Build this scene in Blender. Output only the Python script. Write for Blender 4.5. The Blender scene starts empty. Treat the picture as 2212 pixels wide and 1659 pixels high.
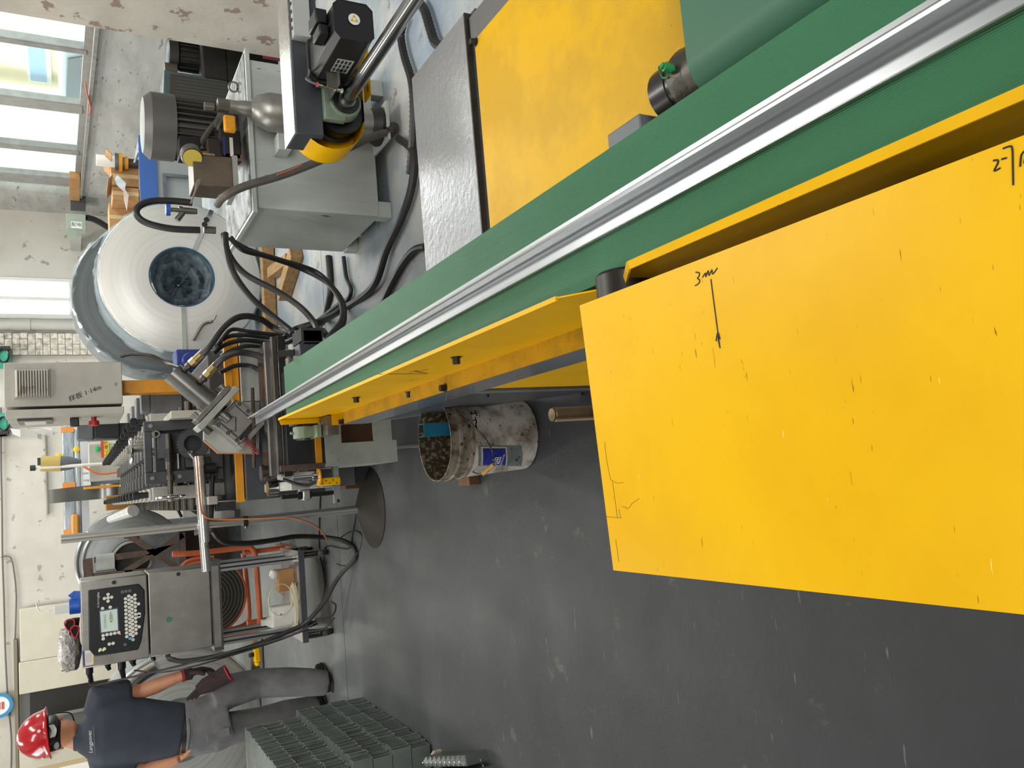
import bpy, bmesh, math, random
from mathutils import Vector as V, Matrix
random.seed(7)
S = bpy.context.scene
COL = S.collection
PI = math.pi

# ------------------------------------------------------------------ camera
# the photograph is a portrait picture lying on its side: world up is towards the picture's left
HC = 1.42
FPX = 1749.386
AX = V((0.99062663, -0.08484257, 0.10705426))   # world x, y, z seen in (right, down, forward) of the upright picture
AY = V((-0.1346134, -0.47326188, 0.87057592))
AZ = V((-0.0231972, -0.87682662, -0.48024677))
right = V((AX[0], AY[0], AZ[0])); down = V((AX[1], AY[1], AZ[1])); fwd = V((AX[2], AY[2], AZ[2]))
cd = bpy.data.cameras.new('camera'); cam = bpy.data.objects.new('camera', cd); COL.objects.link(cam)
cd.sensor_fit = 'HORIZONTAL'; cd.sensor_width = 36.0; cd.lens = FPX / 2212 * 36.0
cd.clip_start = 0.02; cd.clip_end = 200
m = Matrix.Identity(4)
for i in range(3):
    m[i][0] = down[i]; m[i][1] = right[i]; m[i][2] = -fwd[i]
m[0][3] = 0; m[1][3] = 0; m[2][3] = HC
cam.matrix_world = m
S.camera = cam

# ------------------------------------------------------------------ world, lights, exposure
w = bpy.data.worlds.new('world'); S.world = w; w.use_nodes = True
bg = w.node_tree.nodes['Background']; bg.inputs[0].default_value = (0.86, 0.93, 1.0, 1); bg.inputs[1].default_value = 5.0
S.view_settings.view_transform = 'Standard'; S.view_settings.look = 'None'
S.view_settings.gamma = 1; S.view_settings.use_curve_mapping = False
S.view_settings.exposure = 0.0

def area(name, loc, target, sx, sy, power, color=(1, 1, 1)):
    l = bpy.data.lights.new(name, 'AREA'); l.shape = 'RECTANGLE'; l.size = sx; l.size_y = sy; l.energy = power; l.color = color
    o = bpy.data.objects.new(name, l); COL.objects.link(o); o.location = loc
    o.rotation_euler = (V(target) - V(loc)).to_track_quat('-Z', 'Y').to_euler()
    return o
# daylight from the right (unseen gate, windows), unseen overhead lamps, and added fills
area('front_fill', (0.8, -3.8, 3.6), (0.2, 6.0, 2.2), 5.0, 2.2, 240, (0.99, 0.99, 1.0))  # added fill behind the camera for faces turned to it; no gate there
area('gate_daylight', (3.7, 0.6, 2.2), (0.2, 1.8, 0.6), 3.0, 2.2, 44, (0.97, 0.98, 1.0))
area('window_daylight', (3.9, 8.6, 2.85), (0.0, 7.0, 0.4), 5.4, 1.0, 140, (0.96, 0.98, 1.0))
area('overhead_fill', (-0.6, 2.4, 5.2), (0.2, 6.4, 0.8), 2.6, 0.6, 70, (1.0, 0.97, 0.92))  # added fill tilted forward to brighten the front faces of the machines
area('left_fill', (-6.1, 4.6, 3.2), (0.0, 4.8, 1.6), 6.0, 2.0, 300, (0.98, 0.99, 1.0))  # added fill for left-facing surfaces; the left wall has no window
for k, (lx, ly, e) in enumerate(((-2.4, 7.4, 70), (-2.0, 10.4, 130), (1.9, 4.6, 140), (1.4, 10.2, 130))):
    area('overhead_fill', (lx, ly, 5.2), (lx, ly, 0), 0.5, 2.6, e, (1.0, 0.97, 0.92))

# ------------------------------------------------------------------ picture measuring helpers: pixel -> point on a world plane
def ray(x, y):
    c = V(((1659 - y) - 829.5, x - 1106.0, FPX))
    return V((AX.dot(c), AY.dot(c), AZ.dot(c)))
O0 = V((0, 0, HC))
def az(x, y, z): d = ray(x, y); return O0 + d * ((z - HC) / d[2])
def ay(x, y, Y): d = ray(x, y); return O0 + d * (Y / d[1])
def ax(x, y, X): d = ray(x, y); return O0 + d * (X / d[0])
def zY(x, y, Y): return ay(x, y, Y)[2]
def xY(x, y, Y): return ay(x, y, Y)[0]

# ------------------------------------------------------------------ materials
def lin(h):
    h = h.lstrip('#'); r = []
    for i in (0, 2, 4):
        c = int(h[i:i+2], 16) / 255
        r.append(c / 12.92 if c <= 0.04045 else ((c + 0.055) / 1.055) ** 2.4)
    return (r[0], r[1], r[2], 1)
MATS = {}
def mat(name, c, rough=0.5, metal=0.0, c2=None, ns=6.0, lo=0.4, hi=0.65, c3=None, ns3=40.0, t3=0.68, stretch=None, bump=0.0, bs=60.0, coat=0.0, spec=0.5, rv=0.0, trans=0.0, emit=None, es=1.0, alpha=1.0):
    if name in MATS: return MATS[name]
    M = bpy.data.materials.new(name); M.use_nodes = True
    nt = M.node_tree; N = nt.nodes; L = nt.links; b = N['Principled BSDF']
    b.inputs['Base Color'].default_value = lin(c); b.inputs['Roughness'].default_value = rough; b.inputs['Metallic'].default_value = metal
    b.inputs['Specular IOR Level'].default_value = spec
    if coat: b.inputs['Coat Weight'].default_value = coat; b.inputs['Coat Roughness'].default_value = 0.15
    if trans: b.inputs['Transmission Weight'].default_value = trans
    if alpha < 1: b.inputs['Alpha'].default_value = alpha
    if emit: b.inputs['Emission Color'].default_value = lin(emit); b.inputs['Emission Strength'].default_value = es
    tc = N.new('ShaderNodeNewGeometry'); src = tc.outputs['Position']
    if stretch:
        mp = N.new('ShaderNodeMapping'); mp.inputs['Scale'].default_value = stretch; L.new(src, mp.inputs['Vector']); src = mp.outputs['Vector']
    def noise(sc, det=5):
        n = N.new('ShaderNodeTexNoise'); n.inputs['Scale'].default_value = sc; n.inputs['Detail'].default_value = det; n.inputs['Roughness'].default_value = 0.6
        L.new(src, n.inputs['Vector']); return n
    cur = None
    if c2:
        n = noise(ns); r = N.new('ShaderNodeValToRGB'); r.color_ramp.elements[0].position = lo; r.color_ramp.elements[1].position = hi
        r.color_ramp.elements[0].color = lin(c); r.color_ramp.elements[1].color = lin(c2)
        L.new(n.outputs['Fac'], r.inputs['Fac']); cur = r.outputs['Color']
        if rv:
            mr = N.new('ShaderNodeMapRange'); mr.inputs[3].default_value = max(0.03, rough - rv); mr.inputs[4].default_value = min(1, rough + rv)
            mr.inputs[1].default_value = lo; mr.inputs[2].default_value = hi
            L.new(n.outputs['Fac'], mr.inputs[0]); L.new(mr.outputs[0], b.inputs['Roughness'])
    if c3:
        n = noise(ns3, 3); r = N.new('ShaderNodeValToRGB'); r.color_ramp.elements[0].position = t3; r.color_ramp.elements[1].position = min(1, t3 + 0.04)
        r.color_ramp.elements[0].color = (0, 0, 0, 1); r.color_ramp.elements[1].color = (1, 1, 1, 1)
        L.new(n.outputs['Fac'], r.inputs['Fac'])
        mx = N.new('ShaderNodeMix'); mx.data_type = 'RGBA'
        L.new(r.outputs['Color'], mx.inputs['Factor'])
        if cur: L.new(cur, mx.inputs['A'])
        else: mx.inputs['A'].default_value = lin(c)
        mx.inputs['B'].default_value = lin(c3); cur = mx.outputs['Result']
    if cur: L.new(cur, b.inputs['Base Color'])
    if bump:
        n = noise(bs, 4); bp = N.new('ShaderNodeBump'); bp.inputs['Strength'].default_value = bump; bp.inputs['Distance'].default_value = 0.01
        L.new(n.outputs['Fac'], bp.inputs['Height']); L.new(bp.outputs['Normal'], b.inputs['Normal'])
    MATS[name] = M
    return M

def glass(name, tint='#ffffff', t=0.9):
    M = bpy.data.materials.new(name); M.use_nodes = True; nt = M.node_tree; N = nt.nodes; L = nt.links
    N.remove(N['Principled BSDF']); out = N['Material Output']
    a = N.new('ShaderNodeBsdfTransparent'); a.inputs[0].default_value = lin(tint); g = N.new('ShaderNodeBsdfGlossy'); g.inputs['Roughness'].default_value = 0.08
    x = N.new('ShaderNodeMixShader'); x.inputs[0].default_value = 1 - t
    L.new(a.outputs[0], x.inputs[1]); L.new(g.outputs[0], x.inputs[2]); L.new(x.outputs[0], out.inputs['Surface'])
    return M

# ------------------------------------------------------------------ mesh building
def orth(a):
    a = V(a).normalized(); t = V((0, 0, 1)) if abs(a.z) < 0.9 else V((1, 0, 0))
    u = a.cross(t).normalized(); return a, u, a.cross(u).normalized()
def catmull(pts, k):
    P = [V(p) for p in pts]
    if len(P) < 3 or k <= 1: return P
    out = []
    for i in range(len(P) - 1):
        p0 = P[max(i-1, 0)]; p1 = P[i]; p2 = P[i+1]; p3 = P[min(i+2, len(P)-1)]
        for j in range(k):
            t = j / k
            out.append(0.5 * ((2*p1) + (p2-p0)*t + (2*p0-5*p1+4*p2-p3)*t*t + (3*p1-p0-3*p2+p3)*t*t*t))
    out.append(P[-1]); return out

class B:
    def __init__(s): s.bm = bmesh.new()
    def face(s, vs):
        try: return s.bm.faces.new(vs)
        except ValueError: return None
    def hexa(s, P):
        v = [s.bm.verts.new(p) for p in P]
        for f in ((0,3,2,1),(4,5,6,7),(0,1,5,4),(1,2,6,5),(2,3,7,6),(3,0,4,7)): s.face([v[i] for i in f])
        return s
    def box(s, x0, x1, y0, y1, z0, z1):
        return s.hexa([V(p) for p in ((x0,y0,z0),(x1,y0,z0),(x1,y1,z0),(x0,y1,z0),(x0,y0,z1),(x1,y0,z1),(x1,y1,z1),(x0,y1,z1))])
    def obox(s, c, u, v, w):            # centre and three half-length vectors
        c, u, v, w = V(c), V(u), V(v), V(w)
        return s.hexa([c-u-v-w, c+u-v-w, c+u+v-w, c-u+v-w, c-u-v+w, c+u-v+w, c+u+v+w, c-u+v+w])
    def bar(s, p, q, a, b, up=(0,0,1)):  # rectangular bar from p to q
        p, q = V(p), V(q); d = (q-p); n = d.normalized(); side = n.cross(V(up))
        if side.length < 1e-4: side = n.cross(V((1,0,0)))
        side.normalize(); u = side.cross(n).normalized()
        return s.obox((p+q)/2, d/2, side*a/2, u*b/2)
    def prism(s, pts, vec):
        vec = V(vec); a = [s.bm.verts.new(V(p)) for p in pts]; b = [s.bm.verts.new(V(p)+vec) for p in pts]
        s.face(a[::-1]); s.face(b); n = len(a)
        for i in range(n): s.face([a[i], a[(i+1)%n], b[(i+1)%n], b[i]])
        return s
    def rings(s, R, cap=True, close=False):
        rr = [[s.bm.verts.new(p) for p in r] for r in R]; n = len(rr[0])
        for a, b in zip(rr, rr[1:] + ([rr[0]] if close else [])):
            for i in range(n): s.face([a[i], a[(i+1)%n], b[(i+1)%n], b[i]])
        if cap and not close: s.face(rr[0][::-1]); s.face(rr[-1])
        return s
    def cyl(s, p, q, r, r2=None, n=20):
        p, q = V(p), V(q); a, u, v = orth(q-p); r2 = r if r2 is None else r2
        return s.rings([[c + (u*math.cos(2*PI*i/n) + v*math.sin(2*PI*i/n))*rad for i in range(n)] for c, rad in ((p, r), (q, r2))])
    def lathe(s, p, axis, prof, n=24, cap=True):    # prof: (along axis, radius)
        p = V(p); a, u, v = orth(axis)
        return s.rings([[p + a*t + (u*math.cos(2*PI*i/n) + v*math.sin(2*PI*i/n))*max(r, 1e-4) for i in range(n)] for t, r in prof], cap)
    def pipe(s, p, q, ro, ri, n=28):                # hollow cylinder
        p, q = V(p), V(q); a, u, v = orth(q-p)
        return s.rings([[c + (u*math.cos(2*PI*i/n) + v*math.sin(2*PI*i/n))*rad for i in range(n)] for c, rad in ((p, ro), (q, ro), (q, ri), (p, ri))], close=True)
    def tube(s, pts, r, n=8, k=6, close=False, ridge=0.0):
        P = catmull(pts, k); R = []; prev = None
        for i, p in enumerate(P):
            d = (P[min(i+1, len(P)-1)] - P[max(i-1, 0)])
            if d.length < 1e-9: continue
            d.normalize()
            if prev is None: _, u, _ = orth(d)
            else:
                u = prev - d*prev.dot(d)
                if u.length < 1e-5: _, u, _ = orth(d)
                u.normalize()
            prev = u; v = d.cross(u)
            rad = r[min(i, len(r)-1)] if isinstance(r, (list, tuple)) else r
            if ridge: rad *= 1 + (ridge if i % 2 else 0)
            R.append([p + (u*math.cos(2*PI*j/n) + v*math.sin(2*PI*j/n))*rad for j in range(n)])
        return s.rings(R, cap=not close, close=close)
    def corr(s, pts, r, step=None):                 # corrugated conduit
        P = catmull(pts, 8); step = step or r*0.55; out = [P[0]]; acc = 0
        for a, b in zip(P, P[1:]):
            d = (b-a).length; t = step - acc
            while t < d: out.append(a + (b-a)*(t/d)); t += step
            acc = d - (t - step)
        return s.tube(out, r, 8, 1, ridge=-0.14)
    def loft(s, rings, n=18, p=2.0):                # rings: (centre, vector u, vector v)
        R = []
        for c, u, v in rings:
            c, u, v = V(c), V(u), V(v); ring = []
            for i in range(n):
                t = 2*PI*i/n; ct, st = math.cos(t), math.sin(t)
                ring.append(c + u*math.copysign(abs(ct)**(2/p), ct) + v*math.copysign(abs(st)**(2/p), st))
            R.append(ring)
        return s.rings(R)
    def ball(s, c, r, nu=16, nv=10):
        c = V(c); r = (r, r, r) if not isinstance(r, (tuple, list)) else r
        R = []
        for j in range(nv+1):
            t = PI*(0.02 + 0.96*j/nv)
            R.append([c + V((r[0]*math.sin(t)*math.cos(2*PI*i/nu), r[1]*math.sin(t)*math.sin(2*PI*i/nu), r[2]*math.cos(t))) for i in range(nu)])
        return s.rings(R)
    def sheet(s, rows, th, nrm=None):               # grid of points thickened downwards
        nr, nc = len(rows), len(rows[0]); vec = V(nrm or (0,0,-1))*th
        a = [[s.bm.verts.new(V(p)) for p in r] for r in rows]; b = [[s.bm.verts.new(V(p)+vec) for p in r] for r in rows]
        for i in range(nr-1):
            for j in range(nc-1):
                s.face([a[i][j], a[i][j+1], a[i+1][j+1], a[i+1][j]]); s.face([b[i][j], b[i+1][j], b[i+1][j+1], b[i][j+1]])
        e = [(i, 0) for i in range(nr)] + [(nr-1, j) for j in range(1, nc)] + [(i, nc-1) for i in range(nr-2, -1, -1)] + [(0, j) for j in range(nc-2, 0, -1)]
        for (i, j), (k, l) in zip(e, e[1:] + e[:1]): s.face([a[i][j], b[i][j], b[k][l], a[k][l]])
        return s
    def xf(s, M):
        bmesh.ops.transform(s.bm, matrix=M, verts=s.bm.verts); return s

ORIG = {}
def obj(name, b, m, parent=None, bevel=0.0, ang=35, seg=2, origin=None, remesh=0.0, smooth=0):
    bm = b.bm
    bmesh.ops.recalc_face_normals(bm, faces=bm.faces)
    for f in bm.faces: f.smooth = True
    lim = math.radians(ang)
    for e in bm.edges:
        if len(e.link_faces) == 2 and e.calc_face_angle(0) > lim: e.smooth = False
    if parent is not None: og = ORIG[parent.name]
    elif origin is not None: og = V(origin)
    else:
        xs = [v.co for v in bm.verts]
        og = V(((min(c.x for c in xs)+max(c.x for c in xs))/2, (min(c.y for c in xs)+max(c.y for c in xs))/2, min(c.z for c in xs)))
    bmesh.ops.translate(bm, vec=-og, verts=bm.verts)
    me = bpy.data.meshes.new(name); bm.to_mesh(me); bm.free()
    o = bpy.data.objects.new(name, me); COL.objects.link(o)
    ORIG[o.name] = og
    if parent is not None: o.parent = parent
    else: o.location = og
    me.materials.append(m)
    if remesh:
        r = o.modifiers.new('remesh', 'REMESH'); r.mode = 'VOXEL'; r.voxel_size = remesh; r.use_smooth_shade = True
    if smooth:
        r = o.modifiers.new('smooth', 'SMOOTH'); r.factor = 0.6; r.iterations = smooth
    if bevel:
        bv = o.modifiers.new('bevel', 'BEVEL'); bv.width = bevel; bv.segments = seg; bv.limit_method = 'ANGLE'; bv.angle_limit = 0.6
        bv.harden_normals = False
    return o
def tag(o, label=None, cat=None, group=None, kind=None):
    if label: o['label'] = label
    if cat: o['category'] = cat
    if group: o['group'] = group
    if kind: o['kind'] = kind
    return o
def thing(name, label, cat, loc, group=None):
    o = bpy.data.objects.new(name, None); COL.objects.link(o); o.location = loc; o.empty_display_size = 0.05
    ORIG[o.name] = V(loc); return tag(o, label, cat, group)
def one(name, b, m, label, cat, group=None, **k): return tag(obj(name, b, m, **k), label, cat, group)
def struct(name, b, m, parent=None, **k):
    o = obj(name, b, m, parent, **k)
    if parent is None: o['kind'] = 'structure'
    return o
def copies(root, loc, group=None, label=None):
    r = root.copy(); COL.objects.link(r); r.location = loc; ORIG[r.name] = V(loc)
    for ch in list(root.children):
        c = ch.copy(); COL.objects.link(c); c.parent = r
    if label: r['label'] = label
    return r
def text(name, s, m, parent, p, xdir, ydir, size, ext=0.0004, shear=0.0, align='CENTER'):
    cu = bpy.data.curves.new(name, 'FONT'); cu.body = s; cu.size = size; cu.extrude = ext; cu.align_x = align; cu.align_y = 'CENTER'; cu.shear = shear
    o = bpy.data.objects.new(name, cu); COL.objects.link(o); cu.materials.append(m)
    X = V(xdir).normalized(); Y = V(ydir).normalized(); Z = X.cross(Y)
    M = Matrix(((X.x, Y.x, Z.x, 0), (X.y, Y.y, Z.y, 0), (X.z, Y.z, Z.z, 0), (0, 0, 0, 1)))
    bpy.context.view_layer.update()
    me = bpy.data.meshes.new_from_object(o.evaluated_get(bpy.context.evaluated_depsgraph_get()))
    bpy.data.objects.remove(o); bpy.data.curves.remove(cu)
    me.name = name; me.transform(Matrix.Translation(V(p) - ORIG[parent.name]) @ M)
    if not me.materials: me.materials.append(m)
    o = bpy.data.objects.new(name, me); COL.objects.link(o); o.parent = parent; ORIG[o.name] = ORIG[parent.name]
    return o

# ------------------------------------------------------------------ palette
YEL = mat('yellow_paint', '#e8b200', 0.4, spec=0.14, c2='#dba600', ns=5, lo=0.35, hi=0.7, c3='#6b5206', ns3=95, t3=0.73, bump=0.03, bs=160)
YELD = mat('yellow_dusty', '#c08f06', 0.5, spec=0.2, c2='#a67e0a', ns=14, c3='#5a430a', ns3=170, t3=0.66, bump=0.08, bs=220)
YELT = mat('yellow_table', '#e2b010', 0.4, spec=0.2, c2='#d2a31c', ns=4.5, lo=0.42, hi=0.56, c3='#4a3a10', ns3=110, t3=0.71, bump=0.05, bs=120, rv=0.08)
ORY = mat('orange_yellow', '#dd9412', 0.42, c2='#cb860f', ns=9, bump=0.03)
DGR = mat('dark_grey_paint', '#3b3e42', 0.38, c2='#46494d', ns=8, bump=0.03)
MGR = mat('mid_grey_paint', '#5d6165', 0.35, c2='#6a6e72', ns=6)
BLK = mat('black_metal', '#17181a', 0.4, c2='#222325', ns=12)
BLKP = mat('black_plastic', '#121314', 0.32)
RUB = mat('black_rubber', '#1c1b1b', 0.45, c2='#262422', ns=10)
GREY = mat('light_grey_paint', '#9b9d97', 0.5, c2='#8d8f89', ns=5, c3='#565852', ns3=30, t3=0.7, bump=0.03)
CAB = mat('cabinet_grey', '#aeaba0', 0.5, c2='#a19d92', ns=4, c3='#857d70', ns3=13, t3=0.66)
TANK = mat('tank_grey', '#bdc2bc', 0.4, c2='#aeb3ad', ns=3, c3='#4d4f4b', ns3=22, t3=0.7, stretch=(3, 1, 0.35))
STL = mat('worn_steel', '#8d8a84', 0.36, 0.9, c2='#77746e', ns=9, bump=0.04)
STLD = mat('dark_steel', '#56524c', 0.42, 0.8, c2='#46423d', ns=10, c3='#6b4a34', ns3=25, t3=0.66, bump=0.08)
CHR = mat('chrome', '#d8d8d6', 0.12, 1.0)
GAL = mat('galvanised', '#b4b8bb', 0.3, 0.85)
STN = mat('stainless', '#a5a39d', 0.36, 0.85, c2='#96938c', ns=7, bump=0.02)
ALU = mat('aluminium', '#bfc1c2', 0.32, 0.9)
GRN = mat('machine_green', '#7f8f7b', 0.45, c2='#6f7f6b', ns=10)
RUST = mat('rusty_iron', '#4c4038', 0.75, 0.3, c2='#5d4b3f', ns=20, bump=0.3, bs=150)
WOOD = mat('raw_wood', '#a98558', 0.7, c2='#8d6c44', ns=8, stretch=(6, 1, 6), bump=0.1)
WOODD = mat('brown_wood', '#6e4a30', 0.7, c2='#5b3c26', ns=8, stretch=(1, 6, 1), bump=0.1)
CARD = mat('cardboard', '#b08454', 0.8, c2='#a0764a', ns=5)
INK = mat('marker_ink', '#0d0c0a', 0.6)
PENCIL = mat('pencil_line', '#57480f', 0.7)
WHT = mat('white_plastic', '#dcdad2', 0.5)
PAPER = mat('white_paper', '#e6e6e2', 0.8)
BLUE = mat('blue_paint', '#23366e', 0.4)
RED = mat('red_plastic', '#a51d22', 0.4)
BRASS = mat('brass_fitting', '#c9b27a', 0.25, 0.95)
PLAS = mat('clear_film', '#cfd8dc', 0.18, c2='#aab6bd', ns=12, bump=0.5, bs=26)
# ------------------------------------------------------------------ setting: floor, walls, windows, ceiling
def floor_mat():
    M = bpy.data.materials.new('painted_concrete'); M.use_nodes = True; nt = M.node_tree; N = nt.nodes; L = nt.links; b = N['Principled BSDF']
    g = N.new('ShaderNodeNewGeometry')
    def noise(sc, det, mp=None):
        n = N.new('ShaderNodeTexNoise'); n.inputs['Scale'].default_value = sc; n.inputs['Detail'].default_value = det; n.inputs['Roughness'].default_value = 0.65
        if mp:
            q = N.new('ShaderNodeMapping'); q.inputs['Scale'].default_value = mp; L.new(g.outputs['Position'], q.inputs[0]); L.new(q.outputs[0], n.inputs['Vector'])
        else: L.new(g.outputs['Position'], n.inputs['Vector'])
        return n
    def ramp(n, p0, p1, c0=(0,0,0,1), c1=(1,1,1,1)):
        r = N.new('ShaderNodeValToRGB'); r.color_ramp.elements[0].position = p0; r.color_ramp.elements[1].position = p1
        r.color_ramp.elements[0].color = c0; r.color_ramp.elements[1].color = c1; L.new(n, r.inputs[0]); return r.outputs[0]
    def mix(f, a, bb):
        x = N.new('ShaderNodeMix'); x.data_type = 'RGBA'
        if f is not None: L.new(f, x.inputs['Factor'])
        for k, val in (('A', a), ('B', bb)):
            if isinstance(val, tuple): x.inputs[k].default_value = val
            else: L.new(val, x.inputs[k])
        return x.outputs['Result']
    base = ramp(noise(1.6, 8).outputs[0], 0.35, 0.7, lin('#272a2b'), lin('#323537'))
    # the paint is worn to pale cement with blue remains on the right hand aisle (x > 0.9)
    sx = N.new('ShaderNodeSeparateXYZ'); L.new(g.outputs['Position'], sx.inputs[0])
    mr = N.new('ShaderNodeMapRange'); mr.inputs[1].default_value = 0.75; mr.inputs[2].default_value = 1.6; L.new(sx.outputs[0], mr.inputs[0])
    worn = ramp(noise(2.2, 9).outputs[0], 0.42, 0.58, lin('#94a3b0'), lin('#bfc0bd'))
    # paler far slabs, with light falloff put into the colour: dark near the camera
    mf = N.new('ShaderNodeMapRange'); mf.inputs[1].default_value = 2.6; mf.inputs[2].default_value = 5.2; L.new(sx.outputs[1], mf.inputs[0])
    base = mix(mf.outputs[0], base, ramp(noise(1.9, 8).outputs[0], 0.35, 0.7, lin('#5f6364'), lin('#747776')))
    cur = mix(mr.outputs[0], base, worn)
    cur = mix(ramp(noise(5.5, 6).outputs[0], 0.62, 0.72), cur, lin('#57534b'))          # rubbed brownish spots
    cur = mix(ramp(noise(46, 3, (0.12, 1, 1)).outputs[0], 0.68, 0.74), cur, lin('#6a7072'))   # fine scratches
    cur = mix(ramp(noise(17, 4).outputs[0], 0.7, 0.73), cur, lin('#3c3d3d'))
    L.new(cur, b.inputs['Base Color']); b.inputs['Specular IOR Level'].default_value = 0.35
    rr = N.new('ShaderNodeMapRange'); rr.inputs[3].default_value = 0.36; rr.inputs[4].default_value = 0.6; L.new(noise(3, 5).outputs[0], rr.inputs[0]); L.new(rr.outputs[0], b.inputs['Roughness'])
    bp = N.new('ShaderNodeBump'); bp.inputs['Strength'].default_value = 0.12; bp.inputs['Distance'].default_value = 0.01; L.new(noise(35, 5).outputs[0], bp.inputs['Height']); L.new(bp.outputs[0], b.inputs['Normal'])
    return M
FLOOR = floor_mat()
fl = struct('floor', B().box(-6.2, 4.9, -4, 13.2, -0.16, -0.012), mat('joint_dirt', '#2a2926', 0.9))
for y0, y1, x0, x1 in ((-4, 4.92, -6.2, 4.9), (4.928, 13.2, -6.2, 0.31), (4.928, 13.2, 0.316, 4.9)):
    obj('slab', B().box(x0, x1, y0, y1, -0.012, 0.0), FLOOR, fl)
struct('ceiling', B().box(-6.2, 4.9, -4, 13.2, 5.6, 5.75), mat('ceiling_white', '#b9b8b2', 0.9))
PLA = mat('old_plaster', '#c9c5bb', 0.85, c2='#bdb8ad', ns=1.6, c3='#9b958b', ns3=7, t3=0.66, bump=0.05, bs=30)
PLB = mat('grey_plaster', '#aeada7', 0.88, c2='#9b9a95', ns=3.2, stretch=(1, 0.5, 2.2), c3='#7d7b76', ns3=9, t3=0.64, bump=0.12, bs=45)
PLC = mat('pillar_plaster', '#b7b1a6', 0.88, c2='#a69f94', ns=2.4, c3='#86756a', ns3=6.5, t3=0.6, bump=0.15, bs=30)
struct('wall_left', B().box(-6.35, -6.2, -4, 13.2, 0, 5.6), PLA)
struct('wall_front', B().box(-6.2, 4.9, -4.15, -4, 0, 5.6), PLA)

# right wall with the long window; plan runs from (3.82, 6.87) to (4.15, 12)
def wx(y): return 3.82 + (y - 6.87) * 0.0643
def on_rw(x, y):
    d = ray(x, y); k = 0.0643; t = (3.82 - 6.87*k) / (d[0] - k*d[1]); return O0 + d*t
YA, YB = 5.9, on_rw(100, 415)[1]
def wallseg(y0, y1, z0, z1, th=0.24, z0b=None):
    z0b = z0 if z0b is None else z0b
    return B().hexa([V(p) for p in ((wx(y0), y0, z0), (wx(y0)+th, y0, z0), (wx(y1)+th, y1, z0b), (wx(y1), y1, z0b), (wx(y0), y0, z1), (wx(y0)+th, y0, z1), (wx(y1)+th, y1, z1), (wx(y1), y1, z1))])
sl = lambda y: 1.20 + (y - 6.87) * 0.0133
b = wallseg(-4, 2.2, 0, 5.6); wr = struct('wall_right', b, PLB)
bb = B()
P8 = lambda y0, y1, z0, z0b, z1, z1b, th=0.24: bb.hexa([V(p) for p in ((wx(y0), y0, z0), (wx(y0)+th, y0, z0), (wx(y1)+th, y1, z0b), (wx(y1), y1, z0b), (wx(y0), y0, z1), (wx(y0)+th, y0, z1), (wx(y1)+th, y1, z1b), (wx(y1), y1, z1b))])
P8(2.2, YA, 0, 0, 5.6, 5.6); P8(YA, YB, 0, 0, sl(YA)-0.03, sl(YB)-0.03); P8(YB, 12.8, 0, 0, 5.6, 5.6); P8(YA, YB, 3.3, 3.3, 5.6, 5.6)
obj('wall_panel', bb, PLB, wr)
# sill ledge, frame, mullions and panes of window_1
w1 = struct('window_1', B().hexa([V(p) for p in ((wx(YA)-0.05, YA, sl(YA)-0.06), (wx(YA)+0.2, YA, sl(YA)-0.06), (wx(YB)+0.2, YB, sl(YB)-0.06), (wx(YB)-0.05, YB, sl(YB)-0.06), (wx(YA)-0.05, YA, sl(YA)-0.03), (wx(YA)+0.2, YA, sl(YA)-0.03), (wx(YB)+0.2, YB, sl(YB)-0.03), (wx(YB)-0.05, YB, sl(YB)-0.03))]), mat('sill_cement', '#8d8a83', 0.8, c2='#7b7871', ns=12))
FRM = mat('window_frame', '#8f8d88', 0.45, c2='#7f7d78', ns=10)
obj('bottom_rail', B().hexa([V(p) for p in ((wx(YA)+0.06, YA, sl(YA)-0.03), (wx(YA)+0.12, YA, sl(YA)-0.03), (wx(YB)+0.12, YB, sl(YB)-0.03), (wx(YB)+0.06, YB, sl(YB)-0.03), (wx(YA)+0.06, YA, sl(YA)+0.03), (wx(YA)+0.12, YA, sl(YA)+0.03), (wx(YB)+0.12, YB, sl(YB)+0.03), (wx(YB)+0.06, YB, sl(YB)+0.03))]), FRM, w1)
GL = glass('window_glass', '#f4faf8', 0.93)
edges = []
for (px, py, wd) in ((90, 112, 0.09), (90, 238, 0.22), (90, 333, 0.14), (90, 398, 0.3)):
    c = on_rw(px, py)[1]; edges.append(c)
    obj('mullion', B().box(wx(c)+0.05, wx(c)+0.13, c-wd/2, c+wd/2, sl(c)+0.0, 3.3), FRM, w1, bevel=0.01)
es = [YA] + edges + [YB]
for i in range(len(es)-1):
    a, c = es[i], es[i+1]
    obj('pane', B().hexa([V(p) for p in ((wx(a)+0.088, a, sl(a)), (wx(a)+0.094, a, sl(a)), (wx(c)+0.094, c, sl(c)), (wx(c)+0.088, c, sl(c)), (wx(a)+0.088, a, 3.3), (wx(a)+0.094, a, 3.3), (wx(c)+0.094, c, 3.3), (wx(c)+0.088, c, 3.3))]), GL, w1)
# pillar in front of the right wall
pc = ay(270, 66, 5.5)
pl = struct('wall_pillar', B().box(3.06, 3.9, 4.3, 5.5, 0, 5.6), PLC)
tr = struct('trim_1', B().box(3.04, 3.06, 4.3, 5.52, 0.0, 0.02), mat('red_skirting', '#6d2430', 0.6))
obj('band', B().box(3.045, 3.9, 5.5, 5.515, 0.0, 0.16), MATS['red_skirting'], tr)

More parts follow.
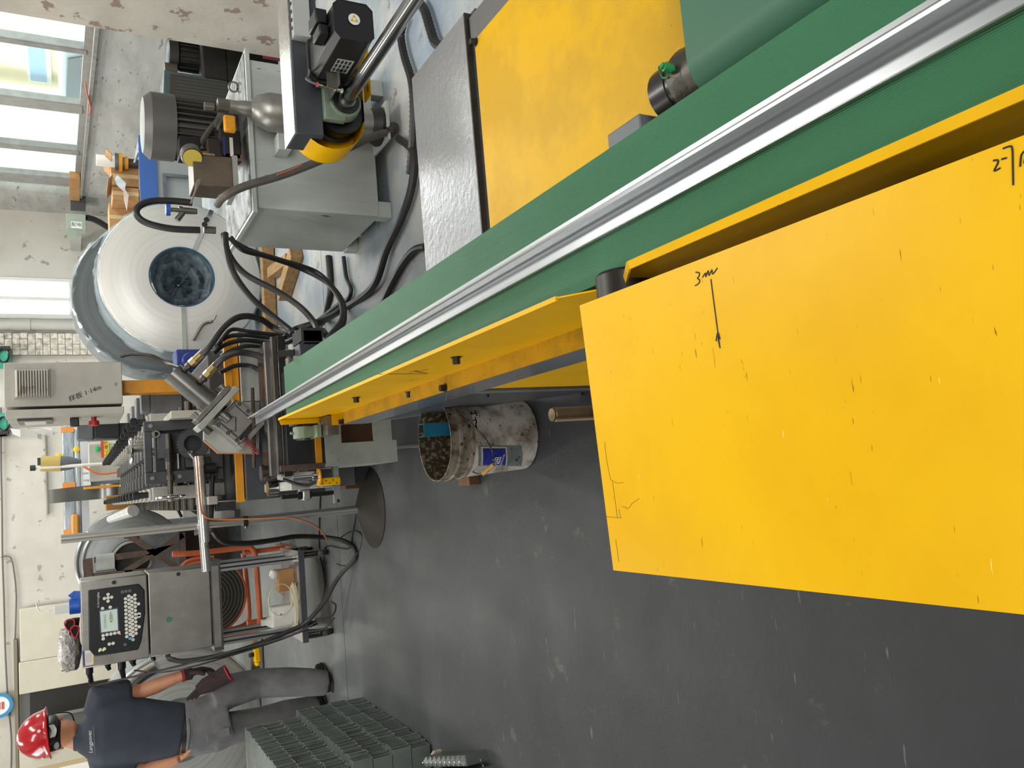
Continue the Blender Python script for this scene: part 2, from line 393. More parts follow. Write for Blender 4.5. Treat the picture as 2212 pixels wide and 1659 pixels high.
# back wall with window_2
YW = 12.8
xa, xb, zs = 2.66, 3.25, 1.33
bw = B()
for (x0, x1, z0, z1) in ((-6.2, xa, 0, 5.6), (xb, 4.3, 0, 5.6), (xa, xb, 0, zs), (xa, xb, 3.2, 5.6)):
    bw.box(x0, x1, YW, YW+0.24, z0, z1)
struct('wall_back', bw, PLA)
w2 = struct('window_2', B().box(xa-0.02, xb+0.02, YW-0.03, YW+0.1, zs-0.05, zs), MATS['sill_cement'])
WHF = mat('white_window_frame', '#d9d7cf', 0.45)
for x0, x1 in ((xa, xa+0.07), (xb-0.05, xb), (2.93, 2.97)):
    obj('jamb', B().box(x0, x1, YW-0.01, YW+0.1, zs, 3.2), WHF, w2, bevel=0.008)
obj('frame_rail', B().box(xa, xb, YW+0.0, YW+0.1, zs, zs+0.05), WHF, w2)
for x0, x1 in ((xa+0.07, 2.93), (2.97, xb-0.05)):
    obj('pane', B().box(x0, x1, YW+0.045, YW+0.05, zs+0.05, 3.2), GL, w2)
# brick pier on the back wall, each brick its own piece
bp_ = struct('trim_2', B().box(2.14, 2.44, YW-0.09, YW, 0, 5.6), mat('mortar', '#9f998f', 0.95))
BRK = [mat('brick_%s' % k, c, 0.9, c2='#d6cfc2', ns=16, lo=0.35, hi=0.6, bump=0.3, bs=60) for k, c in (('pale', '#a79f93'), ('dark', '#958c80'))]
z = 1.0; r_ = 0
while z < 2.75:
    off = 0 if r_ % 2 else -0.075
    for x in (2.14 + off, 2.29 + off, 2.44 + off):
        x0 = max(x, 2.14); x1 = min(x + 0.142, 2.44)
        if x1 - x0 > 0.03: obj('brick', B().box(x0, x1, YW-0.1-random.uniform(0.0, 0.014), YW-0.085, z, z+0.082), random.choice(BRK), bp_)
    z += 0.09; r_ += 1
dp = thing('drain_pipe', 'pale grey vertical drain pipe beside the narrow white window', 'pipe', (2.56, YW-0.08, 0))
obj('pipe', B().cyl((2.56, YW-0.08, 0), (2.56, YW-0.08, 5.6), 0.075, n=20), mat('pipe_grey', '#b3b0a8', 0.5), dp)
obj('socket', B().cyl((2.56, YW-0.08, 1.86), (2.56, YW-0.08, 2.1), 0.083, n=20), MATS['pipe_grey'], dp)
# doors and panels at the left of the back wall
DORF = mat('door_grey', '#5c5c5a', 0.5)
p0, p1 = ay(45, 1475, YW), ay(165, 1600, YW)
d1 = struct('door_1', B().box(p1[0]-0.4, p0[0], YW-0.06, YW, 0, p0[2]), DORF)
obj('door_glass', B().box(p1[0]+0.42, p0[0]-0.05, YW-0.075, YW-0.058, 0.3, p0[2]-0.1), mat('dark_window', '#2a2926', 0.25), d1)
obj('door_rail', B().box(p1[0]+0.38, p1[0]+0.42, YW-0.085, YW-0.05, 0.3, p0[2]-0.1), ALU, d1)
CRM = mat('cream_board', '#cbc6b4', 0.55, c2='#c2bcaa', ns=2)
for k, (xx0, yy0, xx1, yy1) in enumerate(((42, 1315, 165, 1410), (40, 1412, 165, 1478), (38, 1600, 200, 1659))):
    q0, q1 = ay(xx0, yy0, YW-0.06), ay(xx1, yy1, YW-0.06)
    zb = 0.0; xr_p = q0[0] if k != 1 else prev_x - 0.004; prev_x = q1[0]
    obj('wall_panel', B().box(q1[0], xr_p, YW-0.1, YW-0.05, zb, q0[2]), CRM, bpy.data.objects['wall_back'], bevel=0.01)
hd = struct('trim_3', B().box(-4.2, -1.62, YW-0.1, YW, zY(36, 1500, YW)-0.02, zY(36, 1500, YW)+0.02), mat('conduit_brown', '#7d7460', 0.6))

# ------------------------------------------------------------------ street side behind the windows
FAC = mat('facade_cream', '#e8dfc6', 0.85, c2='#ded4b8', ns=0.8)
ob = thing('building', 'sunlit cream building behind the long right window', 'building', (9.5, 14, 0))
obj('facade', B().box(9.4, 10.4, 4, 40, 0, 9), FAC, ob)
pA = ax(52, 82, 9.4); pB = ax(112, 178, 9.4)
obj('sign_panel', B().box(9.34, 9.41, pA[1], pB[1], pB[2], pA[2]), mat('sign_white', '#e4ebee', 0.5), ob)
obj('sign_header', B().box(9.33, 9.36, pA[1]+0.1, pB[1]-0.1, pA[2]-0.35, pA[2]-0.05), mat('sign_blue', '#9dbbdd', 0.5), ob)
for k in range(3):
    pp = ax(20, 285 + k*34, 9.4)
    f = obj('window_frame', B().box(9.3, 9.42, pp[1], pp[1]+1.6, 1.6, 3.4), mat('facade_window', '#b8b4aa', 0.6), ob)
    obj('window_glass', B().box(9.28, 9.31, pp[1]+0.15, pp[1]+1.45, 1.75, 3.25), mat('facade_glass', '#aab4b8', 0.2), f)
gr = one('ground', B().box(4.9, 9.4, 2, 40, -0.2, -0.02), mat('street', '#c9c3b5', 0.9), 'pale street ground between hall and cream building', 'ground')
gr['kind'] = 'structure'
pt = thing('car', 'pale car parked outside the long right window', 'car', (6.6, 12.0, 0))
b = B()
prof = [(-2.1, 0.35), (-2.15, 0.75), (-1.4, 0.95), (-0.9, 1.4), (0.7, 1.45), (1.35, 1.0), (2.1, 0.9), (2.2, 0.5), (2.1, 0.3)]
b.prism([(5.8, 12+y, z) for y, z in prof], (1.6, 0, 0)); obj('body', b, mat('car_white', '#ccd6e0', 0.25), pt, bevel=0.06, seg=3)
b = B(); b.prism([(5.78, 12+y, z) for y, z in ((-0.95, 1.0), (-0.7, 1.33), (0.55, 1.36), (1.0, 1.0))], (0.03, 0, 0)); obj('side_window', b, mat('car_glass', '#5f6d78', 0.1), pt)
for yy in (-1.35, 1.35):
    obj('wheel', B().cyl((5.76, 12+yy, 0.31), (5.98, 12+yy, 0.31), 0.31), RUB, pt)
far = thing('building', 'pale building with window rows behind the narrow back window', 'building', (3, 19, 0))
obj('facade', B().box(0, 9, 19, 20, 0, 9), mat('far_facade', '#e6e2d6', 0.9), far)
for i in range(3):
    for j in range(3):
        x = 3.2 + i*0.9; zz = 1.9 + j*1.2
        obj('window', B().box(x, x+0.6, 18.96, 19.02, zz, zz+0.8), MATS['facade_glass'], far)
# ------------------------------------------------------------------ run-out conveyor
ZB = 0.70
def belt_mat(name, c, c2, ridged=True):
    M = mat(name, c, 0.45, spec=0.25, c2=c2, ns=1.7, stretch=(1, 0.5, 1))
    nt = M.node_tree; N = nt.nodes; L = nt.links
    if ridged:
        g = N.new('ShaderNodeNewGeometry'); wv = N.new('ShaderNodeTexWave'); wv.bands_direction = 'X'; wv.inputs['Scale'].default_value = 115; wv.inputs['Distortion'].default_value = 0
        L.new(g.outputs['Position'], wv.inputs['Vector']); bp = N.new('ShaderNodeBump'); bp.inputs['Strength'].default_value = 0.4; bp.inputs['Distance'].default_value = 0.002
        L.new(wv.outputs[0], bp.inputs['Height']); L.new(bp.outputs[0], N['Principled BSDF'].inputs['Normal'])
    return M
BELT = belt_mat('belt_green', '#387250', '#316646')
BELT2 = belt_mat('belt_green_smooth', '#3e6a52', '#39624b', False)
cv = thing('belt_conveyor', 'long green belt conveyor with yellow side guard carrying the steel strip', 'conveyor', (0.34, 1.5, 0))
# belt loop
r = 0.035; y0, y1 = -0.35, 3.085
pr = [(y0, ZB), (y1, ZB)] + [(y1 + r*math.sin(t), ZB - r + r*math.cos(t)) for t in [PI*k/8 for k in range(1, 8)]] + [(y1, ZB-2*r), (y0, ZB-2*r)]
obj('belt', B().prism([(0.275, y, z) for y, z in pr], (0.193, 0, 0)), BELT, cv, ang=25)
obj('end_roller', B().cyl((0.24, y1, ZB-r), (0.50, y1, ZB-r), 0.027), STLD, cv)
# yellow guards: standing sheet, folded far lip and foot flange
GX = 0.264
def guard(name, y0, y1, zt, zb=0.548):
    b = B(); b.prism([(GX, y0, zb), (GX, y1, zb), (GX, y1, zt-0.0), (GX, y0+0.09, zt), (GX, y0, zt-0.055)] if name == 'near' else [(GX, y0, zb), (GX, y1-0.0, zb), (GX, y1, zt), (GX, y0+0.07, zt), (GX, y0, zt-0.045)], (0.0025, 0, 0))
    return b
gd = obj('guard_sheet', guard('far', 0.99, 3.03, 0.742), YEL, cv)
b = B(); b.hexa([V(p) for p in ((0.243, 3.03, 0.565), (0.262, 3.026, 0.545), (0.264, 3.03, 0.545), (0.245, 3.035, 0.565), (0.243, 3.03, 0.735), (0.262, 3.026, 0.742), (0.264, 3.03, 0.742), (0.245, 3.035, 0.735))])
obj('guard_lip', b, YEL, gd)
obj('guard_hem', B().prism([(GX-0.004, 1.06, 0.7395), (GX-0.004, 3.03, 0.7395), (GX-0.004, 3.03, 0.744), (GX-0.004, 1.06, 0.744)], (0.008, 0, 0)), YEL, gd)
gf = obj('guard_flange', B().box(0.224, GX, 0.6, 2.92, 0.545, 0.55), YELD, cv)
obj('flange_end', B().box(0.224, 0.264, 2.915, 2.92, 0.545, 0.575), YEL, gf)
g2 = obj('guard_sheet', B().prism([(GX, -0.35, 0.5), (GX, 0.935, 0.5), (GX, 0.935, 0.70), (GX, 0.85, 0.752), (GX, -0.35, 0.752)], (0.0025, 0, 0)), YEL, cv)
obj('guard_hem', B().prism([(GX-0.0075, -0.35, 0.752), (GX-0.0075, 0.853, 0.752), (GX+0.003, 0.853, 0.755), (GX+0.003, -0.35, 0.755)], (0, 0, 0.0022)), YEL, g2)
b = B(); b.prism([(GX+0.003, 0.853, 0.755), (GX-0.0075, 0.853, 0.752), (GX-0.0075, 0.935, 0.698), (GX+0.003, 0.935, 0.701)], (0, 0.002, 0.002)); obj('guard_lip', b, YEL, g2)
# bolts on the standing sheet (pointing left) and on the flange (pointing up)
def hexbolt(p, d, s=1.0):
    p = V(p); d = V(d); b = B(); b.cyl(p, p+d*0.002, 0.0125*s, n=20); b.cyl(p+d*0.002, p+d*0.016, 0.0088*s, n=16); b.cyl(p+d*0.016, p+d*0.0165, 0.0055*s, 0.002, n=6); return b
for (px, py) in ((769, 858), (985, 771)):
    obj('bolt', hexbolt(ax(px, py, GX), (-1, 0, 0)), BLK, cv)
for (px, py) in ((741, 911), (962, 838)):
    obj('bolt', hexbolt(az(px, py, 0.55), (0, 0, 1)), BLK, cv)
# frame beam, gusset and cabinet below
obj('frame_beam', B().box(0.224, 0.262, -0.35, 2.915, 0.435, 0.545).box(0.44, 0.478, -0.35, 2.915, 0.435, 0.62), mat('frame_grey', '#74787e', 0.22, c2='#63676d', ns=4, coat=0.4), cv, bevel=0.002)
gs = obj('gusset', B().prism([(0.227, 2.915, 0.44), (0.227, 2.88, 0.425), (0.227, 2.12, 0.0), (0.227, 2.05, 0.0), (0.227, 2.05, 0.44)], (0.004, 0, 0)), DGR, cv)
b = B(); b.bar((0.2285, 2.885, 0.422), (0.2285, 2.118, 0.003), 0.003, 0.004); obj('gusset_edge', b, mat('edge_pale', '#b9bcbf', 0.4), gs)
ps = obj('cabinet_post', B().box(0.227, 0.27, 2.003, 2.05, 0, 0.435), MGR, cv, bevel=0.002)
cp = obj('side_panel', B().box(0.235, 0.25, 0.35, 2.0, 0.03, 0.435), YEL, cv)
for (px, py) in ((881, 846), (1052, 846), (1256, 842)):
    obj('screw', hexbolt(ax(px, py, 0.235), (-1, 0, 0), 0.6), BLK, cp)
obj('base_body', B().box(0.27, 0.54, 0.35, 1.70, 0.0, 0.43), DGR, cv)
for (px, py) in ((1320, 290), (1345, 276)): pass
q = az(1311, 295, 0.6)
obj('side_bracket', B().box(0.478, 0.558, 0.985, 1.075, 0.55, 0.6), MGR, cv, bevel=0.003)
# end bearings and the small gear motor at the far end
def bearing(x0, x1, yc, zc):
    b = B(); b.box(x0, x1, yc-0.075, yc+0.075, zc-0.05, zc-0.03); b.cyl((x0, yc, zc), (x1, yc, zc), 0.038, n=24); b.box(x0+0.004, x1-0.004, yc-0.038, yc+0.038, zc-0.05, zc); b.cyl(((x0+x1)/2, yc, zc+0.036), ((x0+x1)/2, yc, zc+0.05), 0.006, n=8); return b
be = obj('bearing_block', bearing(0.19, 0.235, y1-0.02, ZB-r-0.02), GRN, cv, bevel=0.003)
obj('bearing_race', B().cyl((0.184, y1-0.02, ZB-r-0.02), (0.19, y1-0.02, ZB-r-0.02), 0.026), STLD, be)
obj('bearing_foot', B().box(0.19, 0.26, 2.92, 3.04, ZB-0.15, ZB-0.107), STL, be)
be2 = obj('bearing_block', bearing(0.505, 0.55, y1-0.02, ZB-r-0.02), GRN, cv, bevel=0.003)
mc = ay(655, 750, 2.98)
gm = obj('gear_motor', B().box(mc[0]-0.055, mc[0]+0.0, 2.9, 3.0, mc[2]-0.06, mc[2]+0.035), mat('motor_grey', '#3a3d42', 0.4), cv, bevel=0.004)
b = B()
for k in range(12): b.box(mc[0]+0.006+0.0, mc[0]+0.055, 2.885+k*0.011, 2.885+k*0.011+0.005, mc[2]-0.05, mc[2]+0.03)
b.box(mc[0]+0.002, mc[0]+0.045, 2.885, 3.02, mc[2]-0.045, mc[2]+0.02); obj('cooling_fins', b, mat('fin_black', '#2b2c2e', 0.5), gm)
b = B(); b.corr([(mc[0]-0.02, 2.98, mc[2]+0.035), (mc[0]-0.022, 3.0, mc[2]+0.09)], 0.013); obj('cable_boot', b, RUB, gm)
# black cross roller between the guards
rc = (0.962, 0.678)
ro = obj('cross_roller', B().lathe((0.14, rc[0], rc[1]), (1, 0, 0), [(0, 0.0), (0, 0.046), (0.138, 0.046), (0.143, 0.042), (0.143, 0.0)], n=40), mat('roller_black', '#231f1c', 0.4, 0.3), cv)
obj('roller_bracket', B().box(0.273, 0.277, 0.86, 1.0, 0.55, 0.70), MGR, cv)

# ------------------------------------------------------------------ formed steel channel lying on the belt
def strip_pt(px, py, z): return az(px, py, z)
yn, yf = -0.2, 3.66
def sx(y): return 0.3590 - 0.0168*y       # left edge, slightly askew on the belt
def sect(pts, name, par, m_):
    b = B(); b.rings([[V((sx(y)+u*(1+0.0*y), y, ZB+0.001+v)) for u, v in pts] for y in (yn, 0.3, 0.8, 1.4, 2.0, 2.8, yf)]); return obj(name, b, m_, par, ang=20)
st = thing('steel_channel', 'long shiny galvanised channel strip lying along the green belt', 'profile', (0.33, 1.7, ZB))
W_ = 0.036; t = 0.0012; H_ = 0.034
ch = sect([(0, 0.007), (-0.0012, 0.007), (-0.0012, 0), (W_, 0), (W_, H_), (W_-0.007, H_), (W_-0.007, H_-0.0012), (W_-t, H_-t), (W_-t, 0.022), (W_-0.004, 0.019), (W_-0.004, 0.013), (W_-t, 0.010), (W_-t, t), (0, t)], 'channel', st, GAL)
sect([(W_-0.0075, H_-0.0005), (W_-0.0065, H_-0.0005), (W_-0.0065, H_+0.0008), (W_-0.0075, H_+0.0008)], 'cut_edge', st, CHR)
sect([(-0.0016, 0.0062), (0.0002, 0.0062), (0.0002, 0.0078), (-0.0016, 0.0078)], 'cut_edge', st, CHR)

# ------------------------------------------------------------------ low side table with yellow top and steel deck
TZ = 0.5
tb = thing('machine_table', 'low machine table with yellow top and bare steel deck beside the belt', 'table', (0.85, 1.2, 0))
tt = obj('yellow_top', B().box(0.56, 1.09, 0.2, 1.712, TZ-0.012, TZ), YELT, tb, bevel=0.002)
obj('screw', hexbolt(az(1028, 91, TZ), (0, 0, 1), 0.9), BLK, tt)
DECK = mat('bare_steel_deck', '#acadad', 0.27, 0.35, c2='#96989a', ns=5, lo=0.35, hi=0.7, c3='#5c5c5c', ns3=60, t3=0.7, bump=0.18, bs=50, rv=0.1)
dk = obj('steel_deck', B().box(0.27, 1.182, 1.752, 2.115, TZ-0.004, TZ+0.004), DECK, tb)
obj('deck_fold', B().box(0.27, 1.182, 1.746, 1.752, TZ-0.03, TZ+0.004), STLD, dk)
obj('frame_far', B().box(0.27, 1.18, 1.716, 1.746, TZ-0.04, TZ-0.012), DGR, tb)
obj('frame_side', B().box(1.096, 1.165, 0.2, 1.74, TZ-0.03, TZ-0.006), mat('frame_side_grey', '#6b6a68', 0.4), tb)
obj('frame_body', B().box(0.57, 1.13, 0.25, 1.74, 0.0, TZ-0.03), DGR, tb)
obj('frame_rail', B().box(0.6, 1.16, 1.75, 2.10, 0.3, TZ-0.006), DGR, tb)
for x in (0.34, 1.1):
    obj('leg', B().box(x-0.025, x+0.025, 2.0, 2.05, 0, 0.1), DGR, tb)

# ------------------------------------------------------------------ cross belt joining from the right
cb = thing('cross_conveyor', 'smooth green cross belt with black end roller starting under the main belt', 'conveyor', (0.9, 0.75, TZ))
zc = 0.615; rr_ = 0.055; xx = 0.575; ya, yb = 0.2, 0.848
pr = [(1.6, zc), (xx, zc)] + [(xx - rr_*math.sin(t), zc - rr_ + rr_*math.cos(t)) for t in [PI*k/10 for k in range(1, 10)]] + [(xx, zc-2*rr_), (1.6, zc-2*rr_)]
obj('belt', B().prism([(x, ya, z) for x, z in pr], (0, yb-ya, 0)), BELT2, cb, ang=25)
obj('end_roller', B().cyl((xx, ya-0.02, zc-rr_), (xx, yb+0.02, zc-rr_), 0.05, n=28), STLD, cb)
hb = obj('bearing_housing', B().lathe((xx, yb+0.012, zc-rr_), (0, 1, 0), [(0, 0.03), (0.0, 0.047), (0.03, 0.052), (0.042, 0.05), (0.042, 0.03)], n=32), mat('cast_iron', '#4f4c43', 0.4, 0.6, c2='#3f3c34', ns=30, bump=0.2), cb)
obj('bearing_cap', B().lathe((xx, yb+0.054, zc-rr_), (0, 1, 0), [(0, 0.03), (0.0, 0.044), (0.012, 0.044), (0.013, 0.046), (0.05, 0.046), (0.053, 0.042), (0.053, 0.0)], n=36), mat('cap_black', '#1d1917', 0.3), hb)
np_ = V((xx+0.004, yb+0.035, zc-rr_+0.05))
gn = obj('grease_nipple', B().cyl(np_, np_+V((0, 0, 0.006)), 0.005, n=8).lathe(np_+V((0, 0, 0.004)), (0.3, 0.2, 1), [(0, 0.0075), (0.012, 0.0075), (0.013, 0.005), (0.017, 0.005)], n=14), mat('green_cap', '#2c8a4c', 0.35), hb)
b = B(); b.tube([np_+V((0.006, 0.004, 0.008)), np_+V((0.012, 0.018, 0.012)), np_+V((-0.002, 0.022, 0.004)), np_+V((-0.008, 0.01, 0.004))], 0.0014, 6); obj('cap_ring', b, MATS['green_cap'], hb)
obj('side_plate', B().box(0.64, 1.5, yb+0.002, yb+0.008, TZ, zc-0.03), DGR, cb)

# ------------------------------------------------------------------ near delivery tray with felt pen marks
TP = 0.75
tray = thing('delivery_tray', 'flat scratched yellow steel tray with 3m felt pen mark in the foreground', 'tray', (0.04, 0.6, TP))
c1, c2_, c3_, c4_ = az(1252, 660, TP), az(1325, 1232, TP), az(2290, 1336, TP), az(2290, 262, TP)
def scr_mat():
    M = mat('tray_yellow', '#e8b400', 0.34, spec=0.12, c2='#e0ab00', ns=3.5, lo=0.4, hi=0.62, c3='#8a6a08', ns3=120, t3=0.75, bump=0.015, bs=90)
    nt = M.node_tree; N = nt.nodes; L = nt.links; bs_ = N['Principled BSDF']
    src = bs_.inputs['Base Color'].links[0].from_socket; g = N.new('ShaderNodeNewGeometry')
    for (rz, scx, thr, col) in ((0.5, 26, 0.755, '#a07c0c'), (-0.9, 20, 0.765, '#f0d070'), (1.9, 34, 0.76, '#86680a')):
        mp = N.new('ShaderNodeMapping'); mp.inputs['Rotation'].default_value = (0, 0, rz); mp.inputs['Scale'].default_value = (1, 9, 1); L.new(g.outputs['Position'], mp.inputs[0])
        n = N.new('ShaderNodeTexNoise'); n.inputs['Scale'].default_value = scx; n.inputs['Detail'].default_value = 2; L.new(mp.outputs[0], n.inputs['Vector'])
        r = N.new('ShaderNodeValToRGB'); r.color_ramp.elements[0].position = thr; r.color_ramp.elements[1].position = thr+0.02; L.new(n.outputs[0], r.inputs[0])
        x = N.new('ShaderNodeMix'); x.data_type = 'RGBA'; L.new(r.outputs[0], x.inputs['Factor']); L.new(src, x.inputs['A']); x.inputs['B'].default_value = lin(col); src = x.outputs['Result']
    L.new(src, bs_.inputs['Base Color'])
    return M
TRAY = scr_mat()
pl_ = obj('plate', B().prism([c1, c2_, c3_, c4_], (0, 0, -0.002)), TRAY, tray)
def edge(a, bq, dz=0.016): return B().prism([a, bq, bq+V((0, 0, -dz)), a+V((0, 0, -dz))], ((V(bq)-V(a)).cross(V((0, 0, 1)))).normalized()*-0.002)
obj('folded_edge', edge(c2_+V((0, 0, -0.002)), c3_+V((0, 0, -0.002))), YEL, tray)
obj('folded_edge', edge(c1+V((0, 0, -0.002)), c2_+V((0, 0, -0.002))), YEL, tray)
obj('support_bracket', B().box(-0.02, 0.2, 0.45, 0.55, 0.5, TP-0.004).box(0.2, 0.225, 0.45, 0.55, 0.35, TP-0.1), DGR, tray)
def pen(name, strokes, mtl, rad, par, z=TP, k=5, flat=0.35):
    b = B()
    for s in strokes: b.tube([az(x, y, z)+V((0, 0, 0.0002)) for x, y in s], rad, 6, k)
    return obj(name, b, mtl, par)
pen('mark_three_metres', [[(1503, 588), (1511, 590), (1510, 597), (1507, 601), (1512, 606), (1509, 613), (1502, 617)], [(1518, 599), (1524, 590), (1525, 598), (1530, 585), (1532, 595), (1538, 583), (1540, 592), (1550, 579)],
      [(1536, 603), (1542, 650), (1555, 748)], [(1547, 737), (1551, 718), (1556, 733)], [(1551, 718), (1552, 735), (1556, 752)]], INK, 0.0008, tray)
pen('mark_range', [[(2146, 347), (2155, 346), (2156, 352), (2148, 369), (2161, 363)], [(2164, 344), (2175, 341)], [(2167, 321), (2182, 316), (2187, 322), (2188, 350), (2189, 400)], [(2204, 360), (2207, 334), (2218, 326), (2213, 352), (2226, 330)]], INK, 0.0008, tray)
pen('pencil_marks', [[(1323, 1040), (1334, 1118)], [(1310, 1116), (1342, 1119)], [(1337, 1100), (1341, 1119)], [(1343, 1095), (1350, 1095), (1354, 1099), (1360, 1096), (1366, 1087), (1381, 1077)], [(1330, 1165), (1333, 1185), (1337, 1214)], [(1306, 955), (1319, 1036), (1347, 1042)]], PENCIL, 0.00025, tray, k=2)
for s in ([(815, 808), (925, 807)], [(884, 806), (898, 800), (905, 803), (925, 797)], [(893, 802), (920, 806)]):
    obj('pencil_mark', B().tube([ax(x, y, GX-0.0004) for x, y in s], 0.0006, 5, 2), PENCIL, gd)
# threaded foot standing in front of the conveyor
lf = thing('levelling_foot', 'thick brown threaded rod rising from a post behind the yellow tray', 'machine foot', (0.084, 1.1, 0))
obj('post', B().box(0.06, 0.108, 1.076, 1.124, 0, 0.62).box(0.02, 0.15, 1.03, 1.17, 0, 0.012), DGR, lf)
prof = [(0.0, 0.0105)]
for k in range(46): prof += [(0.0005+k*0.003, 0.0118), (0.002+k*0.003, 0.0100)]
prof += [(0.14, 0.0105), (0.141, 0.0)]
obj('threaded_rod', B().lathe((0.084, 1.1, 0.606), (0, 0, 1), prof, n=18), mat('thread_steel', '#5b4c38', 0.4, 0.8), lf, ang=60)
obj('nut', B().cyl((0.084, 1.1, 0.628), (0.084, 1.1, 0.648), 0.021, n=6), BLK, lf)
# ------------------------------------------------------------------ overhead drive arm at the right: beam, cable duct, servo motor, belt guard, shaft
YM = 2.45
z1, z0 = zY(640, 290, YM), zY(700, 290, YM)
xe = xY(660, 290, YM)
arm = thing('drive_arm', 'dark grey drive arm with black servo motor, yellow pulley guard and shaft', 'drive unit', (1.9, 2.6, 0))
bm_ = obj('arm_beam', B().box(xe, 2.45, YM, YM+0.13, z0, z1), DGR, arm, bevel=0.003)
obj('beam_top', B().box(xe, 2.45, YM+0.002, YM+0.135, z1, z1+0.004), mat('bright_strip', '#c9c9c6', 0.22, 0.8, c2='#b8b6ae', ns=14, bump=0.1), bm_)
obj('support_post', B().box(2.35, 2.43, YM+0.03, YM+0.11, 0, z0).box(2.28, 2.45, YM-0.03, YM+0.17, 0, 0.012), DGR, arm)
# slotted cable duct on the beam face
dx0 = xY(680, 95, YM); dz1, dz0 = zY(650, 40, YM), zY(688, 40, YM)
dz1 = z1 - 0.004; dz0 = z1 - 0.055
dk_ = obj('duct_body', B().box(dx0, 2.44, YM-0.03, YM, dz0, dz1), mat('duct_grey', '#a7a8a4', 0.45), arm)
obj('duct_cover', B().box(dx0, 2.44, YM-0.036, YM-0.03, dz0-0.001, dz1+0.002), mat('duct_cover', '#b6b7b3', 0.4), dk_)
for k in range(22):
    x = dx0 + 0.02 + k*0.028
    obj('duct_slot', B().hexa([V(p) for p in ((x, YM-0.031, dz1-0.0005), (x+0.012, YM-0.031, dz1-0.0005), (x+0.022, YM-0.004, dz1-0.0005), (x+0.010, YM-0.004, dz1-0.0005), (x, YM-0.031, dz1+0.0008), (x+0.012, YM-0.031, dz1+0.0008), (x+0.022, YM-0.004, dz1+0.0008), (x+0.010, YM-0.004, dz1+0.0008))]), BLK, dk_)
# servo motor, axis along y; end plate faces the camera
sy = 2.13
ec = ay(770, 45, sy)
mx0, mx1 = xY(770, 100, sy), xY(770, -8, sy); mz1, mz0 = zY(722, 45, sy), zY(806, 45, sy)
cx_, cz_ = (mx0+mx1)/2, (mz0+mz1)/2; hs = min(mx1-mx0, mz1-mz0)/2 + 0.004
def squircle(y, h, c=0.3):
    k = h*(1-c); return [V((cx_+u, y, cz_+v)) for u, v in ((-k, -h), (k, -h), (h, -k), (h, k), (k, h), (-k, h), (-h, k), (-h, -k))]
sm = obj('motor_body', B().rings([squircle(sy+0.003, hs*0.97), squircle(sy, hs*0.93), squircle(sy+0.12, hs), squircle(sy+0.25, hs)]), mat('servo_black', '#151515', 0.38, bump=0.04, bs=300), arm, bevel=0.003)
obj('motor_flange', B().rings([squircle(sy+0.255, hs*1.08, 0.08), squircle(sy+0.275, hs*1.08, 0.08)]), BLK, sm)
lc = ay(765, 42, sy)
obj('warning_sticker', B().cyl((lc[0], sy-0.0012, lc[2]), (lc[0], sy, lc[2]), 0.0175, n=32), PAPER, sm)
b = B()
tri = [V((lc[0]+0.0145*math.cos(a), sy-0.0018, lc[2]+0.0145*math.sin(a))) for a in (0, 2.094, 4.189)]
b.prism(tri, (0, 0.0006, 0)); obj('sticker_triangle', b, mat('sticker_yellow', '#d9b327', 0.5), sm)
mid = [(tri[i]+tri[(i+1) % 3])/2 + V((0, -0.0006, 0)) for i in range(3)]
obj('sticker_triangle_inner', B().prism(mid, (0, 0.0005, 0)), PAPER, sm)
lb = ay(740, 121, sy)
obj('connector_block', B().box(cx_+hs*0.1, cx_+hs*0.8, sy+0.05, sy+0.13, cz_+hs, cz_+hs+0.035).box(cx_-hs*0.55, cx_-hs*0.05, sy+0.04, sy+0.11, cz_+hs, cz_+hs+0.03), BLKP, sm, bevel=0.004)
xl = cx_-hs
lp = B().hexa([V(p) for p in ((xl-0.001, sy+0.11, cz_-0.032), (xl, sy+0.11, cz_-0.032), (xl, sy+0.19, cz_-0.032), (xl-0.001, sy+0.19, cz_-0.032), (xl-0.001, sy+0.11, cz_+0.02), (xl, sy+0.11, cz_+0.02), (xl, sy+0.19, cz_+0.02), (xl-0.001, sy+0.19, cz_+0.02))])
rp = obj('rating_plate', lp, mat('plate_silver', '#aeb0ae', 0.4, 0.3), sm)
for j in range(4):
    for i in range(3):
        obj('plate_print', B().box(xl-0.0016, xl-0.0009, sy+0.117+i*0.024, sy+0.135+i*0.024, cz_-0.026+j*0.012, cz_-0.019+j*0.012), INK, rp)
# yellow pulley guard hanging below the beam: U sheet, open to the camera
gy0, gy1 = 2.475, 2.6
ax_ = ay(748, 217, 2.42)
gx, gz = ax_[0]-0.005, ax_[2]; R_ = 0.108
cgx, cgz = gx-0.03, gz+0.035; R_ = 0.112
SXg = gx; gx, gz = cgx, cgz
pts = [(gx+0.5, gz+R_), (gx, gz+R_)] + [(gx - R_*math.sin(t), gz + R_*math.cos(t)) for t in [PI*k/14 for k in range(1, 14)]] + [(gx, gz-R_), (gx+0.08, gz-R_), (gx+0.32, gz-R_-0.01)]
ro_ = [V((x, gy0, z)) for x, z in pts]; 
b = B(); b.sheet([[p, p + V((0, gy1-gy0, 0))] for p in ro_], 0.003, (0.3, 0, 0.0)); obj('pulley_guard', b, YEL, arm, ang=40)
b = B(); b.prism([(x, gy1-0.003, z) for x, z in pts], (0, 0.003, 0)); obj('guard_back', b, YEL, arm)
tx = xY(790, 195, 2.4); 
fl_ = obj('guard_flange', B().box(gx+0.07, gx+0.3, gy0-0.05, gy0+0.01, gz-R_-0.012, gz-R_-0.008), YEL, arm)
for x in (gx+0.09, gx+0.24):
    obj('slot', B().box(x, x+0.022, gy0-0.036, gy0-0.026, gz-R_-0.0085, gz-R_-0.0072), BLK, fl_)
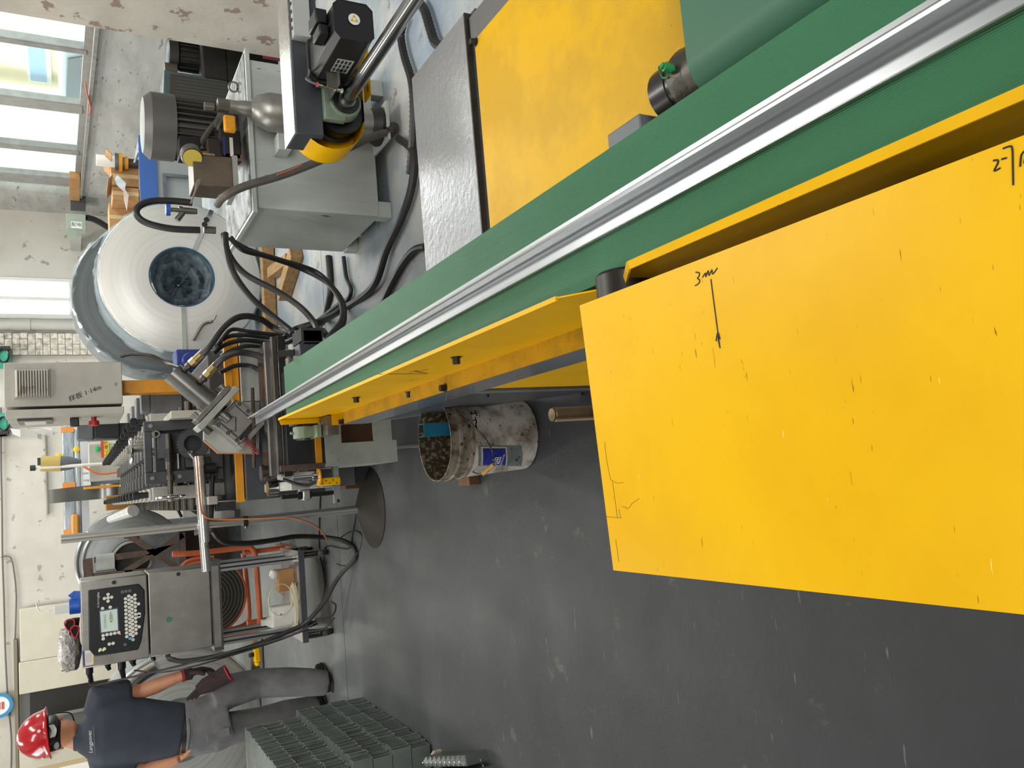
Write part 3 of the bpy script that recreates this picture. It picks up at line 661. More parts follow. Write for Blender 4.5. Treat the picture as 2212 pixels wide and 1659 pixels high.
gx, gz = SXg, ax_[2]
obj('pulley', B().lathe((gx, gy0+0.012, gz), (0, 1, 0), [(0, 0.02), (0, 0.078), (0.012, 0.08), (0.016, 0.07), (0.07, 0.07), (0.075, 0.08), (0.085, 0.078), (0.085, 0.0)], n=36), BLK, arm)
obj('drive_belt', B().box(gx, gx+0.4, gy0+0.03, gy0+0.08, gz+0.066, gz+0.072).box(gx, gx+0.4, gy0+0.03, gy0+0.08, gz-0.072, gz-0.066), RUB, arm)
# bearing and long shaft running towards the camera
SZ = gz 
obj('bearing_housing', B().lathe((gx+0.005, 2.425, SZ), (0, 1, 0), [(0, 0.03), (0, 0.05), (0.004, 0.053), (0.04, 0.056), (0.04, 0.0)], n=36), GRN, arm)
obj('bearing_inner', B().pipe((gx+0.005, 2.418, SZ), (gx+0.005, 2.428, SZ), 0.043, 0.028), BLK, arm)
q = az(890, 0, SZ)
obj('shaft', B().cyl((gx+0.005, 0.9, SZ), (gx+0.005, 2.56, SZ), 0.0215, n=24), mat('ground_shaft', '#8f9091', 0.22, 1.0), arm)
obj('shaft_collar', B().pipe((gx+0.005, 2.405, SZ), (gx+0.005, 2.42, SZ), 0.028, 0.021), STL, arm)
# proximity sensor on a folded tab
obj('bearing_foot', B().box(gx-0.06, gx+0.07, 2.43, 2.462, SZ, z0), GRN, arm, bevel=0.004)
ps_ = ay(712, 186, 2.36)
sb = obj('sensor_tab', B().box(ps_[0]-0.02, ps_[0]+0.035, 2.30, 2.42, ps_[2]-0.016, ps_[2]-0.013).box(ps_[0]-0.02, ps_[0]+0.03, 2.325, 2.328, ps_[2]-0.016, ps_[2]+0.018), STL, arm)
pb, pe = ay(683, 182, 2.36), ay(735, 195, 2.36)
dd = (pe-pb).normalized()
sn = obj('sensor', B().cyl(pb, pe, 0.0075, n=16), CHR, arm)
obj('sensor_face', B().cyl(pe, pe+dd*0.008, 0.0072, n=16), WHT, sn)
obj('sensor_lamp', B().cyl(pb, pb+dd*0.006, 0.0078, n=12), mat('sensor_red', '#d05a50', 0.3), sn)
b = B(); b.tube([pb, pb-dd*0.02+V((0.01, 0, 0.01)), ay(668, 160, 2.38), ay(668, 115, 2.42), ay(672, 98, 2.43)], 0.0035, 8); obj('sensor_cable', b, mat('cable_grey', '#6d6c69', 0.5), sn)

# ------------------------------------------------------------------ hydraulic power unit
tk = thing('hydraulic_unit', 'grey hydraulic oil tank with finned motor, manifold block and hoses', 'hydraulic unit', (1.65, 3.95, 0))
TX0, TX1, TY0, TY1, TZ0, TZ1 = 1.29, 2.0, 3.65, 4.27, 0.065, 0.655
obj('tank_body', B().box(TX0, TX1, TY0, TY1, TZ0, TZ1), TANK, tk, bevel=0.004)
LID = mat('oily_lid', '#5a5b57', 0.42, 0.0, c2='#454643', ns=9, c3='#2e2e2c', ns3=18, t3=0.6, bump=0.2, bs=40, rv=0.15)
ld = obj('tank_lid', B().box(TX0-0.035, TX1+0.035, TY0-0.035, TY1+0.035, TZ1, TZ1+0.018), TANK, tk)
obj('lid_tray', B().box(TX0-0.02, TX1+0.02, TY0-0.01, TY1+0.02, TZ1+0.018, TZ1+0.021), LID, ld)
for x, y in ((TX0+0.03, TY0+0.02), (TX1-0.05, TY0+0.02), (TX0+0.02, TY1-0.06), (TX1-0.05, TY1-0.06)):
    obj('foot', B().box(x-0.03, x+0.05, y-0.02, y+0.05, 0, TZ0), TANK, tk, bevel=0.003)
# electric motor
mo = V((1.76, 3.97, 0))
zf, zc_, zt = 0.70, 0.955, 1.09
mb = obj('motor_body', B().lathe(mo+V((0, 0, zf)), (0, 0, 1), [(0, 0.15), (0.015, 0.15), (0.016, 0.118), (zc_-zf, 0.118)], n=36), mat('motor_dark', '#4e4c49', 0.42, 0.3), tk)
for k in range(30):
    a = 2*PI*k/30; d = V((math.cos(a), math.sin(a), 0)); t = V((-d.y, d.x, 0))
    obj('fin', B().obox(mo+V((0, 0, (zf+0.03+zc_)/2))+d*0.13, d*0.018, t*0.0028, V((0, 0, (zc_-zf-0.03)/2))), MATS['motor_dark'], mb)
obj('fan_cover', B().lathe(mo+V((0, 0, zc_-0.005)), (0, 0, 1), [(0, 0.147), (0.001, 0.155), (0.105, 0.155), (0.137, 0.128), (0.14, 0.11), (0.14, 0.0)], n=40), mat('fan_cover_grey', '#5d5b57', 0.45, 0.2), tk)
obj('motor_socket', B().lathe(mo+V((0, 0, TZ1+0.02)), (0, 0, 1), [(0, 0.12), (0.025, 0.11), (0.03, 0.0)], n=28), BLK, tk)
# suction filter / accumulator hanging at the tank front
fx, fy = 1.70, 3.535
fa = obj('filter_canister', B().lathe((fx, fy, 0.13), (0, 0, 1), [(0, 0.06), (0.0, 0.075), (0.35, 0.075), (0.36, 0.085), (0.47, 0.085), (0.525, 0.065), (0.55, 0.035), (0.58, 0.035), (0.6, 0.03), (0.64, 0.03), (0.64, 0.0)], n=32), mat('cast_alu', '#a5a39d', 0.34, 0.7, c2='#918f89', ns=12), tk)
for z in (0.475, 0.515):
    cl_ = obj('clamp_band', B().pipe((fx, fy, z), (fx, fy, z+0.016), 0.092, 0.074, 32), CHR if z > 0.5 else RUB, fa)
obj('clamp_screw', B().box(fx-0.03, fx+0.03, fy-0.105, fy-0.088, 0.485, 0.533), CHR, fa, bevel=0.003)
obj('canister_foot', B().lathe((fx, fy, 0.07), (0, 0, 1), [(0, 0.09), (0.02, 0.095), (0.06, 0.075), (0.06, 0)], n=28), RUB, fa)
obj('filter_bracket', B().box(fx-0.16, fx-0.08, fy+0.02, TY0, 0.5, 0.56), TANK, tk, bevel=0.003)
obj('filter_shelf', B().box(fx-0.1, fx+0.09, fy-0.1, TY0, 0.06, 0.075), TANK, tk, bevel=0.003)
vz = 0.77
va = obj('valve_body', B().cyl((fx, fy, vz), (fx, fy, vz+0.05), 0.03, n=6).cyl((fx, fy, vz+0.01), (fx, fy+0.2, vz+0.01), 0.026, n=16).cyl((fx, fy+0.03, vz+0.06), (fx, fy+0.03, vz+0.1), 0.02, n=14), STL, tk)
obj('valve_handle', B().box(fx-0.125, fx-0.05, fy-0.03, fy+0.0, vz-0.02, vz+0.03), ORY, va, bevel=0.008)
# manifold with valves
MX0, MX1, MY = 1.36, 1.50, 3.62
mz1, mz0 = zY(421, 445, MY), zY(506, 440, MY)
MANI = mat('manifold', '#6f6355', 0.38, 0.5, c2='#5e5347', ns=9, c3='#8a7f70', ns3=30, t3=0.7)
mf = obj('manifold', B().box(MX0, MX1, MY, MY+0.16, mz0, mz1), MANI, tk, bevel=0.003)
obj('manifold_plate', B().box(MX0-0.01, MX1+0.01, MY-0.008, MY+0.2, mz0-0.022, mz0), GREY, mf)
b = B()
for px, py in ((476, 426), (470, 445)):
    p = ay(px, py, MY); b.cyl(p, p+V((0, -0.012, 0)), 0.012, n=6)
obj('plug', b, BRASS, mf)
b = B()
for px, py in ((446, 475), (442, 485)):
    p = ay(px, py, MY); b.cyl(p+V((0, -0.002, 0)), p+V((0, 0.001, 0)), 0.012, n=14)
obj('port', b, BLK, mf)
p = ay(410, 456, MY+0.05)
vk = obj('relief_valve', B().lathe(p, (0, 0, 1), [(-0.03, 0.012), (0, 0.014), (0.03, 0.014), (0.03, 0.018), (0.045, 0.018), (0.045, 0.009), (0.085, 0.009)], n=14), STL, tk)
obj('blue_knob', B().cyl(p+V((0, 0, 0.08)), p+V((0, 0, 0.098)), 0.027, n=16), mat('knob_blue', '#2f5fb0', 0.35), vk)
b = B(); b.cyl(p+V((-0.01, 0, 0.03)), p+V((-0.045, 0, 0.055)), 0.013, n=12); obj('key', b, STL, vk)
va2 = obj('solenoid_valve', B().box(1.52, 1.66, 3.68, 3.76, 0.70, 0.79).box(1.5, 1.6, 3.66, 3.78, 0.79, 0.85), mat('valve_dark', '#35312d', 0.4, 0.4), tk, bevel=0.006)
obj('coil_label', B().box(1.53, 1.62, 3.676, 3.68, 0.735, 0.75), PAPER, va2)
obj('coil_blue', B().box(1.53, 1.62, 3.674, 3.68, 0.77, 0.78), BLUE, va2)
obj('terminal_box', B().box(1.53, 1.62, 3.72, 3.82, 0.87, 0.96), BLKP, tk, bevel=0.004)
pg = ay(412, 333, 3.66)
ga = obj('pressure_gauge', B().lathe(pg+V((0.0, -0.012, 0)), (-0.25, -0.25, 0.0), [(0, 0.0), (0, 0.045), (0.035, 0.047), (0.045, 0.043), (0.046, 0.0)], n=30), STL, tk)
b = B(); b.cyl(pg+V((-0.008, -0.02, 0))-V((0.25, 0.25, 0)).normalized()*0.0405, pg+V((-0.008, -0.02, 0))-V((0.25, 0.25, 0)).normalized()*0.042, 0.039, n=28); obj('gauge_face', b, mat('gauge_face', '#c9b24a', 0.5), ga)
obj('gauge_arm', B().box(pg[0]-0.0, pg[0]+0.03, 3.68, 3.72, 0.70, pg[2]-0.02), mat('arm_brown', '#8a5a28', 0.5), tk)
b = B(); b.cyl(pg+V((0.0, 0, -0.04)), pg+V((0.0, 0, -0.10)), 0.012, n=6); obj('gauge_fitting', b, BRASS, ga)
b = B(); b.pipe((1.93, 3.80, TZ1+0.04), (1.935, 3.812, TZ1+0.04), 0.026, 0.018, 18); b.cyl((1.932, 3.806, TZ1+0.02), (1.932, 3.806, TZ1+0.03), 0.012); obj('eye_bolt', b, STL, tk)
# hoses of the unit
def hose(name, pts, r, par=None, m=RUB, k=8, label=None, cat='hose', n=9, corr=False, **kw):
    b = B()
    if corr: b.corr(pts, r)
    else: b.tube(pts, r, n, k)
    if par is not None: return obj(name, b, m, par)
    return one(name, b, m, label, cat, **kw)
HG = mat('hose_grey', '#4b4641', 0.5, c2='#5a544c', ns=14)
hb_ = obj('pressure_hose', B().tube([ay(470, 441, 3.61), ay(485, 424, 3.5), ay(530, 402, 3.46), ay(620, 375, 3.44), ay(720, 335, 3.42), ay(800, 297, 3.42), ay(836, 286, 3.45)], 0.0175, 10, 8), HG, tk)
obj('hose_print', B().tube([ay(598, 378, 3.42), ay(625, 368, 3.42), ay(652, 356, 3.42)], 0.0035, 6, 6), mat('hose_print_red', '#b8664e', 0.6), hb_)
pe_ = ay(838, 285, 3.45)
obj('hose_end', B().cyl(pe_, pe_+V((0.03, 0.0, -0.03)), 0.022, n=12).cyl(pe_+V((0.03, 0, -0.035)), pe_+V((0.03, 0, -0.035))+V((0.0, 0.08, 0)), 0.024, n=14), STLD, hb_)
obj('loop_hose', B().tube([ay(415, 438, 3.66), ay(370, 434, 3.66), ay(325, 435, 3.66), ay(299, 447, 3.66), ay(296, 465, 3.66), ay(318, 482, 3.66), ay(370, 494, 3.66), ay(432, 497, 3.66)], 0.0145, 10, 8), RUB, tk)
p = ay(440, 496, 3.66); obj('loop_fitting', B().cyl(p, p+V((0, 0, -0.05)), 0.016, n=10), STL, tk)
obj('cable_conduit', B().corr([ay(432, 315, 3.8), ay(450, 285, 3.82), ay(474, 255, 3.84), ay(484, 236, 3.86), ay(487, 228, 3.86)], 0.016), HG, tk)
b = B()
for kk, dx in ((0, 0), (1, 0.012)):
    b.tube([ay(445+kk*3, 350, 3.64), ay(437, 375+kk*2, 3.63), ay(425+kk*5, 395, 3.62), ay(421, 415, 3.62), ay(412, 440, 3.63)], 0.004, 6)
obj('cable', b, mat('cable_beige', '#8b8272', 0.6), tk)

# ------------------------------------------------------------------ second pump set half hidden behind the pillar
pm = thing('vacuum_pump', 'dark motor pump set with teal belt guard by the wall behind the tank', 'pump', (3.0, 5.75, 0))
YP = 5.75
t0, t1 = ay(350, 190, YP), ay(478, 190, YP)
TEAL = mat('teal_paint', '#4a5d60', 0.3, c2='#3d4e51', ns=5)
gxa, gxb = xY(420, 245, YP), xY(420, 160, YP)
ring = []
zb, zt2 = t1[2]-0.05, t0[2]
arc = [(gxa-0.1, zb), (gxa-0.1, (zb+zt2)/2+0.04)] + [(gxa-0.1+0.16*(1-math.cos(t)), (zb+zt2)/2+0.04+((zt2-zb)/2-0.04)*math.sin(t)) for t in [PI/2*k/6 for k in range(1, 7)]] + [(gxb, zt2-0.015), (gxb, zb)]
tg = obj('belt_guard', B().prism([(x, YP, z) for x, z in arc], (0, 0.25, 0)), TEAL, pm, bevel=0.012)
arc2 = [(x*0.86+0.14*((gxa+gxb)/2-0.05), z*0.9+0.1*zb) for x, z in arc]
gr_ = obj('guard_mesh', B().prism([(x, YP-0.006, z) for x, z in arc2], (0, 0.008, 0)), mat('mesh_brown', '#3b352c', 0.6), tg)
for k in range(13):
    x = gxa-0.06 + k*(gxb-gxa+0.03)/13
    obj('mesh_wire', B().box(x, x+0.004, YP-0.01, YP-0.005, zb+0.02, zb+(zt2-zb)*0.8), TEAL, tg)
PD = mat('pump_dark', '#23211e', 0.5, 0.3, c2='#2d2a26', ns=10)
pc_ = ay(395, 118, YP+0.15)
pd = obj('pump_body', B().box(pc_[0]-0.25, pc_[0]+0.3, YP+0.0, YP+0.45, 0.35, pc_[2]-0.1).cyl(pc_+V((-0.02, 0, -0.15)), pc_+V((-0.02, 0, 0.04)), 0.1, n=24), PD, pm, bevel=0.02)
for k in range(9): obj('fin', B().obox(pc_+V((-0.02+0.105*math.cos(PI+PI*k/8), 0.105*math.sin(PI+PI*k/8), -0.06)), V((0.006, 0, 0)), V((0, 0.006, 0)), V((0, 0, 0.09))), BLK, pd)
obj('intake_cap', B().lathe(pc_+V((-0.02, 0, 0.03)), (0, 0, 1), [(0, 0.09), (0.01, 0.115), (0.07, 0.115), (0.085, 0.09), (0.085, 0)], n=28), mat('cap_dark', '#2f2d2a', 0.45), pm)
obj('intake_pipe', B().cyl(pc_+V((0.02, -0.02, 0.07)), pc_+V((0.25, -0.04, 0.05)), 0.03, n=14), MATS['cap_dark'], pm)
q = ay(355, 150, YP+0.1); obj('side_cap', B().cyl(q, q+V((0, 0, -0.08)), 0.05, n=20), mat('cap_brown', '#4d443a', 0.5), pm)
obj('control_block', B().box(pc_[0]+0.1, pc_[0]+0.28, YP, YP+0.1, pc_[2]-0.12, pc_[2]-0.0), BLKP, pm, bevel=0.006)
obj('skid', B().box(gxa-0.1, pc_[0]+0.45, YP-0.02, YP+0.5, 0, 0.36), PD, pm)

# ------------------------------------------------------------------ steel coils at the right
COILM = mat('coil_steel', '#bdbcb6', 0.33, 0.5, c2='#b1b0aa', ns=3, stretch=(1, 1, 1), bump=0.02)
def coil_mat(name, cx, cz, ca, cb_):
    M = bpy.data.materials.new(name); M.use_nodes = True; nt = M.node_tree; N = nt.nodes; L = nt.links; b = N['Principled BSDF']
    g = N.new('ShaderNodeNewGeometry'); s = N.new('ShaderNodeVectorMath'); s.operation = 'SUBTRACT'; s.inputs[1].default_value = (cx, 0, cz); L.new(g.outputs['Position'], s.inputs[0])
    mu = N.new('ShaderNodeVectorMath'); mu.operation = 'MULTIPLY'; mu.inputs[1].default_value = (1, 0, 1); L.new(s.outputs[0], mu.inputs[0])
    ln = N.new('ShaderNodeVectorMath'); ln.operation = 'LENGTH'; L.new(mu.outputs[0], ln.inputs[0])
    n = N.new('ShaderNodeTexNoise'); n.noise_dimensions = '1D'; n.inputs['Scale'].default_value = 22; n.inputs['Detail'].default_value = 8; n.inputs['Roughness'].default_value = 0.7; L.new(ln.outputs['Value'], n.inputs['W'])
    r = N.new('ShaderNodeValToRGB'); r.color_ramp.elements[0].color = lin(ca); r.color_ramp.elements[1].color = lin(cb_); r.color_ramp.elements[0].position = 0.3; r.color_ramp.elements[1].position = 0.6; L.new(n.outputs[0], r.inputs[0]); L.new(r.outputs[0], b.inputs['Base Color'])
    b.inputs['Roughness'].default_value = 0.36; b.inputs['Metallic'].default_value = 0.25
    bp = N.new('ShaderNodeBump'); bp.inputs['Strength'].default_value = 0.06; bp.inputs['Distance'].default_value = 0.004; L.new(n.outputs[0], bp.inputs['Height']); L.new(bp.outputs[0], b.inputs['Normal'])
    return M
def crumple(c, axis, rin, rout, w, seed, n=72, amp=0.018):
    rnd = random.Random(seed); c = V(c); a, u, v = orth(axis); R = []
    for t, rr in ((0, rin), (0.0, (rin+rout)/2), (0.02, rout), (w*0.35, rout+0.006), (w*0.7, rout+0.004), (w, rout)):
        R.append([c + a*(t + rnd.uniform(-amp, amp)*0.6) + (u*math.cos(2*PI*i/n) + v*math.sin(2*PI*i/n))*(rr + rnd.uniform(-amp, amp*1.3)) for i in range(n)])
    return B().rings(R, cap=False)
FILM = bpy.data.materials.new('crumpled_film'); FILM.use_nodes = True
_n = FILM.node_tree.nodes; _l = FILM.node_tree.links; _p = _n['Principled BSDF']
_p.inputs['Base Color'].default_value = lin('#b9c6cc'); _p.inputs['Roughness'].default_value = 0.12; _p.inputs['Alpha'].default_value = 0.3; _p.inputs['Specular IOR Level'].default_value = 0.9
CC = ay(394, 598, 6.7); CR = 0.605
cl1 = thing('steel_coil', 'big bright steel coil with open blue eye and clear film, front one at right', 'steel coil', (CC[0], 6.9, 0))
hc = V((CC[0]+0.02, 6.7, CC[2]+0.0)); rh = 0.245
KM = coil_mat('coil_face_pale', CC[0], CC[2], '#cccbc6', '#d8d6d0')
ck = obj('coil_body', B().lathe((CC[0], 6.7, CC[2]), (0, 1, 0), [(0.0, rh), (0.0, rh+0.05), (0.0, CR-0.01), (0.01, CR), (0.36, CR), (0.37, CR-0.01), (0.37, rh), (0.0, rh)], n=96, cap=False), KM, cl1, ang=50)
obj('inner_sleeve', B().pipe((CC[0], 6.703, CC[2]), (CC[0], 7.06, CC[2]), rh-0.001, rh-0.008, 64), mat('sleeve_blue', '#2f5b74', 0.35), cl1)
obj('inner_film', B().rings([[V((CC[0]+(rr+random.uniform(-.012, .012))*math.cos(2*PI*i/40), yy+random.uniform(-.03, .03), CC[2]+(rr+random.uniform(-.012, .012))*math.sin(2*PI*i/40))) for i in range(40)] for rr, yy in ((0.225, 6.78), (0.19, 6.9), (0.15, 6.86), (0.1, 6.98), (0.05, 6.9), (0.01, 7.0))], cap=False), mat('film_dark', '#66757c', 0.15, 0.2, c2='#8d9aa0', ns=14), cl1, ang=15)
obj('wrap_film', crumple((CC[0], 6.70, CC[2]), (0, 1, 0), CR-0.012, CR+0.012, 0.36, 3, amp=0.008), FILM, cl1, ang=12)
obj('wrap_sleeve', B().pipe((CC[0], 6.72, CC[2]), (CC[0], 7.06, CC[2]), CR+0.006, CR-0.004, 72), mat('wrap_blue_grey', '#5d7480', 0.3, c2='#74868f', ns=9), cl1)
for (xa_, ya_, xb_, yb_) in ((432, 512, 441, 505), (398, 720, 407, 655)):
    pa, pb2 = ay(xa_, ya_, 6.69), ay(xb_, yb_, 6.69); 
    dr = (pa - V((CC[0], 6.69, CC[2]))); dr.y = 0; dr.normalize(); ra = rh; rb_ = CR
    b = B(); c0 = V((CC[0], 6.695, CC[2])); b.bar(c0+dr*ra, c0+dr*(rb_+0.004), 0.032, 0.006, up=(0, 1, 0)); b.bar(c0+dr*(rb_+0.007)+V((0, 0, 0)), c0+dr*(rb_+0.007)+V((0, 0.37, 0)), 0.032, 0.005, up=dr)
    obj('strap', b, CHR, cl1)
b = B(); b.tube([ay(417, 735, 6.68), ay(438, 702, 6.66), ay(455, 695, 6.64), ay(463, 690, 6.62), ay(468, 680, 6.61)], [0.014]*20+[0.004]*20, 6, 8); obj('strap_end', b, STL, cl1)
C2 = V((1.80, 7.62, 0.69))
cl2 = thing('steel_coil', 'larger blue grey steel coil in crinkled film standing behind the bright coil', 'steel coil', (C2.x, 7.9, 0))
obj('coil_body', B().lathe((C2.x, 7.62, C2.z), (0, 1, 0), [(0.0, 0.25), (0.0, 0.68), (0.012, 0.69), (0.5, 0.69), (0.51, 0.68), (0.51, 0.25), (0, 0.25)], n=96, cap=False), coil_mat('coil_face_blue', C2.x, C2.z, '#565b5d', '#63686a'), cl2, ang=50)
obj('wrap_film', crumple((C2.x, 7.62, C2.z), (0, 1, 0), 0.665, 0.70, 0.5, 9, amp=0.013), FILM, cl2, ang=12)
bk = ay(213, 628, 7.5)
br = obj('coil_bracket', B().box(bk[0]-0.1, bk[0]+0.1, 7.45, 7.62, bk[2]-0.02, bk[2]+0.01).box(bk[0]-0.09, bk[0]+0.09, 7.5, 7.52, bk[2]-0.05, bk[2]-0.02), RUST, cl2)
# timber under the coils
def timber(p, q, a, bb, label, m=WOOD):
    b = B(); b.bar(p, q, a, bb); return one('wood_beam', b, m, label, 'timber', 'loose timber on the workshop floor', bevel=0.004)
timber(ay(575, 520, 6.2)*1, V((1.2, 6.25, 0.05)), 0.09, 0.09, 'pale square timber lying in front of the bright steel coil')
f1, f2 = az(640, 545, 0.045), az(612, 640, 0.045); timber(f1, f2, 0.09, 0.085, 'square timber on the floor beside the oil tank, nearer one')
f1, f2 = az(628, 560, 0.04), az(588, 590, 0.04); timber(f1, f2, 0.08, 0.075, 'slanting timber between the coil and the oil tank')

# ------------------------------------------------------------------ control cabinet on its yellow post
cbn = thing('control_cabinet', 'beige grey control cabinet with louvre vent and handwriting on yellow post', 'control cabinet', (0.68, 5.2, 0.7))
CX0, CX1, CZ0, CZ1, CY = 0.55, 0.80, 1.155, 1.72, 5.0
cbx = obj('cabinet_box', B().box(CX0+0.012, CX1, CY, CY+0.6, CZ0, CZ1), CAB, cbn, bevel=0.004)
lv = obj('louvre_frame', B().box(0.605, 0.765, CY-0.012, CY, zY(108, 835, CY), zY(30, 835, CY)), CAB, cbn)
lz0, lz1 = zY(108, 835, CY)+0.008, zY(30, 835, CY)-0.006
obj('louvre_back', B().box(0.612, 0.758, CY-0.0135, CY-0.0115, lz0, lz1), mat('vent_dark', '#2f2d29', 0.7), lv)
for k in range(12):
    z = lz0 + (lz1-lz0)*(k+0.5)/12
    obj('louvre_slat', B().hexa([V(p) for p in ((0.612, CY-0.028, z-0.006), (0.758, CY-0.028, z-0.006), (0.758, CY-0.014, z+0.004), (0.612, CY-0.014, z+0.004), (0.612, CY-0.028, z-0.003), (0.758, CY-0.028, z-0.003), (0.758, CY-0.014, z+0.007), (0.612, CY-0.014, z+0.007))]), CAB, lv)
tp = ay(183, 850, CY-0.001)
text('handwriting', '样板 1·14m', INK, cbn, (tp[0], CY-0.0008, tp[2]), (0.42, 0, -1), (1, 0, 0.42), 0.036, shear=0.2)
dr_ = obj('cabinet_door', B().box(0.505, 0.545, CY-0.02, CY+0.6, CZ0-0.004, CZ1-0.004), CAB, cbn, bevel=0.003)
wz0, wz1 = zY(113, 908, CY+0.1), zY(38, 908, CY+0.1)
obj('meter_window', B().box(0.492, 0.505, CY+0.06, CY+0.3, wz0, wz1), mat('window_dark', '#34322f', 0.3), dr_)
obj('meter_glass', B().box(0.488, 0.493, CY+0.09, CY+0.27, wz0+0.03, wz1-0.03), mat('meter_glass', '#b8b7ae', 0.2), dr_)
sw = ay(160, 912, CY+0.12); obj('rotary_switch', B().box(0.455, 0.505, CY+0.1, CY+0.15, sw[2]-0.025, sw[2]+0.02), BLKP, dr_, bevel=0.006)
es_ = ay(203, 912, CY+0.12); obj('stop_button', B().lathe((0.505, CY+0.12, es_[2]), (-1, 0, 0), [(0, 0.014), (0.02, 0.014), (0.022, 0.026), (0.045, 0.028), (0.05, 0.022), (0.05, 0)], n=24), RED, dr_)
b = B(); 
for (pxl, pyl, qx, qy) in ((22, 925, 44, 944), (56, 925, 84, 930), (86, 922, 112, 930)):
    pa, pb2 = ay(pxl, pyl, CY+0.15), ay(qx, qy, CY+0.15)
    b.prism([V((pa[0], CY+0.15, pa[2])), V((pa[0]-0.01, CY+0.15, pb2[2])), V((pb2[0], CY+0.16, pb2[2])), V((pb2[0]+0.02, CY+0.17, pa[2]-0.01))], (0, 0.002, 0))
obj('paper_sheets', b, PAPER, dr_)['kind'] = 'stuff'
po0, po1 = xY(400, 846, 5.08), xY(400, 819, 5.08)
obj('post', B().box(po0, po1, 5.08, 5.2, 0.66, CZ0), ORY, cbn, bevel=0.004)
obj('cabinet_conduit', B().corr([ay(262, 770, 5.15), ay(285, 765, 5.1), ay(325, 768, 5.0), ay(365, 786, 4.9), ay(395, 796, 4.6)], 0.011), RUB, cbn)
bm2 = ay(400, 783, 5.6)
bmo = thing('blue_motor', 'blue gearbox half hidden behind the tilted cylinder', 'motor', (bm2[0], 5.65, 0))
obj('gearbox', B().box(bm2[0]-0.07, bm2[0]+0.08, 5.55, 5.75, bm2[2]-0.1, bm2[2]+0.06).cyl((bm2[0], 5.5, bm2[2]-0.02), (bm2[0], 5.55, bm2[2]-0.02), 0.05), mat('motor_blue', '#243a83', 0.4), bmo, bevel=0.01)
obj('stand', B().box(bm2[0]-0.06, bm2[0]+0.07, 5.57, 5.73, 0, bm2[2]-0.1), DGR, bmo)
# ------------------------------------------------------------------ roll forming machine
rf = thing('roll_former', 'long dark roll forming machine with rows of stands and chrome handwheels', 'machine', (0.25, 6.5, 0))
RD = mat('stand_dark', '#3c3d3f', 0.42, 0.3, c2='#48494b', ns=10)
CRE = mat('stand_cream', '#a9a79e', 0.42, c2='#97958c', ns=9, c3='#6f6d66', ns3=40, t3=0.68)
ROLL = mat('roller_steel', '#4b4c4e', 0.32, 0.85, c2='#3d3e40', ns=14)
obj('bed', B().box(-0.02, 0.76, 4.12, 9.4, 0.62, 0.70), RD, rf, bevel=0.004)
obj('bed_skirt', B().box(0.0, 0.74, 4.2, 9.35, 0.1, 0.62), mat('skirt_grey', '#5e605e', 0.5, c2='#686a67', ns=3), rf)
ye = obj('bed_edge', B().box(-0.035, 0.77, 4.1, 4.12, 0.685, 0.72), ORY, rf)
obj('bed_front', B().box(0.45, 0.76, 4.06, 4.1, 0.3, 0.68), mat('front_grey', '#a9aaa6', 0.5, c2='#96978f', ns=7, c3='#7a5a3c', ns3=9, t3=0.66, stretch=(0.5, 1, 6)), rf)
obj('bed_front', B().box(-0.03, 0.45, 4.06, 4.1, 0.3, 0.68), DGR, rf)
for x in (0.06, 0.68):
    for y in (4.3, 6.6, 9.1): obj('foot', B().box(x-0.05, x+0.05, y-0.05, y+0.05, 0, 0.1), RD, rf)
# stands: cream housing, black adjusting bolt, steel rollers; pitch along y
xl_, xr_ = 0.04, 0.42
ys = [4.62 + 0.31*k for k in range(15)]
for side, xh in (('r', xr_), ('l', xl_)):
    o_h = o_b = o_n = None
    for k, y in enumerate(ys):
        if o_h is None:
            o_h = obj('stand_housing', B().box(xh-0.035, xh+0.035, y-0.06, y+0.06, 0.70, 1.055).box(xh-0.03, xh+0.03, y-0.03, y+0.03, 1.055, 1.07), CRE, rf, bevel=0.004)
            o_b = obj('adjusting_bolt', B().cyl((xh, y, 1.07), (xh, y, 1.145), 0.016, n=12).cyl((xh, y, 1.115), (xh, y, 1.14), 0.024, n=6), BLK, o_h)
            o_b2 = obj('adjusting_bolt', B().cyl((xh+0.0, y+0.12, 1.0), (xh, y+0.12, 1.10), 0.014, n=12), BLK, o_h)
            o_n = obj('shaft_end', B().cyl((xh + (0.035 if side == 'r' else -0.035), y, 0.86), (xh + (0.1 if side == 'r' else -0.1), y, 0.86), 0.022, n=14), STLD, o_h)
        else:
            h2 = o_h.copy(); COL.objects.link(h2); h2.parent = rf; h2.location = (0, y-ys[0], 0)
            for ch in (o_b, o_b2, o_n):
                c = ch.copy(); COL.objects.link(c); c.parent = h2
o_r = None
for k, y in enumerate(ys):
    if o_r is None:
        o_r = obj('forming_roller', B().lathe((0.075, y, 0.93), (1, 0, 0), [(0, 0.03), (0.02, 0.03), (0.021, 0.085), (0.10, 0.085), (0.101, 0.06), (0.2, 0.06), (0.201, 0.09), (0.28, 0.09), (0.281, 0.03), (0.31, 0.03)], n=26), ROLL, rf)
        o_r2 = obj('forming_roller', B().lathe((0.075, y, 0.79), (1, 0, 0), [(0, 0.03), (0.02, 0.03), (0.021, 0.07), (0.10, 0.07), (0.101, 0.08), (0.2, 0.08), (0.201, 0.065), (0.28, 0.065), (0.281, 0.03), (0.31, 0.03)], n=26), ROLL, rf)
    else:
        for src in (o_r, o_r2):
            c = src.copy(); COL.objects.link(c); c.parent = rf; c.location = (0, y-ys[0], 0)
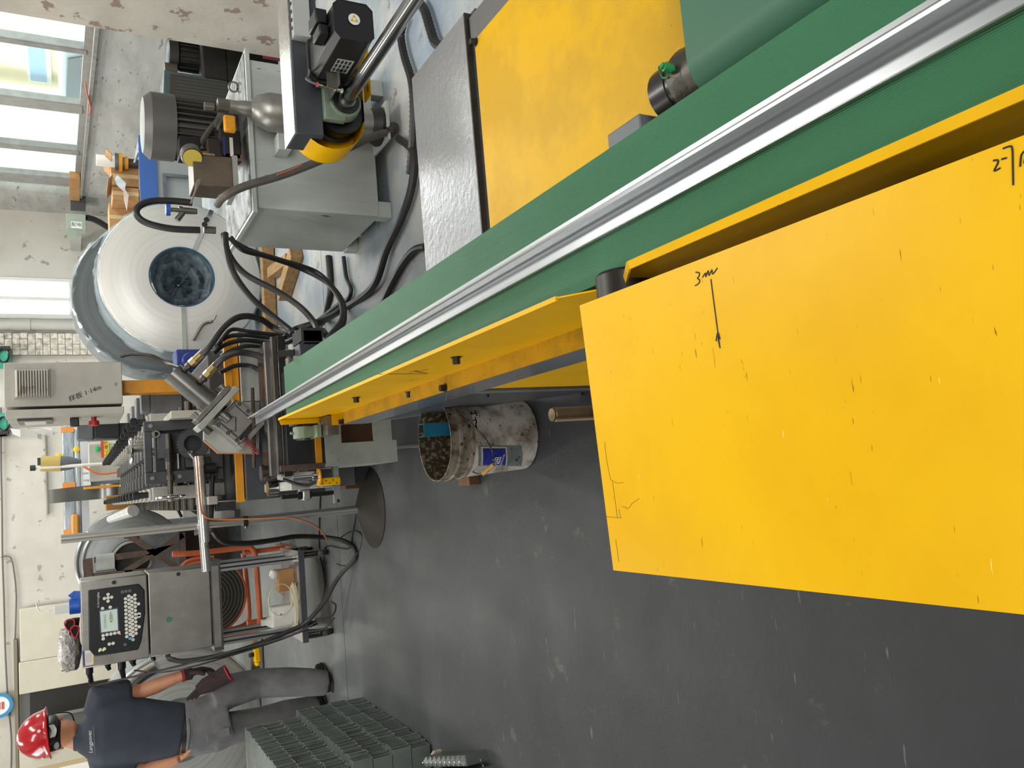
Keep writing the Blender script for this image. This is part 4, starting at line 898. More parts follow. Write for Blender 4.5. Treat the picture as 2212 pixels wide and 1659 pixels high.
# right hand gearboxes/chain side
obj('chain_cover', B().box(0.52, 0.72, 4.3, 9.3, 0.70, 0.80), RD, rf, bevel=0.01)
for k in range(4):
    y = 5.35 + k*0.5
    g = obj('gearbox', B().box(0.50, 0.72, y, y+0.3, 0.80, 0.98).box(0.55, 0.7, y+0.05, y+0.2, 0.98, 1.03), mat('gearbox_grey', '#74777a', 0.42, c2='#63666a', ns=9), rf, bevel=0.008)
    obj('gearbox_cover', B().cyl((0.49, y+0.15, 0.89), (0.50, y+0.15, 0.89), 0.06, n=20), STLD, g)
# servo geared motor standing behind the stands
mA, mB = ay(165, 932, 6.0), ay(258, 932, 6.0)
md = obj('drive_motor', B().box(mA[0]-0.06, mA[0]+0.06, 5.95, 6.08, mB[2], mA[2]-0.1), mat('drive_black', '#26272a', 0.35), rf, bevel=0.008)
obj('motor_cap', B().box(mA[0]-0.063, mA[0]+0.063, 5.945, 6.085, mA[2]-0.1, mA[2]), MGR, md, bevel=0.01)
obj('motor_neck', B().box(mA[0]-0.04, mA[0]+0.04, 5.97, 6.06, 0.7, mB[2]), RD, md)
# front adjusting frame with worm, gear segment, shaft and handwheel
YF = 4.32
fz0, fz1 = 0.74, zY(312, 975, YF)
fx0, fx1 = 0.085, 0.395
fr = obj('front_frame', B().box(fx0, fx0+0.06, YF, YF+0.05, fz0, fz1).box(fx1-0.05, fx1, YF, YF+0.05, fz0, fz1).box(fx0+0.06, fx1-0.05, YF, YF+0.05, fz1-0.035, fz1).box(fx0+0.06, fx1-0.05, YF, YF+0.05, fz0, 0.83), RD, rf, bevel=0.004)
obj('frame_plate', B().box(fx0+0.05, fx1-0.045, YF+0.055, YF+0.07, 0.78, 1.05), mat('frame_dark', '#2a2a2b', 0.5), fr)
wz = zY(418-7, 985, YF); wzz = 0.985
wc = ay(386, 985, YF-0.02)
WX0, WX1 = xY(416, 1055, YF-0.02), xY(416, 935, YF-0.02)
wsh = obj('worm_shaft', B().cyl((WX0-0.02, YF-0.025, wc[2]+0.045), (WX1, YF-0.025, wc[2]+0.045), 0.013, n=16).cyl((WX0+0.05, YF-0.025, wc[2]+0.045), (WX0+0.075, YF-0.025, wc[2]+0.045), 0.02, n=16), STLD, fr)
b = B()
for k in range(6): b.cyl((wc[0]+0.0-0.022+k*0.011, YF-0.025, wc[2]+0.045), (wc[0]-0.022+k*0.011+0.006, YF-0.025, wc[2]+0.045), 0.023, n=18)
obj('worm_thread', b, BLK, fr)['kind'] = 'stuff'
gc = ay(400, 955, YF); gz_ = 0.885
gg = V((0.272, YF-0.03, 0.885))
b = B(); n = 64; R = []
for t, rr in ((0, 0.042), (0, None), (0.018, None), (0.018, 0.042)):
    ring = []
    for i in range(n*2):
        a = 2*PI*i/(2*n); rad = rr if rr else (0.078 if (i//2) % 2 == 0 else 0.072)
        ring.append(gg + V((rad*math.cos(a), t, rad*math.sin(a))))
    R.append(ring)
b.rings(R, close=True); obj('worm_gear', b, RD, fr, ang=50)
hw = V((WX0-0.035, YF-0.025, wc[2]+0.045))
def handwheel(name, c, axis, R_, par):
    a, u, v = orth(axis)
    h = obj(name, B().tube([V(c)+(u*math.cos(t)+v*math.sin(t))*R_ for t in [2*PI*k/32 for k in range(32)]], 0.009, 10, 1, close=True), CHR, par)
    for k in range(3):
        t = 2*PI*k/3+0.4; d = u*math.cos(t)+v*math.sin(t)
        obj('spoke', B().cyl(V(c)+d*0.012, V(c)+d*R_, 0.005, n=8), CHR, h)
    obj('hub', B().cyl(V(c)-a*0.012, V(c)+a*0.02, 0.016, n=14), STL, h)
    return h
handwheel('handwheel', hw, (-1, 0, 0), 0.062, rf)
h2c = ay(283, 974, 4.75)
hw2 = handwheel('handwheel', h2c, (0, 0, 1), 0.065, rf)
obj('wheel_dish', B().lathe(h2c+V((0, 0, -0.006)), (0, 0, 1), [(0, 0.02), (0.0, 0.062), (0.01, 0.064), (0.006, 0.02)], n=36), ALU, hw2)
obj('handwheel_shaft', B().cyl((h2c[0], h2c[1], 0.95), h2c, 0.01, n=10), STL, rf)
obj('stand_plate', B().box(0.395, 0.43, 4.2, 4.6, 0.70, 0.99), mat('plate_cream', '#b3b0a4', 0.45), rf, bevel=0.003)
for k in range(3):
    zz = fz1-0.10-0.055*k; obj('guide_rod', B().cyl((fx0+0.07, YF+0.03, zz), (fx0+0.145, YF+0.03, zz), 0.007, n=10), STL, fr)
for x, z in ((fx0+0.03, fz1-0.03), (fx0+0.03, fz0+0.05), (fx1-0.025, fz1-0.03), (fx1-0.025, fz0+0.06), (fx0+0.03, 0.95)):
    obj('frame_bolt', B().cyl((x, YF, z), (x, YF-0.012, z), 0.011, n=6), STL, fr)
obj('bearing_cap', B().box(0.215, 0.33, YF-0.008, YF, 0.80, 0.835), mat('cap_steel', '#8b8880', 0.4, 0.6), fr, bevel=0.003)
obj('inner_block', B().box(fx0+0.07, fx0+0.15, YF+0.01, YF+0.05, 0.84, 0.92), STLD, fr, bevel=0.004)
obj('slide_block', B().box(0.21, 0.335, YF+0.02, YF+0.054, 0.98, 1.04), mat('slide_grey', '#55565a', 0.4, 0.4), fr, bevel=0.004)
b = B(); b.pipe((fx1-0.065, YF-0.004, fz1-0.055), (fx1-0.065, YF+0.002, fz1-0.055), 0.018, 0.011, 20); obj('bushing', b, STL, fr)
# left beam of the machine: guard rail plate with row of ribs
obj('side_plate', B().box(-0.035, 0.005, 4.15, 5.0, 0.80, 0.845), CRE, rf, bevel=0.004)
obj('side_rail', B().box(-0.07, -0.03, 4.2, 9.3, 0.71, 0.80), BLK, rf)
# decoiled strip arching up behind the machine and its yellow guide
sA, sB = ay(103, 1072, 9.75), ay(250, 1066, 9.75)
b = B(); rows = []
for k in range(13):
    t = k/12; z = sA[2]*(1-t) + 0.98*t; y = 10.2 - 0.75*t - 0.25*math.sin(PI*t)
    rows.append([(sA[0]-0.075, y, z), (sA[0]+0.075, y, z)])
b.sheet(rows, 0.003, (0, 1, 0))
sp = thing('steel_strip', 'steel strip arching up behind the roll former between its yellow guides', 'steel strip', (sA[0], 9.7, 0.9))
obj('strip', b, mat('strip_dark', '#6f716f', 0.22, 0.9), sp)
gA, gB = ay(180, 1057, 9.6), ay(252, 1050, 9.5)
obj('guide_bar', B().box(gB[0]-0.01, gB[0]+0.012, 9.35, 9.75, 0.98, gA[2]), ORY, rf)
obj('guide_block', B().box(sA[0]-0.2, sA[0]-0.05, 9.3, 9.5, 0.7, zY(228, 1095, 9.4)), mat('guide_brown', '#8c6320', 0.5), rf, bevel=0.01)
# ------------------------------------------------------------------ shear: mitred plate, die and 45 degree cylinder
YO = 3.93
sh = thing('hydraulic_shear', 'mitred cutting head with tilted hydraulic cylinder on chamfered grey plate', 'cutting head', (0.3, 3.9, 0.55))
OCT = mat('plate_greygreen', '#b3b5ac', 0.42, c2='#a5a79e', ns=9, c3='#54564f', ns3=50, t3=0.72)
pO = [ay(x, y, YO) for x, y in ((440, 905), (440, 951), (472, 979), (560, 980), (560, 868), (488, 868))]
op = obj('octagon_plate', B().prism(pO, (0, 0.025, 0)), OCT, sh, bevel=0.002)
obj('primer_edge', B().bar(pO[1]+V((0, 0.012, 0)), pO[2]+V((0, 0.012, 0)), 0.027, 0.003, up=(1, 0, 1)).bar(pO[2]+V((0, 0.012, 0)), pO[3]+V((0, 0.012, 0)), 0.027, 0.003, up=(1, 0, 0)), mat('primer_orange', '#c07a3a', 0.6), op)
# local frame of the tilted head in the x-z plane
cA, cB = ay(385, 820, 3.84), ay(452, 876, 3.84)
e1 = (cB-cA); e1.y = 0; e1.normalize()                    # along the stroke, down-left
e2 = V((e1.z, 0, -e1.x)); ey = V((0, 1, 0))
if e2.x > 0: e2 = -e2
cy0 = ay(371, 809, 3.84); cy1 = ay(446, 868, 3.84)
cr = 0.049
a0 = (ay(384, 789, 3.84)+ay(361, 820, 3.84))/2; L0 = (ay(452, 876, 3.84)-a0).length
bdy = obj('cylinder_body', B().cyl(a0, a0+e1*L0, cr, n=40).cyl(a0+e1*(L0-0.035), a0+e1*(L0-0.005), cr+0.004, n=40), mat('cylinder_steel', '#8b8985', 0.3, 0.9, c2='#7a7874', ns=7), sh)
fl0 = a0+e1*L0
obj('cylinder_flange', B().obox(fl0+e1*0.006, e1*0.012, e2*0.105, ey*0.06), STL, sh, bevel=0.003)
obj('flange_plate', B().obox(fl0+e1*0.034, e1*0.014, e2*0.125, ey*0.065), mat('flange_pale', '#a6a79e', 0.42, c2='#96978e', ns=9), sh, bevel=0.003)
for s_ in (-1, 1):
    obj('flange_bolt', B().cyl(fl0+e2*0.085*s_-e1*0.005-ey*0.03, fl0+e2*0.085*s_-e1*0.028-ey*0.03, 0.013, n=16).cyl(fl0+e2*0.085*s_-e1*0.005+ey*0.03, fl0+e2*0.085*s_-e1*0.028+ey*0.03, 0.013, n=16), CHR, bdy)
obj('tie_bolt', B().cyl(fl0+e1*0.05+e2*0.1-ey*0.03, fl0+e1*0.085+e2*0.1-ey*0.03, 0.017, n=6), CHR, bdy)
obj('piston_rod', B().cyl(fl0+e1*0.045, fl0+e1*0.105, 0.024, n=28), CHR, sh)
obj('rod_collar', B().cyl(fl0+e1*0.03-e2*0.0, fl0+e1*0.062, 0.042, n=28), BLK, sh)
dc = ay(512, 913, 3.86)
DIE = mat('die_steel', '#95918a', 0.4, 0.4, c2='#837f77', ns=12, c3='#4c4842', ns3=40, t3=0.68, bump=0.05)
die = obj('die_block', B().obox(dc+ey*0.03, e1*0.075, e2*0.078, ey*0.035), DIE, sh, bevel=0.004)
obj('die_plate', B().obox(dc-ey*0.012-e1*0.006, e1*0.055, e2*0.05, ey*0.008), DIE, die, bevel=0.003)
obj('die_rail', B().obox(dc-ey*0.008+e2*0.066, e1*0.065, e2*0.012, ey*0.016), DIE, die, bevel=0.003)
obj('die_rail', B().obox(dc-ey*0.008-e2*0.066, e1*0.065, e2*0.012, ey*0.016), DIE, die, bevel=0.003)
obj('die_foot', B().obox(dc-ey*0.008+e1*0.083, e1*0.01, e2*0.085, ey*0.04), DIE, die, bevel=0.002)
obj('die_gap', B().obox(dc-ey*0.0035+e1*0.062, e1*0.010, e2*0.05, ey*0.003), BLK, die)
for i, j in ((-0.055, 0.066), (0.0, 0.066), (0.05, 0.066), (-0.05, -0.066), (0.0, -0.066), (0.05, -0.066)):
    p = dc+e1*i+e2*j-ey*0.0245; obj('socket_screw', B().pipe(p, p-ey*0.004, 0.008, 0.004, 14), BLK, die)
p = dc-ey*0.021
SLOT = [(-0.03, 0.012), (-0.034, 0.012), (-0.034, -0.022), (0.03, -0.022), (0.03, 0.012)]
qs = [ay(x, y, 3.8375) for x, y in ((499, 905), (499, 901), (509, 901), (509, 931), (499, 931), (499, 927))]
b = B()
b.tube([q_ + V((0, -0.002, 0)) for q_ in qs], 0.0018, 5, 1); obj('profile_slot', b, INK, die)
spc = dc+e1*0.098
b = B(); pts = []
spd = (ay(550, 972, 3.8) - ay(527, 948, 3.8)); spd.y = 0; spd.normalize(); sp_u = V((spd.z, 0, -spd.x)); sp0 = ay(527, 948, 3.8)
for k in range(9*10): t = 2*PI*k/10; pts.append(sp0 + spd*(0.09*k/90) + (sp_u*math.cos(t)+ey*math.sin(t))*0.013)
b.tube(pts, 0.0022, 6, 1); obj('red_spring', b, mat('spring_red', '#8e3438', 0.45), sh)
b = B(); b.cyl(sp0-spd*0.004, sp0, 0.024, n=24); obj('spring_washer', b, CHR, sh)
# fittings and hoses of the cylinder
HS = []
for k, (xa1, ya1, xb1, yb1) in enumerate(((398, 800, 437, 763), (432, 826, 466, 789))):
    pa, pb1 = ay(xa1, ya1, 3.80), ay(xb1, yb1, 3.76); d = (pb1-pa).normalized(); Lf = (pb1-pa).length
    f1 = obj('port_fitting', B().cyl(pa, pa+d*Lf*0.38, 0.013, n=16).cyl(pa+d*Lf*0.15, pa+d*Lf*0.3, 0.018, n=6), STLD, sh)
    obj('brass_nut', B().cyl(pa+d*Lf*0.36, pa+d*Lf*0.6, 0.0195, n=6).cyl(pa+d*Lf*0.6, pa+d*Lf*1.06, 0.0165, n=18), BRASS, f1)
    HS.append((pb1, d))
# ------------------------------------------------------------------ shear table with slide rails
stb = thing('shear_table', 'oily dark slide table on grey legs between roll former and conveyor', 'machine table', (0.3, 3.6, 0))
OIL = mat('oily_rail', '#4a4947', 0.25, 0.75, c2='#343331', ns=12, bump=0.1, bs=40)
obj('table_top', B().box(0.06, 0.66, 3.46, 3.88, 0.60, 0.635), OIL, stb, bevel=0.003)
for k, (y0, y1, z) in enumerate(((3.47, 3.5, 0.655), (3.52, 3.545, 0.65), (3.6, 3.63, 0.66), (3.66, 3.74, 0.648))):
    obj('slide_rail', B().box(0.07, 0.66, y0, y1, 0.635, z), [STLD, OIL, STL, OIL][k], stb, bevel=0.002)
obj('front_panel', B().box(0.09, 0.50, 3.44, 3.46, 0.49, 0.62), BLK, stb)
obj('yellow_side', B().box(0.10, 0.22, 3.425, 3.44, 0.48, 0.505), ORY, stb)
b = B(); b.box(0.10, 0.62, 3.45, 3.8, 0.43, 0.48); obj('under_beam', b, DGR, stb)
# grey front leg plate with window
lp0 = [ay(x, y, 3.42) for x, y in ((702, 880), (702, 1003), (858, 986), (858, 962), (845, 958), (838, 905), (845, 848))]
z_t, z_b = zY(702, 950, 3.42), zY(857, 960, 3.42)
lx0, lx1 = 0.10, 0.52
wz1_, wz0_ = zY(735, 925, 3.42), zY(806, 925, 3.42)
wx0_, wx1_ = xY(770, 955, 3.42), xY(770, 890, 3.42)
obj('leg_plate', B().box(lx0, wx0_, 3.42, 3.432, z_b, z_t).box(wx1_, lx1, 3.42, 3.432, z_b+0.03, z_t).box(wx0_, wx1_, 3.42, 3.432, z_b+0.02, wz0_).box(wx0_, wx1_, 3.42, 3.432, wz1_, z_t), mat('leg_grey', '#a3a59c', 0.5, c2='#94968d', ns=8, c3='#63655e', ns3=35, t3=0.7), stb)
obj('side_leg', B().box(lx0-0.012, lx0, 3.42, 3.85, z_b, z_t+0.06), MATS['leg_grey'], stb)
q = ay(872, 964, 3.42)
obj('levelling_foot', B().cyl((q[0], 3.45, 0.012), (q[0], 3.45, z_b+0.01), 0.008, n=10).lathe((q[0], 3.45, 0), (0, 0, 1), [(0, 0.026), (0.01, 0.026), (0.016, 0.012), (0.016, 0)], n=20), CHR, stb)
obj('angle_bar', B().box(lx0-0.02, lx0+0.005, 3.41, 3.425, z_t+0.01, 0.66), RUST, stb)
b = B(); pts = [(0.085+k*0.02, 3.84 + 0.0, 0.662) for k in range(30)]
b.corr([ay(549, 1010, 3.84), ay(548, 920, 3.84), ay(545, 835, 3.84)], 0.009, 0.009); obj('rebar', b, RUST, stb)
# left hand attachments of the table: pulley, push bar, yellow limit rail, gas damper
obj('side_channel', B().box(0.0, 0.04, 3.5, 4.05, 0.52, 0.60), MATS['leg_grey'], stb, bevel=0.003)
obj('side_channel', B().box(0.0, 0.035, 3.5, 4.05, 0.42, 0.47), MATS['leg_grey'], stb, bevel=0.003)
q0, q1 = ay(685, 1040, 3.42), ay(733, 1025, 3.42)
yl = obj('limit_rail', B().box(q0[0]-0.02, q0[0]+0.012, 3.4, 3.43, q1[2], q0[2]), YEL, stb, bevel=0.006)
for k in range(5): obj('rail_hole', B().cyl((q0[0]-0.012+0.012*(k % 2), 3.399, q1[2]+0.02+k*0.015), (q0[0]-0.012+0.012*(k % 2), 3.3985, q1[2]+0.02+k*0.015), 0.003, n=8), BLK, yl)
p = ay(690, 1030, 3.40); obj('yellow_disc', B().cyl(p, p+V((0, 0, 0.006)), 0.035, n=24), ORY, stb)
b = B(); p0 = ay(640, 1022, 3.45); b.cyl(p+V((0, 0, 0.006)), p+V((0, 0, 0.11)), 0.011, n=14).cyl(p+V((0, 0, 0.006)), p+V((0, 0, 0.03)), 0.018, n=18); obj('stop_pin', b, CHR, stb)
p0, p1 = ay(608, 1074, 3.55), ay(722, 1064, 3.55)
dm = obj('damper', B().cyl(p0, p1, 0.010, n=16).cyl(p0+(p1-p0)*0.3, p0+(p1-p0)*0.55, 0.017, n=18), BLKP, stb)
pm_ = p0+(p1-p0)*0.45; obj('damper_clamp', B().box(pm_[0]-0.022, pm_[0]+0.022, 3.53, 3.58, pm_[2]-0.016, pm_[2]+0.016), ALU, dm, bevel=0.005)
obj('damper_bracket', B().box(pm_[0]+0.01, 0.09, 3.56, 3.6, pm_[2]-0.02, pm_[2]+0.02), MATS['leg_grey'], stb)
p = ay(727, 1062, 3.55); obj('damper_foot_plate', B().box(p[0]-0.05, p[0]+0.05, 3.54, 3.56, p[2]-0.015, p[2]+0.015), ALU, dm)
for x in (-0.04, 0.04):
    obj('foot_bolt', B().cyl((p[0]+x, 3.54, p[2]), (p[0]+x, 3.53, p[2]), 0.007, n=10), BLK, dm)
obj('side_rail_bar', B().box(p[0]+0.045, 0.1, 3.54, 3.57, p[2]-0.012, p[2]+0.012), MATS['leg_grey'], stb)
pq = ay(585, 1020, 3.75); obj('pulley', B().cyl(pq+V((0, 0, -0.03)), pq+V((0, 0, 0.03)), 0.03, n=24).cyl(pq+V((0, 0, 0.03)), pq+V((0, 0, 0.045)), 0.036, n=24), STLD, stb)
pq = ay(590, 1055, 3.75); obj('pulley', B().cyl(pq+V((0, 0, -0.02)), pq+V((0, 0, 0.025)), 0.034, n=24), CHR, stb)
b = B(); b.tube([ay(612, 1035, 3.5), ay(640, 1045, 3.47), ay(665, 1048, 3.45), ay(683, 1040, 3.43)], 0.007, 8); obj('black_cable', b, RUB, stb)
pl0 = [ay(600, 1022, 3.52), ay(680, 1018, 3.46), ay(675, 1032, 3.46), ay(645, 1044, 3.48), ay(600, 1036, 3.52)]
obj('cover_plate', B().prism(pl0, (0, 0.008, 0)), MATS['leg_grey'], stb)
# planks under the machine
tw1 = ay(745, 925, 3.75); 
b = B(); b.box(0.13, 0.5, 3.92, 4.02, 0.012, zY(738, 920, 3.9)); 
one('wood_block', b, WOODD, 'brown wooden block standing behind the window of the leg plate', 'timber', bevel=0.004)
pA, pB_ = az(752, 1045, 0.06), az(770, 985, 0.06)
one('wood_block', B().box(-0.02, 0.13, 4.35, 4.5, 0.0, 0.11), WOODD, 'brown wooden block under the left side of the roll former bed', 'timber', bevel=0.004)
# yellow frame piece right of the die
yb0, yb1 = ay(490, 735, 4.05), ay(490, 862, 4.05)
obj('yellow_frame', B().box(yb1[0], yb0[0]+0.02, 4.03, 4.06, zY(500, 800, 4.05), zY(484, 800, 4.05)), ORY, rf, bevel=0.002)
# ------------------------------------------------------------------ black hoses and conduits between tank, cylinder and machine
grp = None
def blackhose(pts, r, label, corr=False):
    return hose('hydraulic_hose', pts, r, None, RUB, 8, label, 'hose', 9, corr, group='black hoses and conduits behind the conveyor')
A = ay
blackhose([HS[0][0]-HS[0][1]*0.01, A(455, 745, 3.72), A(485, 705, 3.7), A(520, 684, 3.7), A(560, 688, 3.72), A(600, 712, 3.75), A(660, 722, 3.5), A(690, 712, 3.35), A(705, 725, 3.2)], 0.0145, 'thick black hose from the upper brass fitting of the tilted cylinder')
blackhose([HS[1][0]-HS[1][1]*0.01, A(480, 775, 3.72), A(510, 762, 3.7), A(545, 765, 3.7), A(590, 780, 3.66), A(628, 792, 3.6), A(650, 800, 3.4)], 0.0145, 'thick black hose from the lower brass fitting of the tilted cylinder')
blackhose([A(487, 505, 3.6), A(490, 540, 3.55), A(505, 590, 3.5), A(540, 640, 3.5), A(585, 680, 3.5), A(625, 712, 3.45), A(632, 722, 3.4)], 0.0135, 'left one of two black hoses drooping from the oil manifold')
blackhose([A(483, 505, 3.63), A(495, 550, 3.6), A(530, 592, 3.55), A(600, 630, 3.5), A(650, 665, 3.4), A(680, 700, 3.3), A(690, 735, 3.15)], 0.0135, 'right one of two black hoses drooping from the oil manifold')
blackhose([A(497, 512, 3.6), A(525, 540, 3.62), A(580, 555, 3.7), A(650, 580, 3.8), A(705, 610, 3.75), A(735, 650, 3.6), A(738, 690, 3.4), A(715, 722, 3.2), A(700, 745, 3.05)], 0.012, 'black hose looping out widest from the manifold over the floor')
blackhose([A(497, 516, 3.66), A(540, 540, 3.7), A(610, 562, 3.8), A(680, 585, 3.9), A(715, 615, 3.8), A(742, 655, 3.65), A(742, 700, 3.45), A(712, 735, 3.2)], 0.010, 'thinner black hose following the widest loop from the manifold')
blackhose([az(862, 300, 0.03), az(893, 330, 0.03), az(890, 400, 0.03), az(868, 470, 0.03), az(835, 540, 0.03), az(805, 620, 0.03), az(740, 668, 0.03), A(690, 695, 3.9), A(640, 712, 3.9), A(628, 722, 3.85)], 0.019, 'thick black conduit running along the floor past the oil tank foot')
blackhose([az(920, 533, 0.02), az(895, 540, 0.02), az(870, 570, 0.02), az(845, 615, 0.02), az(822, 665, 0.02)], 0.017, 'short black conduit coming out from under the steel deck')
blackhose([az(709, 553, 0.02), az(713, 600, 0.02), az(712, 640, 0.02), az(700, 690, 0.02), A(685, 705, 4.3)], 0.019, 'straight black hose on the floor beside the tank foot')
blackhose([az(742, 555, 0.02), az(748, 600, 0.02), az(758, 625, 0.02), az(752, 645, 0.02), az(735, 655, 0.02), az(690, 690, 0.03)], 0.013, 'thin black hose curling on the floor near the tank')
blackhose([az(905, 5, 0.03), az(918, 25, 0.03), az(930, 65, 0.03), az(940, 92, 0.03), az(960, 105, 0.03)], 0.022, 'grey black corrugated conduit at the far right by the steel deck', True)
blackhose([az(875, 40, 0.03), az(866, 75, 0.03), az(873, 120, 0.03), az(888, 170, 0.03), az(893, 220, 0.03), az(891, 300, 0.03), az(885, 380, 0.03)], 0.02, 'grey black corrugated conduit running along the deck edge on the floor', True)
for k, (pts, r) in enumerate((
    ([A(478, 735, 3.9), A(500, 712, 3.95), A(540, 716, 3.95), A(600, 722, 3.95), A(640, 712, 3.9), A(700, 690, 3.95)], 0.010),
    ([A(468, 748, 3.9), A(490, 728, 3.95), A(530, 724, 3.95), A(590, 730, 3.95), A(650, 725, 3.8), A(680, 715, 3.6)], 0.011),
    ([A(460, 765, 3.9), A(485, 745, 3.95), A(530, 735, 3.95), A(590, 742, 3.95), A(622, 738, 3.8), A(650, 720, 3.7)], 0.012),
    ([A(465, 790, 3.9), A(490, 762, 3.95), A(530, 748, 3.95), A(575, 748, 3.95), A(605, 735, 3.7), A(620, 722, 3.6)], 0.010))):
    blackhose(pts, r, ['topmost corrugated conduit of the bundle beside the gear motor', 'second corrugated conduit of the bundle beside the gear motor', 'third corrugated conduit of the bundle beside the gear motor', 'lowest corrugated conduit of the bundle beside the gear motor'][k], True)
blackhose([A(475, 805, 4.0), A(510, 790, 4.0), A(545, 792, 4.0), A(575, 812, 3.95), A(585, 835, 3.9), A(588, 880, 3.85)], 0.011, 'black cable arching over the pale front sheet beside the cylinder')
# ------------------------------------------------------------------ print head stand on a plough disc
SB = V((-0.13, 4.25, 0))
sd = thing('print_head_stand', 'stainless pole stand on a dark round dished foot holding a print head tube', 'stand', SB)
obj('foot_disc', B().lathe(SB, (0, 0, 1), [(0.0, 0.211), (0.004, 0.214), (0.05, 0.11), (0.085, 0.03), (0.085, 0.0)], n=56), mat('disc_iron', '#3a362f', 0.6, 0.2, c2='#2f2b26', ns=6, bump=0.05), sd)
ptop = ay(132, 1165, 4.27)
obj('pole', B().cyl(SB+V((0, 0, 0.05)), (ptop[0], 4.27, ptop[2]), 0.0205, n=24), mat('bright_tube', '#c4c3bf', 0.2, 0.8), sd)
zc_ = zY(437, 1100, 4.2)
hx0, hxm, hx1 = xY(446, 1235, 4.2), xY(440, 1130, 4.2), xY(430, 985, 4.2)
hy = 4.225
hd_ = obj('print_head', B().cyl((hx0, hy, zY(446, 1235, hy)), (hxm, hy, zc_+0.0), 0.021, n=24).cyl((hx0+0.14, hy, zc_-0.008), (hx1-0.0, hy, zY(428, 985, hy)), 0.0245, n=24).cyl((hx1-0.045, hy, zY(430, 1000, hy)), (hx1+0.0, hy, zY(428, 985, hy)), 0.0275, n=24), MATS['bright_tube'], sd)
cl_ = ay(428, 990, hy)
obj('head_nozzle', B().pipe((hx1-0.005, hy-0.004, zY(424, 985, hy)+0.01), (hx1+0.02, hy-0.02, zY(424, 985, hy)+0.03), 0.013, 0.007, 16), STL, hd_)
pz = zY(440, 1135, 4.25); pxx = SB.x
obj('cross_clamp', B().pipe((pxx-0.022, 4.27, zc_-0.028), (pxx-0.022, 4.27, zc_+0.03), 0.026, 0.02, 24), STL, sd)
px2 = ay(452, 1012, 4.24)
blkh = obj('clamp_body', B().cyl((px2[0], 4.25, px2[2]+0.02), (px2[0], 4.25, px2[2]-0.03), 0.026, n=20), BLKP, sd)
hd2 = obj('head_body', B().box(hx1-0.11, hx1-0.005, 4.245, 4.29, zc_-0.055, zc_-0.012), BLKP, sd, bevel=0.004)
p = ay(530, 1128, 4.25); obj('pole_clamp', B().box(p[0]-0.02, p[0]+0.03, 4.235, 4.29, p[2]-0.012, p[2]+0.012), BLKP, sd, bevel=0.003)
obj('clamp_screw', B().cyl((p[0]-0.03, 4.25, p[2]), (p[0]+0.0, 4.25, p[2]), 0.008, n=10), STL, sd)
b = B(); b.tube([ay(425, 985, 4.2), ay(432, 1085, 4.19), ay(440, 1113, 4.19), ay(470, 1122, 4.2), ay(560, 1120, 4.2), ay(625, 1118, 4.2), ay(665, 1128, 4.25), ay(690, 1143, 4.4), ay(703, 1160, 4.6), ay(706, 1166, 4.7)], 0.0042, 8, 8)
obj('orange_tube', b, mat('tube_orange', '#c87444', 0.4), sd)
b = B(); b.tube([ay(458, 1000, 4.27), ay(457, 1060, 4.27), ay(456, 1100, 4.27), ay(456, 1130, 4.27), ay(468, 1158, 4.3), ay(490, 1172, 4.35), ay(530, 1174, 4.4), ay(590, 1167, 4.5), ay(640, 1159, 4.6), ay(690, 1160, 4.75), ay(735, 1166, 4.7), ay(762, 1180, 4.6), ay(770, 1197, 4.55), ay(760, 1215, 4.6), ay(730, 1248, 4.72), ay(700, 1300, 4.85), ay(660, 1345, 4.95), ay(610, 1370, 4.98), ay(540, 1398, 5.0), ay(470, 1417, 5.02), ay(400, 1428, 5.05), ay(370, 1424, 5.08), ay(362, 1420, 5.12)], 0.014, 9, 6)
obj('umbilical', b, RUB, sd)
b = B(); b.corr([ay(458, 1145, 4.28), ay(472, 1163, 4.31), ay(490, 1172, 4.345), ay(530, 1174, 4.395), ay(570, 1170, 4.46)], 0.0155); obj('umbilical_conduit', b, RUB, sd)
b = B(); b.tube([ay(445, 1182, 4.2), ay(463, 1175, 4.3), ay(476, 1165, 4.32)], 0.004, 6); obj('tie_wire', b, STLD, sd)
b = B(); b.tube([ay(738, 1160, 4.7), ay(755, 1149, 4.6), ay(772, 1148, 4.5), ay(783, 1160, 4.45), ay(778, 1185, 4.5), ay(762, 1212, 4.62), ay(745, 1222, 4.68), ay(728, 1218, 4.75)], 0.004, 7); obj('thin_cable', b, RUB, sd)

# ------------------------------------------------------------------ inkjet coder on aluminium cart
PY = 5.2
ctr = thing('inkjet_printer', 'stainless inkjet coder cabinet with black keyboard panel and grey screen', 'printer', (-0.63, 5.4, 0.67))
zt, zm, zb = zY(175, 1345, PY), zY(322, 1345, PY), zY(456, 1310, PY)
X0, X1 = -0.875, -0.405
up = obj('upper_case', B().box(X0, X1, PY, PY+0.32, zm+0.003, zt), STN, ctr, bevel=0.006)
lo_ = obj('lower_door', B().box(X0, X1, PY, PY+0.32, zb, zm-0.003), STN, ctr, bevel=0.006)
p = ay(246, 1258, PY); obj('case_lock', B().cyl((p[0], PY, p[2]), (p[0], PY-0.008, p[2]), 0.011, n=16), BLK, up)
p = ay(385, 1240, PY); obj('door_lock', B().cyl((p[0], PY, p[2]), (p[0], PY-0.008, p[2]), 0.011, n=16), BLK, lo_)
p = ay(365, 1338, PY); obj('green_dot', B().cyl((p[0], PY, p[2]), (p[0], PY-0.004, p[2]), 0.016, n=20), mat('dot_green', '#2f7a58', 0.5), lo_)
